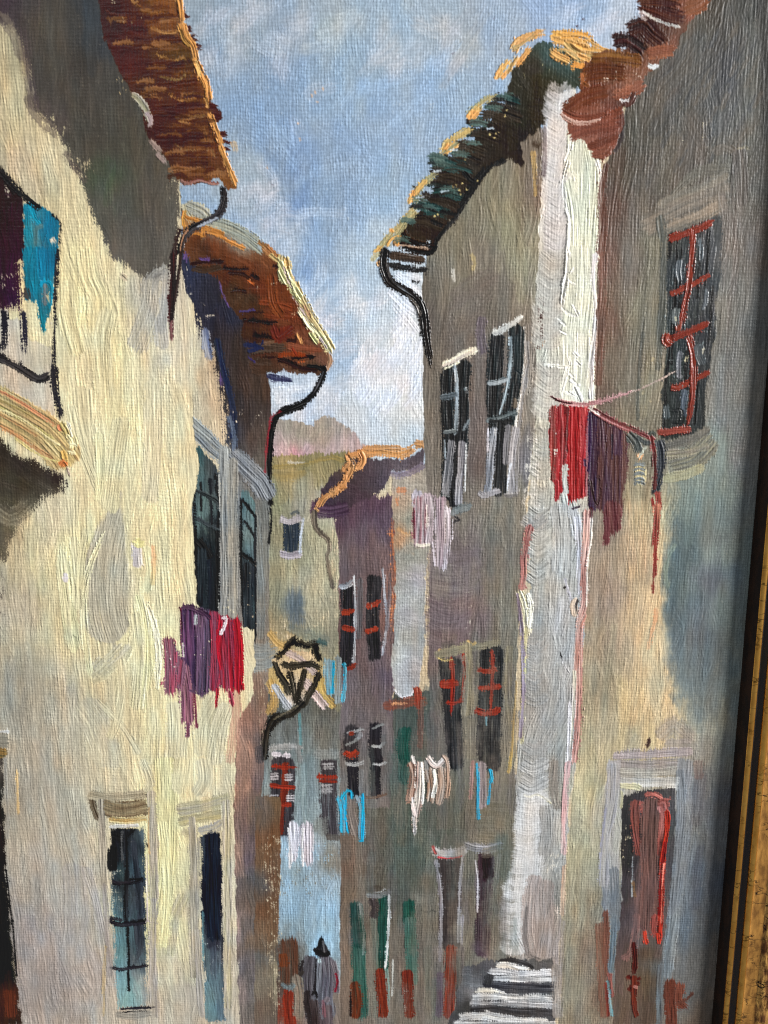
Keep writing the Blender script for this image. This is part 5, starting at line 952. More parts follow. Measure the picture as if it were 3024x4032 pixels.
for p, wd in [('700,60 760,80 900,80', 40), ('900,110 1000,120 1160,120', 30), ('880,250 980,270 1180,260', 34), ('960,430 1080,420 1200,430', 30), ('1020,560 1120,560 1280,540', 30), ('1060,690 1200,700 1330,690', 34), ('1040,840 1180,845 1320,840', 18), ('1020,900 1150,900 1300,900', 30), ('1080,1010 1200,1010 1360,1020', 26), ('1140,1100 1260,1120 1400,1110', 30)]:
    S('K00', p, wd, (60,32,18), (84,44,24), th=.07, op=.85, gloss=.35)
for p, wd, c in [('1150,-40 1175,20 1185,80 1190,140', 40, (230,168,92)), ('1185,160 1215,240 1260,300 1280,380', 46, (232,176,96)), ('1270,390 1310,480 1350,560 1370,650', 44, (226,158,80)), ('1280,400 1310,500', 18, (240,190,110)), ('1340,640 1360,700', 20, (210,150,80)), ('1365,745 1400,820 1440,920 1460,1000', 30, (228,160,84)), ('1440,960 1480,1060 1540,1200', 34, (214,150,80)), ('1500,1120 1535,1220', 20, (236,176,100)), ('1180,200 1200,260 1240,300', 20, (150,110,50))]:
    S('K00', p, wd, c, (206,140,70), th=.24, rag=.4, br=1.6)
for k in range(70):
    y = 40+rng.random()*1140; xr = np.interp(y, [0, 400, 800, 1200], [1150, 1270, 1400, 1480]); xl = np.interp(y, [0, 400, 800, 1200], [680, 800, 980, 1160])
    x = xl+(xr-xl)*rng.random()*.85
    S('K00', [(x-60, y+6), (x, y-4), (x+70, y+2)], 24, ((58,32,20),(120,74,42),(84,46,26),(150,100,60),(66,36,24))[k % 5], None, th=.06, rag=.7, op=.75, soft=.4, gloss=.38)
specks('K00', '790,100 940,100 1040,350 960,350 820,220', (206,180,140), thr=1.1); specks('K00', '700,0 740,0 740,70 700,70', (206,190,160), thr=.95); S('K00', '1520,930 1545,1000', 40, (200,170,130), op=.7, dry=.6)
S('K00', '865,622 900,640 935,690 960,740 985,800', 34, (150,144,110), (176,166,150), th=.13, rag=.5, br=1.5); S('K00', '960,740 985,780 975,825', 26, (170,150,150), th=.12, dry=.2); S('K00', '985,925 1020,960 1050,990', 34, (150,128,118), th=.1, dry=.2); S('K00', '1030,1010 1060,1040 1075,1060', 26, (140,122,116), th=.1, dry=.2)
S('K00', '1180,1180 1230,1200 1300,1175 1380,1195 1430,1200', 16, (110,58,50), (140,100,90), th=.1)
dp = use('painted_drainpipe', LH, 'black drainpipe curving from the orange-edged eave into the wall')
S('K00', '1460,1225 1465,1290 1455,1350 1420,1410 1340,1450 1260,1490 1210,1540 1180,1600 1170,1659', 44, (26,24,26), (60,56,58), th=.18, rag=.4, gloss=.32, br=1.4)
S('K00', '1420,1420 1350,1455 1290,1480', 14, (150,156,166), th=.16, rag=.5); S('K00', '1230,1500 1195,1560 1180,1659', 10, (150,110,84), th=.14); S('K00', '1180,1500 1150,1580 1145,1659', 26, (50,34,30), th=.08)
S('K01', '1185,-20 1175,80 1160,200 1140,330 1125,430', 20, (34,26,26), (50,40,38), th=.08, rag=.4, dry=.22); S('K01', '1130,0 1130,150 1120,300 1115,440', 40, (74,30,36), (40,26,28), th=.06, dry=.28); S('K01', '1125,440 1120,560', 18, (110,70,70), dry=.5, th=.04)

# balcony
BAL = use('painted_balcony', LH, 'tan balcony beam with dark underside and black railing at the left edge')
R('K01', '-300,300 20,300 60,420 150,420 180,560 340,600 350,1080 200,1000 -300,720', [(60,450,206,196,176),(40,620,196,184,164),(120,700,196,184,164),(250,700,196,186,160),(200,550,206,196,168),(60,760,190,172,150),(200,900,200,186,166),(320,900,206,196,172),(-200,600,190,176,150)],
  ang=90, spread=4, w=40, l=200, n=1.8, rag=4, fmix=.6, idn=-1)
R('K01', '-300,1000 0,1190 150,1290 300,1370 400,1400 455,1440 460,1480 430,1560 330,1600 250,1659 120,1800 60,2000 -300,2200', [(40,1300,56,48,40),(200,1400,58,50,44),(350,1450,56,48,46),(420,1500,62,54,52),(100,1500,66,60,50),(300,1560,86,80,70),(50,1620,82,76,62),(180,1620,96,90,74),(20,1750,90,82,70),(90,1740,120,112,88),(-200,1600,60,54,50)],
  ang=lambda x, y: -25, spread=10, w=60, l=240, n=2.6, rag=5, dryband=18, fmix=.55, gloss=.4)
specks('K01', '0,1200 300,1330 300,1400 0,1300', (196,178,146), thr=.95)
S('K01', '-300,800 -50,960 150,1080 290,1170 400,1290 430,1330', 250, (196,174,116), (180,150,100), th=.11, rag=.12, br=1.9, edge=.5, var=.09, bw=3.0)
for p, wd, c in [('-100,870 0,900 120,960 260,1050 360,1120', 16, (206,130,90)), ('-100,1080 50,1150 200,1250 340,1340', 26, (200,140,90)), ('-100,950 60,1030 200,1110 340,1210', 20, (176,164,96)), ('-100,1000 100,1100 240,1190', 14, (206,150,96)), ('100,1200 220,1290 320,1340 400,1360', 14, (206,190,120)), ('0,1010 150,1080 300,1190 390,1250', 14, (222,204,150)), ('-100,920 80,990 220,1070', 14, (150,130,76))]:
    S('K01', p, wd, c, None, th=.12, op=.9)
for p, wd, c in [('400,1110 430,1150 445,1200', 40, (176,160,100)), ('385,1120 395,1150', 20, (206,130,90)), ('450,1180 475,1220 480,1270', 60, (222,212,160)), ('450,1290 490,1300', 30, (224,216,170)), ('410,1290 430,1350', 40, (212,170,90)), ('390,1380 415,1360 440,1390', 40, (206,120,66)), ('440,1100 470,1190', 14, (232,226,206)), ('440,1400 455,1450', 14, (150,130,120)), ('460,1240 500,1250', 26, (228,222,180))]:
    S('K01', p, wd, c, None, th=.3, rag=.6)
cl = use('painted_laundry', BAL, 'deep plum cloth hanging on the balcony')
R('K00', '-200,1150 10,1130 80,1200 150,1310 155,1700 -200,1700', [(40,1250,50,24,36),(100,1400,56,26,44),(30,1500,48,22,38),(80,1600,54,28,44),(-100,1400,40,24,30)], ang=90, spread=2, w=26, l=220, n=3, rag=3, fmix=.5, th=.07, gloss=.35)
R('K01', '-200,-40 155,-40 160,280 150,370 60,390 -200,350', [(40,60,54,28,46),(100,200,58,32,52),(20,300,60,30,50),(130,300,50,30,56)], ang=90, spread=2, w=26, l=200, n=3, rag=3, dryband=20, fmix=.5, th=.07, gloss=.35)
specks('K01', '0,140 100,140 100,220 0,220', (206,190,160), thr=.85); specks('K01', '0,330 160,330 160,400 0,400', (196,178,156), thr=.85); specks('K00', '20,1150 110,1200 110,1290 20,1270', (196,184,160), thr=.8)
cl = use('painted_laundry', BAL, 'bright turquoise cloth hanging beside the plum cloth')
R('K00', '155,1330 210,1310 300,1370 385,1430 385,1700 150,1700', [(200,1380,14,120,150),(280,1400,20,120,156),(240,1500,70,130,140),(330,1500,16,110,150),(180,1550,20,130,160),(280,1600,70,110,116),(340,1620,24,90,126),(230,1620,60,130,140)], ang=88, spread=6, w=30, l=180, n=3, rag=3, fmix=.4, th=.09, gloss=.35)
R('K01', '155,-40 370,-40 360,200 300,260 340,340 290,500 262,430 245,300 165,300', [(200,50,16,130,160),(300,80,20,124,158),(240,200,24,130,160),(270,300,30,120,140),(300,240,90,110,116),(290,400,30,120,140),(350,60,20,84,120),(170,200,40,90,110)], ang=89, spread=4, w=30, l=180, n=3, rag=3, fmix=.4, th=.09, gloss=.35)
S('K01', '270,210 280,190 320,190 335,230 325,340', 26, (20,140,176), th=.14); S('K01', '295,200 290,330', 26, (110,120,122), th=.08); S('K00', '200,1340 230,1420 260,1460', 40, (24,150,180), th=.13); S('K00', '230,1600 235,1500 280,1470', 26, (80,120,124), th=.08, op=.8)
S('K01', '170,230 185,290', 36, (70,60,56), op=.9); specks('K01', '300,380 360,380 340,500 300,480', (206,196,170), thr=.8); S('K01', '265,380 290,500', 30, (20,120,136), th=.1); S('K00', '345,1560 355,1580', 40, (200,190,170), th=.08, dry=.3)
rl = use('balcony_railing', BAL, 'broken black brush lines of the balcony railing')
S('K00', '-20,1080 30,1150 100,1220 170,1290 260,1360', 40, (34,28,28), th=.06, dry=.2); S('K00', '0,1130 60,1200 100,1260', 50, (40,30,32), th=.04, dry=.4); S('K00', '340,1400 390,1450 400,1480 385,1600', 14, (36,34,38), th=.06, dry=.4)
S('K01', '380,-30 372,120 360,350 352,600 360,850 380,1060', 22, (42,40,44), th=.05, dry=.62); S('K01', '355,740 362,900 400,1060', 50, (44,42,46), th=.04, dry=.55)
S('K01', '-60,650 20,690 100,730 180,780 240,815 290,810 315,790', 56, (38,34,36), (62,58,58), th=.08, dry=.2, rag=.5); S('K01', '240,830 290,825 320,795', 10, (30,28,30), th=.1)
S('K01', '25,380 30,500 20,620', 46, (40,38,44), th=.04, dry=.45); S('K01', '150,390 158,500 155,630', 46, (44,42,54), th=.04, dry=.5)

# door/strip at the far left bottom
dk = use('painted_door', LH, 'dark doorway strip running down the left margin')
R('K03', '-300,-120 20,-120 36,0 30,200 40,500 60,800 85,1100 120,1400 150,1730 -300,1730', [(10,40,70,66,60),(10,200,40,42,38),(20,500,44,30,24),(30,800,36,34,28),(50,1100,38,38,30),(60,1350,34,36,26),(40,1560,84,44,30),(110,1600,44,38,30),(-150,700,34,32,28)],
  ang=88, spread=3, w=30, l=260, n=2.6, rag=4, dryband=10, fmix=.5)
S('K03', '60,1500 70,1659', 70, (96,48,34), th=.08); S('K02', '-100,1470 60,1460', 14, (196,198,196), th=.09); S('K02', '-100,1520 35,1520', 110, (140,138,126), th=.08); S('K02', '-100,1590 30,1600', 70, (150,116,62), (100,90,60), th=.1); S('K03', '35,-30 45,200 50,500', 22, (176,172,160), (150,146,136), th=.08, op=.9)
S('K03', '110,60 115,200 120,340', 14, (214,184,130), th=.08, dry=.3); specks('K03', '60,1000 140,1300 140,1500 90,1400', (180,170,150), thr=.8); S('K03', '40,700 80,1050 110,1400', 12, (20,18,18), th=.05, dry=.2); specks('K02', '-20,300 20,300 30,700 -20,700', (100,90,80), thr=.7)
S('K02', '-20,0 60,60 130,40 180,0', 110, (120,110,92), (160,150,124), op=.6, dry=.3)
# two lower windows of the near left house
w = use('painted_window', LH, 'lower barred window, black above and teal below, under a tan lintel')
R('K03', '715,420 960,420 965,800 965,1200 970,1500 960,1600 760,1620 745,1400 720,900', [(760,470,34,36,38),(840,440,50,52,56),(920,470,90,108,116),(740,600,30,34,38),(780,700,60,84,90),(860,600,44,50,58),(920,700,64,84,94),(800,800,40,44,50),(740,900,84,112,118),(900,850,56,62,72),
   (770,1050,90,128,134),(900,1000,54,60,70),(780,1200,100,144,150),(900,1200,60,66,74),(950,1250,90,116,124),(790,1300,110,156,160),(900,1300,72,80,86),(800,1450,120,166,170),(900,1420,150,160,158),(820,1550,130,172,172),(920,1550,156,160,156)],
  ang=88, spread=4, w=30, l=200, n=3, rag=3, dryband=10, fmix=.5, th=.06)
specks('K03', '720,640 800,640 800,1020 720,1020', (180,184,170), thr=.9); specks('K03', '700,1100 760,1100 760,1500 700,1500', (190,180,170), thr=.8)
S('K03', '745,430 740,600', 14, (20,20,22), th=.08); S('K03', '740,480 800,500 870,450', 30, (24,24,26), th=.12); S('K03', '820,440 830,700 820,900 830,1050', 26, (26,26,30), (44,46,50), th=.1); S('K03', '835,1070 840,1300 845,1500', 16, (26,26,30), th=.08, dry=.15); S('K03', '870,500 900,800 920,1000', 40, (56,62,72), (40,44,50), th=.08, taper=(.1,.5))
S('K03', '900,1050 915,1200 890,1300', 60, (56,60,68), (72,78,84), th=.08, taper=(0,.6)); S('K03', '800,450 795,560 800,640', 12, (90,92,94), th=.1); S('K03', '740,560 735,700', 60, (28,30,34), th=.08, dry=.1)
for p, wd in [('740,790 790,790 880,785 935,760', 30), ('720,1040 790,1060 880,1050 955,1040', 34), ('720,1345 800,1355 900,1340 965,1330', 22), ('760,1640 860,1630 960,1625', 12), ('790,1615 880,1605 1020,1600', 12), ('740,780 780,800', 30), ('850,770 930,760', 20), ('960,530 970,560', 10), ('720,1020 800,1030', 20)]: S('K03', p, wd, (26,24,28), (50,48,54), th=.15, rag=.4, gloss=.32)
S('K03', '770,1650 860,1659 980,1640', 50, (150,146,136), th=.07); S('K03', '960,720 965,1000 960,1030', 8, (206,190,180), th=.09); S('K03', '975,1350 980,1500', 10, (214,200,180), th=.08)
li = use('painted_lintel', LH, 'tan and umber lintel with pale jamb over the lower barred window')
S('K03', '600,230 615,300 640,370', 44, (74,60,46), (110,96,76), th=.1); S('K03', '590,215 700,230 830,225 940,210', 60, (160,148,122), (176,166,140), th=.1, rag=.3); S('K03', '680,290 760,310 860,310 945,290', 110, (150,132,100), (104,86,64), th=.1, rag=.2, br=1.9, bw=2.8, var=.1)
S('K03', '720,375 800,385 880,380 950,365', 40, (196,160,96), (206,190,140), th=.12, rag=.3); S('K03', '720,425 800,420 900,415', 22, (206,204,196), th=.12); S('K03', '660,250 670,500 680,800', 44, (160,150,134), (176,168,150), th=.09, rag=.25); S('K03', '680,800 700,1100 720,1400', 30, (156,148,144), th=.06, op=.8, dry=.15)
S('K03', '990,200 1000,500 1005,900', 60, (186,176,148), (176,166,150), th=.08, rag=.3); S('K03', '975,300 968,480 978,600', 10, (206,170,120), th=.1); S('K03', '960,600 965,900', 8, (226,214,190), th=.12); S('K03', '1005,900 1000,1200 1010,1659', 50, (170,162,150), (160,154,148), th=.07, op=.9)
S('K03', '690,1200 680,1400 675,1659', 14, (196,170,120), op=.7, th=.06)
w = use('painted_window', LH, 'narrow blue-black window with teal foot, under a cream lintel')
R('K03', '1310,480 1380,455 1440,480 1460,600 1458,900 1465,1200 1480,1700 1340,1700 1325,1300 1310,900', [(1380,500,34,40,50),(1330,520,60,70,80),(1400,700,28,32,44),(1350,900,30,34,44),(1420,1000,30,32,44),(1400,1200,50,48,58),(1340,1250,84,104,112),(1400,1350,84,100,110),(1450,1300,76,76,84),(1370,1420,100,130,140),(1450,1450,90,110,124),(1400,1600,96,112,126),(1350,1600,110,146,150)],
  ang=90, spread=2, w=34, l=260, n=3, rag=3, dryband=6, fmix=.5, th=.08, gloss=.38)
S('K03', '1390,470 1385,700 1390,1000 1400,1150', 90, (28,32,42), (36,42,54), th=.08, rag=.3, br=1.6); specks('K03', '1320,1150 1470,1150 1470,1400 1320,1400', (150,160,162), thr=.98)
S('K03', '1325,980 1330,1200 1330,1300', 10, (100,150,160), op=.7)
li = use('painted_lintel', LH, 'cream and grey lintel and jambs over the narrow window')
S('K03', '1175,310 1260,300 1360,280 1490,240', 90, (190,180,140), (170,162,140), th=.1, rag=.25, br=1.7); S('K03', '1180,390 1280,370 1380,350 1450,340', 70, (176,166,130), (190,176,126), th=.09, rag=.3); S('K03', '1310,450 1400,430 1450,400', 60, (176,172,156), (150,150,150), th=.08, op=.9); S('K03', '1200,450 1240,470', 50, (176,166,134), op=.8)
S('K03', '1255,370 1265,700 1260,1000 1270,1400', 50, (162,152,130), (176,168,150), th=.08, rag=.3); S('K03', '1480,260 1485,600 1490,1000 1490,1600', 56, (196,186,150), (176,168,152), th=.08, rag=.25, br=1.4); S('K03', '1450,270 1455,450', 12, (214,208,180), th=.1); S('K03', '1300,500 1290,800 1280,1100', 22, (150,144,134), op=.8)
S('K03', '1290,1100 1300,1400 1320,1659', 36, (176,170,156), (160,154,146), th=.06); specks('K03', '1470,1100 1560,1100 1560,1500 1470,1500', (206,196,180), thr=.98)

for k in range(90):
    x = 760+rng.random()*350; y = 1520+rng.random()*660
    S('O', [(x, y-40), (x+rng.normal(0, 3), y), (x+rng.normal(0, 3), y+50)], 16+rng.random()*16, ((84,100,98),(120,108,104),(132,128,116),(96,90,84),(78,92,88),(128,116,100),(104,98,104))[k % 7], None, op=.32, th=.04, soft=.7, rag=.6, idn=-1)
for k in range(40):
    x = 930+rng.random()*180; y = 1080+rng.random()*560
    S('O', [(x, y-40), (x+rng.normal(0, 3), y), (x+rng.normal(0, 3), y+50)], 16+rng.random()*14, ((96,100,94),(130,122,110),(110,98,100),(140,132,116))[k % 4], None, op=.22, th=.04, soft=.7, rag=.6, idn=-1)
# ================================================================ street lamp
LMP = use('painted_street_lamp', None, 'black iron street lamp on a curled bracket above the lane')
GOLDN = (196,162,96)
S('K12', '110,820 160,880 210,900', 60, (186,146,76), (206,170,110), idn=-1, th=.06, op=.9); S('K12', '110,1130 140,1250 100,1340', 60, (196,152,76), (176,140,84), idn=-1, th=.06, op=.9); S('K12', '200,1000 300,950 380,1000', 80, (196,176,140), idn=-1, op=.7)
S('K12', '430,1100 440,1200 520,1290', 60, (186,146,70), (196,164,90), idn=-1, th=.06, op=.9)
gl = use('lamp_glass', LMP, 'pale ochre and mauve panes of the lamp')
R('K12', '120,990 230,930 400,940 430,1040 400,1120 330,1290 230,1290 150,1090', [(250,950,196,160,120),(330,990,200,176,140),(180,1040,196,170,130),(250,1020,210,190,150),(380,1060,190,156,90),(200,1150,206,176,110),(280,1150,196,176,150),(350,1170,186,164,140),(250,1260,190,180,170)], ang=60, spread=20, w=30, l=90, n=2, rag=2, fmix=.5)
S('K12', '210,940 300,990 400,1080', 44, (186,162,150), th=.06, dry=.15); S('K12', '130,1160 180,1240 230,1310', 50, (160,164,168), (190,190,196), th=.1, rag=.3); S('K12', '330,1130 390,1200 470,1300', 60, (190,166,158), (214,190,184), th=.08, rag=.4, dry=.1)
setid(LMP)
for p, wd in [('145,975 190,940 240,890 270,850', 40), ('240,880 300,885 350,900 410,870', 40), ('400,880 405,940 430,990', 44), ('185,1015 230,1035 300,1025 380,1020 430,1045', 40), ('135,1010 160,1080 210,1150 235,1210', 40), ('235,1070 255,1150 270,1250', 42), ('330,1060 310,1150 275,1270', 40), ('425,1080 390,1160 350,1230 330,1290', 44), ('380,900 420,880', 30), ('210,900 260,860', 30)]:
    S('K12', p, wd*1.0, (34,31,28), (58,54,46), th=.12, rag=.5, gloss=.38, br=1.2, sm=False)
S('K12', '260,880 265,860', 26, (34,32,30), th=.1); S('K12', '140,960 170,965', 10, (110,96,60), th=.1)
bk = use('lamp_bracket', LMP, 'black curled wall bracket of the lamp')
S('K12', '320,1270 270,1320 220,1350 150,1360 110,1400 85,1480 75,1560 65,1640', 50, (36,34,30), (58,54,48), th=.17, rag=.3, gloss=.32, br=1.5); S('K12', '290,1290 220,1330 130,1380', 10, (106,98,80), th=.2); S('K12', '200,1370 150,1400 110,1450', 26, (40,38,34), th=.12); S('K12', '30,1560 40,1659', 50, (90,84,86), (56,54,58), op=.8)
S('K12', '230,780 350,830 480,870', 60, (110,116,106), idn=-1, op=.6); S('K12', '420,870 470,890', 36, (60,84,84), idn=-1, op=.9)

# ================================================================ laundry through the lane
def laundry(lab, par=None): return use('painted_laundry', par, lab)
laundry('plum, mauve and crimson washing hung below the teal windows', LH)
R('K02', '1180,650 1260,640 1380,690 1540,710 1580,740 1582,1190 1400,1190 1290,1215 1270,1440 1210,1440 1180,1200 1070,1200 1068,860 1110,830 1190,960', [(1210,750,60,40,64),(1260,900,76,56,84),(1330,1000,94,74,96),(1400,900,120,70,92),(1470,900,150,40,60),(1550,1000,156,30,50),(1100,1000,144,100,112),(1220,1250,146,104,112),(1300,1150,84,64,92)], ang=90, spread=2, w=26, l=200, n=2.5, rag=5, fmix=.5, th=.07, dryband=10)
for p, wd, c, c2 in [('1180,650 1190,720 1200,900', 24, (60,40,66), (110,30,50)), ('1230,660 1240,900 1250,1150', 90, (66,50,78), (96,60,92)), ('1320,680 1330,900 1320,1210', 100, (84,72,96), (104,76,100)), ('1400,690 1410,900 1400,1180', 60, (132,70,92), (150,40,60)), ('1460,720 1470,900 1490,1190', 90, (176,34,50), (130,60,80)),
                     ('1545,730 1560,900 1560,1200', 56, (150,30,50), (182,24,40)), ('1100,860 1110,1000 1110,1210', 80, (140,96,110), (160,70,90)), ('1200,1040 1220,1200 1230,1400', 90, (150,100,112), (130,80,104)), ('1190,1000 1180,1150', 40, (150,60,80), (130,90,110)), ('1230,1400 1225,1500', 20, (130,70,90), (110,90,110)),
                     ('1420,1180 1410,1300', 16, (176,40,56), None), ('1500,1200 1520,1290', 30, (160,60,80), None), ('1270,1200 1285,1440', 16, (130,60,80), None), ('1440,740 1420,900 1440,1050', 24, (196,30,50), None), ('1575,860 1575,1160', 10, (206,24,40), None)]:
    S('K02', p, wd, c, c2, th=.14, rag=.5, dry=.10, br=1.8, var=.1)
S('K02', '1190,650 1250,650 1340,690 1370,720', 30, (90,60,84), (60,40,60), th=.2); S('K02', '1450,720 1480,720 1470,770 1440,830', 16, (226,216,220), th=.24); S('K02', '1280,700 1275,760', 20, (170,180,186), th=.16); S('K02', '1195,880 1200,970', 12, (226,214,214), th=.2); S('K02', '1240,1190 1300,1215 1360,1200', 12, (96,70,96), th=.14)
specks('K02', '1200,760 1390,760 1390,1000 1200,1000', (206,196,170), thr=1.05); specks('K02', '1080,880 1180,880 1180,1200 1080,1200', (200,186,176), thr=1.08)
laundry('turquoise washing beside the purple house wall', PH_)
S('K12', '490,1000 490,1100 500,1210', 60, (130,150,156), (90,150,176), th=.08); S('K12', '520,1000 518,1100 512,1210', 16, (20,160,206), th=.14); S('K12', '550,980 550,1130 545,1270', 44, (118,128,130), (140,150,150), th=.07); S('K12', '585,1010 595,1080 590,1180 575,1270', 18, (24,164,208), (90,160,180), th=.14, rag=.5); S('K12', '555,1280 550,1320', 26, (130,124,96), op=.8)
laundry('blue edged washing hanging low above the blue gap', MH)
S('K13', '560,240 580,320 590,450', 46, (110,150,164), (60,160,196), th=.09); S('K13', '570,240 610,190 640,200 640,240', 16, (30,160,200), th=.14); S('K13', '600,220 600,330 615,460', 18, (20,160,206), th=.15, rag=.5); S('K13', '570,260 575,460', 10, (40,160,196), th=.12); S('K13', '640,260 640,350 670,470', 60, (122,112,106), (132,120,112), th=.07)
S('K13', '690,230 705,330 705,500', 36, (120,140,150), (100,150,170), th=.08); S('K13', '712,205 715,330 708,520', 16, (24,160,204), th=.15, rag=.4); S('K13', '670,220 690,260', 26, (130,146,156), th=.1); S('K13', '690,515 712,515', 14, (24,160,204), th=.12)
laundry('pair of small white cloths over the blue gap', TH)
S('K13', '255,400 260,520 250,640', 60, (190,186,196), (206,204,212), th=.12, rag=.5, br=1.6); S('K13', '350,410 350,540 350,660', 76, (186,180,190), (204,200,210), th=.12, rag=.5, br=1.6); S('K13', '228,430 232,560 236,700', 14, (232,230,236), th=.18, rag=.4); S('K13', '318,430 310,540 318,680', 14, (232,230,236), th=.18, rag=.4)
S('K13', '300,420 305,560', 12, (170,164,176), th=.1); S('K13', '390,430 388,580', 10, (200,200,208), th=.12)
laundry('white and brown washing spiked like icicles under the barred windows', TALL)
S('M', '530,840 545,920 520,1080', 60, (124,90,76), (170,140,124), th=.12, br=1.8); S('M', '590,840 585,1000 560,1180 550,1300', 56, (214,206,198), (170,140,130), th=.2, rag=.4, br=1.8, taper=(0,.5)); S('M', '540,1060 545,1200 552,1300', 14, (196,196,200), th=.18); S('M', '535,790 545,820 555,840', 26, (226,216,210), th=.22)
S('M', '520,1090 500,1100', 20, (170,130,110), th=.1); S('M', '640,800 670,840 700,850 740,810', 34, (230,222,216), (200,180,170), th=.28, rag=.4); S('M', '740,790 765,830 768,930 755,1060', 30, (224,214,204), (170,140,120), th=.24, rag=.4); S('M', '650,880 670,980 660,1080', 60, (200,184,170), (150,120,100), th=.16, br=1.8)
S('M', '680,880 690,960 670,1060', 22, (232,230,218), th=.24); S('M', '725,870 730,980 710,1100', 44, (206,192,180), (160,134,116), th=.16, br=1.8); S('M', '600,830 610,1000 600,1100', 14, (230,226,220), th=.2); S('M', '630,820 640,960', 26, (140,140,140), op=.8); S('M', '540,1100 560,1180', 30, (206,196,196), th=.16)
laundry('thin blue and pink washing under the red ladder window', TALL)
S('M', '930,825 925,950 915,1070', 22, (160,120,112), (140,120,120), th=.1); S('M', '985,840 990,980 985,1120', 60, (140,128,130), (160,146,150), th=.08, br=1.6); S('M', '958,840 966,960 964,1100 966,1200', 14, (50,150,190), th=.13, rag=.3); S('M', '1042,880 1050,930 1045,960', 22, (40,160,204), th=.16); S('M', '1045,950 1040,1040 1032,1110', 12, (50,150,190), th=.12, rag=.6)
S('M', '1015,850 1015,1020 1000,1100', 26, (130,122,120), th=.06, op=.8)
laundry('pale pink washing hanging under the first upper window', TALL)
S('K11', '1065,1560 1075,1659', 70, (176,170,182), th=.08); S('K11', '1130,1580 1140,1659', 90, (190,170,176), (160,140,150), th=.1); S('K12', '1090,-60 1090,100 1085,240', 90, (186,172,176), (140,96,104), th=.12, rag=.4, br=1.8, var=.1); S('K12', '1150,-60 1155,100 1140,230', 50, (190,178,182), (160,140,146), th=.12, br=1.6); S('K12', '1130,-20 1128,120', 12, (226,214,206), th=.18)
S('K12', '1220,-60 1220,100 1215,380', 70, (176,164,170), (140,120,130), th=.1, rag=.5, br=1.8, dry=.05); S('K12', '1265,0 1270,160 1245,400', 34, (170,158,166), (200,192,200), th=.1, rag=.5); S('K12', '1060,240 1100,245 1150,240', 14, (214,206,190), th=.1); S('K12', '1170,220 1180,380', 14, (190,180,188), th=.1); S('K12', '1040,0 1045,200', 10, (110,50,60), th=.08)
S('K12', '1280,300 1290,340', 60, (120,108,112), op=.7)
laundry('bright red washing with a plum brown neighbour on the high line at right', RH)
R('K21', '278,1000 400,1000 525,1005 520,1300 505,1590 430,1600 400,1560 385,1400 360,1500 330,1620 290,1500 275,1300', [(290,1100,140,56,50),(340,1200,150,40,44),(420,1200,170,26,36),(480,1300,168,30,38),(430,1500,160,24,34),(310,1450,150,60,56)], ang=90, spread=2, w=30, l=240, n=2.5, rag=4, fmix=.5, th=.07)
R('K21', '528,1010 620,1090 760,1150 800,1200 770,1600 750,1800 620,1800 600,1659 530,1600', [(560,1150,66,42,60),(560,1400,60,34,54),(640,1300,84,52,52),(640,1550,90,58,52),(720,1250,78,50,64),(720,1500,96,66,60),(690,1750,92,46,48)], ang=90, spread=2, w=30, l=240, n=2.5, rag=4, fmix=.5, th=.07, dryband=8)
for p, wd, c, c2 in [('295,1000 300,1200 295,1480', 44, (150,50,44), (120,60,56)), ('350,1000 350,1200 340,1500', 70, (164,36,40), (130,60,60)), ('440,1010 440,1250 440,1590', 110, (176,24,36), (150,20,30)), ('500,1010 505,1250 490,1580', 50, (160,22,34), (176,60,60)), ('390,1000 385,1300', 14, (90,30,30), None), ('320,1480 320,1610', 30, (150,40,44), None), ('400,1580 395,1640', 12, (150,30,40), None)]:
    S('K21', p, wd, c, c2, th=.13, rag=.4, dry=.05, br=1.8, var=.12)
S('K21', '525,1100 515,1400 515,1580', 18, (176,110,110), (140,90,100), th=.12)
specks('K21', '280,1160 320,1160 360,1500 290,1500', (196,190,180), thr=.95); S('K21', '375,1380 370,1480 380,1560', 36, (176,180,176), th=.14, dry=.12); specks('K21', '450,1180 520,1180 520,1420 440,1420', (206,160,150), thr=1.12)
S('K21', '560,1040 560,1250 560,1659', 70, (66,40,56), (50,30,60), th=.1, br=1.8, rag=.4); S('K21', '620,1080 630,1300 620,1659', 80, (88,54,50), (76,50,60), th=.09, br=1.8, rag=.4); S('K21', '700,1150 700,1350 690,1659', 110, (90,56,52), (70,46,60), th=.09, br=1.8, rag=.4, dry=.1); S('K21', '720,1120 720,1300', 70, (70,44,64), (84,56,64), th=.1)
S('K21', '760,1180 755,1500', 26, (96,64,60), dry=.3, th=.06); S('K22', '680,-20 685,60 690,150', 110, (90,42,46), (104,60,58), th=.07, rag=.5, dry=.12); S('K22', '640,60 640,240', 40, (96,50,54), dry=.35, th=.05); S('K22', '540,0 540,60', 20, (80,40,44), th=.06)
S('K21', '530,1040 530,1300 520,1420', 12, (60,36,70), th=.14); S('K21', '502,1340 506,1390', 18, (60,40,70), th=.2, cap=.6); S('K21', '590,1450 600,1560 580,1640', 14, (60,34,34), th=.18); S('K21', '540,1480 560,1600 580,1640', 12, (56,34,36), th=.16); S('K21', '680,1180 680,1340', 12, (50,30,50), th=.1)
S('K21', '1040,1600 1000,1640', 8, (60,40,40), op=.4)
ln = use('painted_clothesline', RH, 'dull pink clothes line sagging across the corner')
S('K21', '278,930 330,955 400,975 480,985 560,975 640,955 720,930 820,895', 26, (170,110,110), (200,150,150), th=.22, rag=.3, taper=(.25,.3)); S('K21', '800,905 900,865 1000,815 1100,762', 8, (160,130,120), (190,170,160), th=.14, taper=(0,.5)); S('K21', '280,932 340,965 420,978', 10, (70,30,34), th=.2)
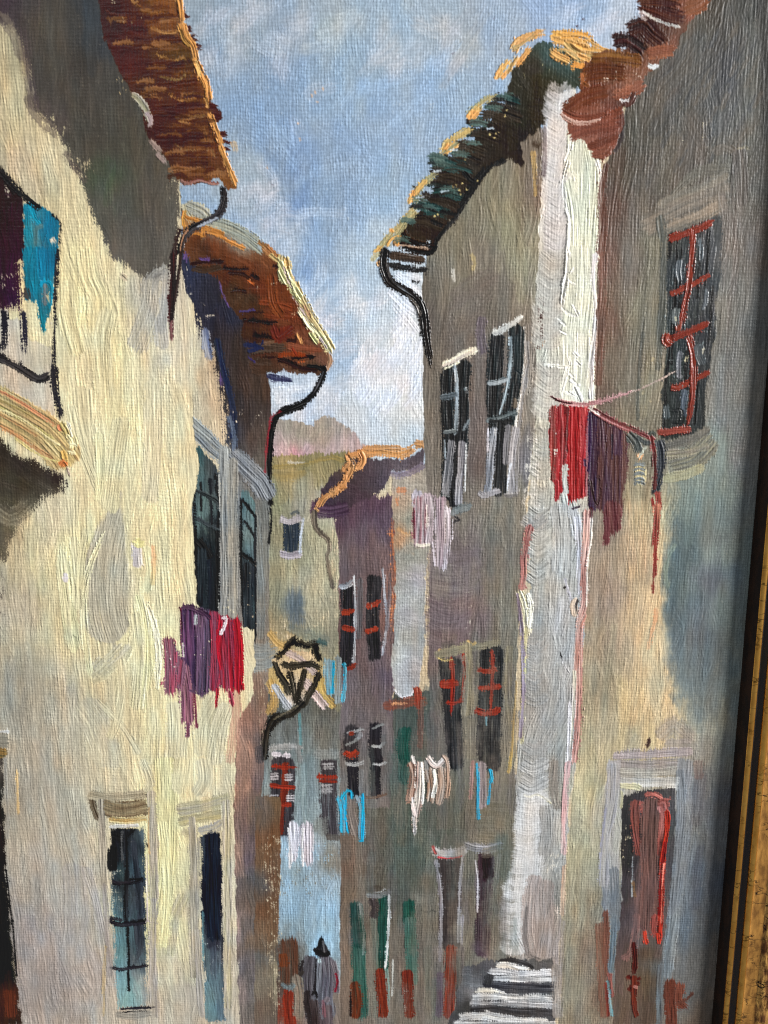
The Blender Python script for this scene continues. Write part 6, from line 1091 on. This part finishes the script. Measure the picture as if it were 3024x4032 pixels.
S('K21', '560,1020 640,1070 740,1120 830,1160 900,1190 950,1215', 34, (122,56,56), (140,80,80), th=.2, rag=.5); S('K21', '520,1000 600,1050', 12, (214,200,190), th=.16)
S('K21', '930,1190 945,1260 960,1320', 26, (130,50,48), th=.18, rag=.3); S('K21', '985,1230 1000,1300 995,1400 970,1500 960,1560', 60, (60,64,70), (44,46,52), th=.12, rag=.4, br=1.5); S('K21', '955,1300 960,1420 955,1540', 26, (86,36,34), th=.1); S('K21', '790,1180 830,1230 850,1290', 50, (44,50,50), (80,84,80), th=.12, rag=.6); S('K21', '840,1200 900,1240 930,1230', 30, (60,66,66), op=.9)
S('K21', '975,1560 985,1659', 40, (150,60,50), dry=.3, th=.08); S('K21', '940,1600 950,1659', 16, (140,50,44), dry=.3, th=.08); S('K22', '975,-20 970,100 958,240', 44, (130,46,40), (190,120,90), th=.08, dry=.15); S('K22', '965,200 960,300 955,440', 26, (140,56,48), th=.07, dry=.3); S('K22', '950,420 945,560', 8, (130,60,50), th=.05, dry=.2)
S('K21', '860,1310 870,1330', 40, (220,160,110), th=.14); S('K21', '860,1380 870,1500', 60, (214,200,150), (196,180,130), th=.12, rag=.6)
for y in (1370,1400,1430,1470,1490): S('K21', [(825, y+10), (855, y), (890, y+14)], 16, (110,116,116), th=.14)
S('K21', '900,1260 870,1300 850,1330', 12, (190,190,170), th=.14); S('K21', '920,1180 940,1170 960,1185', 30, (70,76,70), th=.12, rag=.7); S('K21', '980,1165 1060,1160 1190,1145', 30, (140,66,56), th=.18)

# ================================================================ walking figure
FIG = use('painted_person', None, 'small hooded figure in grey walking away down the lane')
S('K13', '170,1200 180,1300', 60, (84,78,74), op=.7, idn=-1)
S('K13', '230,1180 240,1330 240,1440', 130, (84,72,62), (92,58,44), th=.06, idn=-1, rag=.4); S('K13', '190,1260 200,1330', 50, (110,58,36), idn=-1, th=.06); S('K13', '230,1500 225,1600 240,1720', 80, (150,52,36), (120,46,34), th=.1, idn=-1, rag=.5); S('K13', '280,1400 300,1520 290,1659', 70, (150,132,116), (120,112,100), th=.06, idn=-1)
S('K13', '185,1450 230,1480 260,1450', 30, (110,130,136), op=.8, idn=-1)
R('K13', '400,1280 470,1276 512,1300 535,1370 545,1430 520,1500 512,1600 505,1760 355,1760 352,1600 345,1500 335,1420 305,1400 298,1370 315,1310 360,1278', [(330,1340,48,44,46),(370,1350,96,92,96),(400,1420,84,82,88),(460,1350,116,118,128),(500,1400,104,104,112),(430,1500,92,90,98),(380,1600,56,50,50),(440,1650,70,62,64),(480,1650,104,90,96),(520,1450,100,70,80)], ang=86, spread=8, w=26, l=130, n=3, rag=3, fmix=.5, th=.08)
S('K13', '310,1360 330,1310 370,1280', 50, (46,42,42), (60,54,54), th=.1, rag=.4); S('K13', '375,1290 365,1400 370,1520 380,1659', 100, (104,102,108), (74,70,76), th=.09, rag=.3, br=1.8); S('K13', '470,1290 480,1400 470,1520 480,1659', 100, (116,118,128), (84,80,90), th=.09, rag=.3, br=1.8)
S('K13', '430,1300 420,1450 415,1600', 50, (92,92,100), (120,124,132), th=.08, br=1.6); S('K13', '510,1300 530,1380 540,1500', 36, (90,90,98), (110,104,112), th=.08); S('K13', '405,1290 400,1400 395,1500', 10, (40,36,38), th=.1); S('K13', '535,1380 545,1430 530,1500', 14, (136,34,50), th=.1)
S('K13', '350,1500 350,1600 380,1720', 40, (50,44,44), th=.08); S('K13', '390,1560 400,1640 400,1720', 60, (56,46,46), (80,70,70), th=.1, rag=.6); S('K13', '380,1520 395,1500 410,1540', 20, (40,36,38), th=.14); S('K13', '480,1600 490,1720', 60, (110,100,104), (84,70,76), th=.08)
S('K13', '300,1390 320,1370', 24, (60,54,50), th=.08); S('K13', '425,1285 430,1310', 20, (176,196,200), th=.12); S('K13', '450,1560 460,1659', 26, (130,80,90), op=.7); S('K13', '470,1560 480,1540', 30, (120,110,116), th=.1)
hd = use('hood', FIG, 'pointed black hood')
R('K13', '444,1132 462,1165 480,1210 492,1245 482,1270 440,1282 405,1262 395,1232 412,1195 428,1160', [(440,1170,30,28,30),(425,1230,44,42,44),(465,1220,60,60,64),(450,1260,34,32,34)], ang=85, spread=8, w=14, l=60, n=2, rag=1.5, fmix=.5, th=.08, gloss=.4); S('K13', '395,1225 440,1250 492,1255', 30, (36,34,36), th=.12); S('K13', '450,1170 460,1240', 12, (96,96,98), th=.14); S('K13', '478,1240 492,1250', 16, (30,30,32), th=.12)

# ================================================================ stone steps
ST = use('painted_steps', None, 'pale stone steps banded in white and charcoal at the foot of the corner wall')
R('K23', '-290,1340 -100,1290 300,1290 310,1720 -400,1720 -330,1560', [(-100,1350,80,80,84),(100,1340,110,110,112),(200,1310,90,88,86),(-200,1500,120,120,122),(0,1480,70,70,74),(200,1480,80,82,88),(-250,1600,60,60,60),(0,1620,56,56,60),(200,1620,86,88,90)],
  ang=-4, spread=6, w=40, l=160, n=2, rag=5, fmix=.5)
for p, wd, c, c2, t in [('-60,1300 0,1290 100,1310 160,1340', 34, (50,48,48), (80,78,78), .1), ('-70,1330 0,1330 80,1350 140,1350', 30, (206,196,180), (230,230,228), .2), ('-120,1370 -40,1370 60,1385 180,1380 300,1370', 36, (226,228,232), (170,172,176), .22), ('-140,1410 0,1410 150,1420 310,1420', 34, (150,152,156), (200,202,204), .14),
                        ('-150,1450 -60,1460 100,1470 300,1470', 50, (52,52,58), (90,92,98), .1), ('-120,1490 0,1500 200,1500 300,1500', 22, (70,70,74), None, .08), ('-200,1500 -100,1500 0,1540', 36, (230,230,230), (196,190,176), .24), ('-230,1540 -100,1530 60,1545 180,1540 290,1550', 40, (214,214,212), (150,152,154), .22),
                        ('-240,1575 -100,1580 100,1585 310,1590', 30, (150,150,152), (190,190,192), .14), ('-240,1620 -100,1615 60,1630 300,1640', 50, (48,46,46), (76,74,76), .1), ('-220,1640 0,1650 150,1655', 22, (66,62,60), None, .08), ('-310,1670 -200,1655 -60,1670 100,1690 250,1700', 44, (228,226,220), (170,170,170), .22), ('-340,1710 0,1715 300,1720', 40, (150,150,150), (200,200,200), .12)]:
    if c[0] > 140: wd *= 1.35
    S('K23', p, wd, c, c2, th=t, rag=.5, br=1.8, var=.1)
S('K23', '-120,1400 -130,1440', 60, (60,60,62), th=.08); S('K23', '310,1330 315,1659', 50, (156,150,144), (140,132,126), idn=CW, op=.9, th=.05)

# ======================================================================= Blender scene
import bpy
from mathutils import Vector, Matrix
finish()
print('painted in %.1f s' % (time.time()-T0))

# tidy the id map: every cell takes the commonest id around it
def box(a, r):
    c = np.cumsum(np.cumsum(np.pad(a.astype(np.float32), ((r+1, r), (r+1, r))), 0), 1)
    k = 2*r+1
    return c[k:, k:]-c[:-k, k:]-c[k:, :-k]+c[:-k, :-k]
def tidy(ids, r=2):
    best = np.zeros(ids.shape, np.float32); out = ids.copy()
    for i in range(1, len(REG)+1):
        ys, xs = np.nonzero(ids == i)
        if len(ys) == 0: continue
        y0 = max(0, ys.min()-r-1); y1 = ys.max()+r+2; x0 = max(0, xs.min()-r-1); x1 = xs.max()+r+2
        b = box(ids[y0:y1, x0:x1] == i, r)+.01*(ids[y0:y1, x0:x1] == i)
        o = out[y0:y1, x0:x1]; bb = best[y0:y1, x0:x1]; m = b > bb
        o[m] = i; bb[m] = b[m]
    return out
IDS = tidy(IDS)

coll = bpy.context.scene.collection
def nodes_of(name):
    m = bpy.data.materials.new(name); m.use_nodes = True
    nt = m.node_tree; b = nt.nodes['Principled BSDF']
    return m, nt, b
def paint_material():
    m, nt, b = nodes_of('oil_paint')
    N = nt.nodes.new; L = nt.links.new
    at = N('ShaderNodeAttribute'); at.attribute_name = 'pigment'; at.attribute_type = 'GEOMETRY'
    gl = N('ShaderNodeAttribute'); gl.attribute_name = 'sheen'; gl.attribute_type = 'GEOMETRY'
    tc = N('ShaderNodeTexCoord')
    n1 = N('ShaderNodeTexNoise'); n1.inputs['Scale'].default_value = 3500; n1.inputs['Detail'].default_value = 3
    mp = N('ShaderNodeMapping'); mp.inputs['Scale'].default_value = (1, 1, .25)
    L(tc.outputs['Object'], mp.inputs['Vector']); L(mp.outputs['Vector'], n1.inputs['Vector'])
    hs = N('ShaderNodeHueSaturation'); L(at.outputs['Color'], hs.inputs['Color'])
    mr = N('ShaderNodeMapRange'); mr.inputs['To Min'].default_value = .93; mr.inputs['To Max'].default_value = 1.07
    L(n1.outputs['Fac'], mr.inputs['Value']); L(mr.outputs['Result'], hs.inputs['Value'])
    L(hs.outputs['Color'], b.inputs['Base Color'])
    ad = N('ShaderNodeMath'); ad.operation = 'MULTIPLY_ADD'; ad.inputs[1].default_value = .22
    L(n1.outputs['Fac'], ad.inputs[0]); L(gl.outputs['Fac'], ad.inputs[2])
    sb = N('ShaderNodeMath'); sb.operation = 'SUBTRACT'; sb.inputs[1].default_value = .11
    L(ad.outputs[0], sb.inputs[0]); L(sb.outputs[0], b.inputs['Roughness'])
    b.inputs['Specular IOR Level'].default_value = .42
    bp = N('ShaderNodeBump'); bp.inputs['Strength'].default_value = .25; bp.inputs['Distance'].default_value = .00006
    L(n1.outputs['Fac'], bp.inputs['Height']); L(bp.outputs['Normal'], b.inputs['Normal'])
    return m
PAINT = paint_material()
def tag(o, label=None, cat=None, group=None, kind=None):
    if label: o['label'] = label
    if cat: o['category'] = cat
    if group: o['group'] = group
    if kind: o['kind'] = kind

painting = bpy.data.objects.new('framed_painting', None); coll.objects.link(painting)
tag(painting, 'oil painting of a narrow lane of old houses in a worn gold frame', 'painting')

AMP = 0.10                       # mm of relief of the bare weave
GAIN = 1.02
Zm = (WEAVE*DAMP*AMP+np.clip(HP, -.02, 1.2)*0.9).astype(np.float32)
Xw = (XMIN+np.arange(NX)*STEP).astype(np.float32); Zw = (ZMAX-np.arange(NY)*STEP).astype(np.float32)
def s2l(c):
    c = np.clip(c, 0, 1); return np.where(c <= .04045, c/12.92, ((c+.055)/1.055)**2.4)
_g = COL.mean(2, keepdims=True); LIN = np.clip(1.06*s2l(_g+(COL-_g)*(.87-.04*(IDS == SKY))[..., None])*GAIN-.017, 0.003, .88).astype(np.float32)

# cells of each id -> one mesh that shares the raised surface
FID = IDS[:-1, :-1]
objs = {}
for i, (name, par, label) in enumerate(REG, 1):
    ys, xs = np.nonzero(FID == i)
    if len(ys) < 12: print('nothing seen of', name, label); continue
    y0, y1, x0, x1 = ys.min(), ys.max()+2, xs.min(), xs.max()+2
    used = np.zeros((y1-y0, x1-x0), bool)
    ly, lx = ys-y0, xs-x0
    used[ly, lx] = 1; used[ly+1, lx] = 1; used[ly, lx+1] = 1; used[ly+1, lx+1] = 1
    idx = np.full(used.shape, -1, np.int64); nv = int(used.sum()); idx[used] = np.arange(nv)
    vy, vx = np.nonzero(used); gy = vy+y0; gx = vx+x0
    co = np.empty((nv, 3), np.float32); co[:, 0] = Xw[gx]; co[:, 1] = -Zm[gy, gx]*.001; co[:, 2] = Zw[gy]
    nf = len(ys)
    lo = np.empty((nf, 4), np.int32)
    lo[:, 0] = idx[ly, lx]; lo[:, 1] = idx[ly+1, lx]; lo[:, 2] = idx[ly+1, lx+1]; lo[:, 3] = idx[ly, lx+1]
    me = bpy.data.meshes.new(name)
    me.vertices.add(nv); me.vertices.foreach_set('co', co.ravel())
    me.loops.add(nf*4); me.loops.foreach_set('vertex_index', lo.ravel())
    me.polygons.add(nf); me.polygons.foreach_set('loop_start', np.arange(0, nf*4, 4, dtype=np.int32))
    me.polygons.foreach_set('use_smooth', np.ones(nf, bool))
    a = me.attributes.new('pigment', 'FLOAT_COLOR', 'POINT')
    c4 = np.ones((nv, 4), np.float32); c4[:, :3] = LIN[gy, gx]; a.data.foreach_set('color', c4.ravel())
    g = me.attributes.new('sheen', 'FLOAT', 'POINT'); g.data.foreach_set('value', GLOSS[gy, gx].astype(np.float32).ravel())
    me.update(calc_edges=True)
    me.materials.append(PAINT)
    o = bpy.data.objects.new(name, me); coll.objects.link(o)
    if label: o['label'] = label
    objs[i] = o
for i, (name, par, label) in enumerate(REG, 1):
    if i not in objs: continue
    objs[i].parent = objs[par] if (par and par in objs) else painting

# ---- stretched canvas behind the paint
def simple_mesh(name, verts, faces, mat, parent, smooth=False):
    me = bpy.data.meshes.new(name); me.from_pydata([tuple(v) for v in verts], [], faces); me.update()
    if smooth:
        for p in me.polygons: p.use_smooth = True
    me.materials.append(mat); o = bpy.data.objects.new(name, me); coll.objects.link(o); o.parent = parent
    return o
mc, nt, b = nodes_of('raw_linen')
b.inputs['Base Color'].default_value = (.42, .34, .24, 1); b.inputs['Roughness'].default_value = .9
w1 = nt.nodes.new('ShaderNodeTexNoise'); w1.inputs['Scale'].default_value = 900
bp = nt.nodes.new('ShaderNodeBump'); bp.inputs['Strength'].default_value = .3; bp.inputs['Distance'].default_value = .0003
nt.links.new(w1.outputs['Fac'], bp.inputs['Height']); nt.links.new(bp.outputs['Normal'], b.inputs['Normal'])
CX0, CX1, CZ0, CZ1 = XMIN-.002, XMAX+.003, ZMIN-.002, ZMAX+.002
v = [(x, y, z) for y in (.0004, .017) for z in (CZ0, CZ1) for x in (CX0, CX1)]
simple_mesh('canvas', v, [(0, 1, 3, 2), (4, 6, 7, 5), (0, 4, 5, 1), (2, 3, 7, 6), (0, 2, 6, 4), (1, 5, 7, 3)], mc, painting)

# ---- gilded frame
def gold_material(name, base, dark, rough, met=.9, crack=1.0, wear=.5, scale=1.0, bumps=1.0):
    m, nt, b = nodes_of(name); N = nt.nodes.new; L = nt.links.new
    tc = N('ShaderNodeTexCoord'); mp = N('ShaderNodeMapping'); L(tc.outputs['Object'], mp.inputs['Vector'])
    mp.inputs['Scale'].default_value = (1, 1, .32)
    n = N('ShaderNodeTexNoise'); n.inputs['Scale'].default_value = 620*scale; n.inputs['Detail'].default_value = 6; n.inputs['Roughness'].default_value = .65
    L(mp.outputs['Vector'], n.inputs['Vector'])
    n2 = N('ShaderNodeTexNoise'); n2.inputs['Scale'].default_value = 2600*scale; n2.inputs['Detail'].default_value = 4; L(tc.outputs['Object'], n2.inputs['Vector'])
    r = N('ShaderNodeValToRGB'); r.color_ramp.elements[0].position = .36+.1*wear; r.color_ramp.elements[0].color = (*dark, 1)
    r.color_ramp.elements[1].position = .60; r.color_ramp.elements[1].color = (*base, 1)
    L(n.outputs['Fac'], r.inputs['Fac'])
    # crackle running across the moulding
    mp2 = N('ShaderNodeMapping'); mp2.inputs['Scale'].default_value = (.55, .55, 1.35); L(tc.outputs['Object'], mp2.inputs['Vector'])
    wn = N('ShaderNodeTexNoise'); wn.inputs['Scale'].default_value = 500; wn.inputs['Detail'].default_value = 3; L(mp2.outputs['Vector'], wn.inputs['Vector'])
    mx = N('ShaderNodeMixRGB'); mx.blend_type = 'LINEAR_LIGHT'; mx.inputs['Fac'].default_value = .0025
    L(mp2.outputs['Vector'], mx.inputs['Color1']); L(wn.outputs['Color'], mx.inputs['Color2'])
    vo = N('ShaderNodeTexVoronoi'); vo.feature = 'DISTANCE_TO_EDGE'; vo.inputs['Scale'].default_value = 260; L(mx.outputs['Color'], vo.inputs['Vector'])
    cr = N('ShaderNodeValToRGB'); cr.color_ramp.elements[0].position = .012; cr.color_ramp.elements[0].color = (1, 1, 1, 1)
    cr.color_ramp.elements[1].position = .045; cr.color_ramp.elements[1].color = (0, 0, 0, 1); L(vo.outputs['Distance'], cr.inputs['Fac'])
    gate = N('ShaderNodeTexNoise'); gate.inputs['Scale'].default_value = 170; L(tc.outputs['Object'], gate.inputs['Vector'])
    gr = N('ShaderNodeMapRange'); gr.inputs['From Min'].default_value = .42; gr.inputs['From Max'].default_value = .56; gr.inputs['To Max'].default_value = crack; L(gate.outputs['Fac'], gr.inputs['Value'])
    mu = N('ShaderNodeMath'); mu.operation = 'MULTIPLY'; mu.use_clamp = True; L(cr.outputs['Color'], mu.inputs[0]); L(gr.outputs['Result'], mu.inputs[1])
    c = N('ShaderNodeMixRGB'); L(mu.outputs[0], c.inputs['Fac']); L(r.outputs['Color'], c.inputs['Color1']); c.inputs['Color2'].default_value = (.012, .007, .004, 1)
    L(c.outputs['Color'], b.inputs['Base Color'])
    b.inputs['Metallic'].default_value = met
    rr = N('ShaderNodeMapRange'); rr.inputs['To Min'].default_value = rough+.14; rr.inputs['To Max'].default_value = rough-.1; L(n.outputs['Fac'], rr.inputs['Value']); L(rr.outputs['Result'], b.inputs['Roughness'])
    b1 = N('ShaderNodeBump'); b1.inputs['Strength'].default_value = .6*bumps; b1.inputs['Distance'].default_value = .0003; L(n.outputs['Fac'], b1.inputs['Height'])
    b2 = N('ShaderNodeBump'); b2.inputs['Strength'].default_value = .4*bumps; b2.inputs['Distance'].default_value = .0001; L(n2.outputs['Fac'], b2.inputs['Height']); L(b1.outputs['Normal'], b2.inputs['Normal'])
    b3 = N('ShaderNodeBump'); b3.invert = True; b3.inputs['Strength'].default_value = .25*bumps; b3.inputs['Distance'].default_value = .0002; L(mu.outputs[0], b3.inputs['Height']); L(b2.outputs['Normal'], b3.inputs['Normal'])
    L(b3.outputs['Normal'], b.inputs['Normal'])
    return m
GOLD = gold_material('gilt', (.62, .31, .075), (.26, .12, .03), .40, wear=.3, met=.5, bumps=.35)
BRIGHT = gold_material('rubbed_gilt', (1.0, .56, .13), (.75, .36, .07), .26, met=.95, crack=.7, wear=.1, bumps=.3)
ROUGH = gold_material('flaking_gilt', (.80, .46, .13), (.18, .075, .024), .46, met=.6, wear=.8, crack=1.5, scale=.9, bumps=.9)
BLACK = gold_material('black_groove', (.012, .012, .016), (.02, .016, .014), .42, met=.0, crack=.2)
INNER = gold_material('dark_sight_edge', (.035, .014, .006), (.012, .007, .005), .6, met=.4, crack=.2)

# profile of the moulding: (distance outward from the sight edge, height above the canvas) in mm
def arc(cx, cy, r, a0, a1, n):
    return [(cx+r*math.cos(math.radians(a0+(a1-a0)*k/n)), cy+r*math.sin(math.radians(a0+(a1-a0)*k/n))) for k in range(n+1)]
PROFILE = [('sight_edge', INNER, [(0, .02), (.04, .6), (.14, 1.5), (.4, 2.6), (.8, 3.4), (1.2, 3.95)]),
           ('bead', BRIGHT, arc(1.85, 3.85, .66, 171, -8, 11)),
           ('groove', BLACK, [(2.5, 3.76), (2.65, 3.3), (3.1, 3.05), (3.8, 3.1), (4.2, 3.5)]),
           ('bead', BRIGHT, arc(4.95, 3.75, .78, 199, 30, 11)),
           ('flat', GOLD, [(5.63, 4.14), (5.9, 4.05), (6.6, 4.05), (7.6, 4.1), (8.6, 4.2)]),
           ('hollow', ROUGH, [(8.6, 4.2), (9.3, 4.6), (10.2, 4.8), (11.2, 4.6), (12.5, 4.4), (14, 4.4), (16, 4.8), (18.5, 5.6), (21, 6.6)]),
           ('outer_band', GOLD, [(21, 6.6)]+arc(24.5, 6.2, 3.4, 165, 0, 12)+[(28, 6), (28, -17)]),
           ('back', INNER, [(28, -17), (3.5, -17), (3.5, -.6), (0, -.4), (0, .02)])]
SX0, SX1, SZ0, SZ1 = XMIN+.001, XR, ZMIN+.001, ZMAX-.001
def rail(side):
    # frame of reference: origin corner, direction along, outward direction
    corners = {'right': ((SX1, SZ0), (0, 1), (1, 0), SZ1-SZ0), 'left': ((SX0, SZ0), (0, 1), (-1, 0), SZ1-SZ0),
               'top': ((SX0, SZ1), (1, 0), (0, 1), SX1-SX0), 'bottom': ((SX0, SZ0), (1, 0), (0, -1), SX1-SX0)}
    (ox, oz), (ax, az), (ux, uz), length = corners[side]
    root = bpy.data.objects.new('frame_rail', None); coll.objects.link(root); root.parent = painting
    rg = np.random.default_rng(len(side)*7+3)
    for name, mat, prof in PROFILE:
        nseg = 260 if side == 'right' and name != 'back' else 60
        pr = []
        for k in range(len(prof)-1):            # refine the rough band so that it can flake
            a_, b_ = prof[k], prof[k+1]; m_ = 4 if name == 'hollow' else 1
            for q in range(m_): pr.append((a_[0]+(b_[0]-a_[0])*q/m_, a_[1]+(b_[1]-a_[1])*q/m_))
        pr.append(prof[-1])
        V = []; F = []
        wob = rg.normal(0, 1, nseg+1); wob = np.convolve(wob, np.ones(5)/5, 'same')
        for s_ in range(nseg+1):
            t = s_/nseg
            for k, (d, h) in enumerate(pr):
                d0 = d*.001
                along = -d0+t*(length+2*d0)        # mitred ends
                hh = h*.001*(.76 if h > 0 else 1)
                if name == 'hollow' and 0 < k < len(pr)-1: hh += .00016*rg.normal()*(.4+.6*abs(wob[s_]))
                elif name in ('bead', 'flat') and 0 < k < len(pr)-1: hh += .00004*wob[s_]
                x = ox+ax*along+ux*d0; z = oz+az*along+uz*d0
                V.append((x, -hh, z))
        n = len(pr)
        flip = side in ('right', 'bottom')
        for s_ in range(nseg):
            for k in range(n-1):
                q = (s_*n+k, s_*n+k+1, (s_+1)*n+k+1, (s_+1)*n+k)
                F.append(q[::-1] if flip else q)
        simple_mesh(name, V, F, mat, root, smooth=True)
    return root
for sd_ in ('right', 'left', 'top', 'bottom'): rail(sd_)

# ---- camera
cd = bpy.data.cameras.new('camera'); cam = bpy.data.objects.new('camera', cd); coll.objects.link(cam)
M = Matrix(((CR[0], CU[0], -CF[0], CPOS[0]), (CR[1], CU[1], -CF[1], CPOS[1]), (CR[2], CU[2], -CF[2], CPOS[2]), (0, 0, 0, 1)))
cam.matrix_world = M
cd.sensor_fit = 'VERTICAL'; cd.sensor_height = 36.0; cd.lens = FPX/PH*36.0
cd.clip_start = .005; cd.clip_end = 50
cd.dof.use_dof = True; cd.dof.focus_distance = .168; cd.dof.aperture_fstop = cd.lens/1.5
bpy.context.scene.camera = cam

# ---- light: a window to the right of the picture and the dim room around it
def area(name, loc, target, size, power, col, sy=None):
    ld = bpy.data.lights.new(name, 'AREA'); ld.energy = power; ld.color = col; ld.size = size
    if sy: ld.shape = 'RECTANGLE'; ld.size_y = sy
    o = bpy.data.objects.new(name, ld); coll.objects.link(o); o.location = loc
    d = Vector(target)-Vector(loc); o.rotation_euler = d.to_track_quat('-Z', 'Y').to_euler()
    return o
area('window_light', (1.05, -.50, .42), (0, 0, 0), .42, 34.0, (1.0, .985, .96), .50)
area('room_light', (-.9, -1.3, 1.2), (0, 0, 0), .9, 5.0, (.96, .98, 1.0))
W = bpy.data.worlds.new('World'); bpy.context.scene.world = W; W.use_nodes = True
bg = W.node_tree.nodes['Background']; bg.inputs[0].default_value = (.94, .96, 1.0, 1); bg.inputs[1].default_value = .19

sc = bpy.context.scene
sc.render.engine = 'CYCLES'
sc.view_settings.view_transform = 'Standard'; sc.view_settings.look = 'None'; sc.view_settings.exposure = 0; sc.view_settings.gamma = 1
sc.view_settings.use_curve_mapping = False
sc.cycles.max_bounces = 4; sc.cycles.diffuse_bounces = 2; sc.cycles.glossy_bounces = 3
sc.cycles.filter_width = 1.1
sc.cycles.use_denoising = False
print('scene built in %.1f s' % (time.time()-T0))
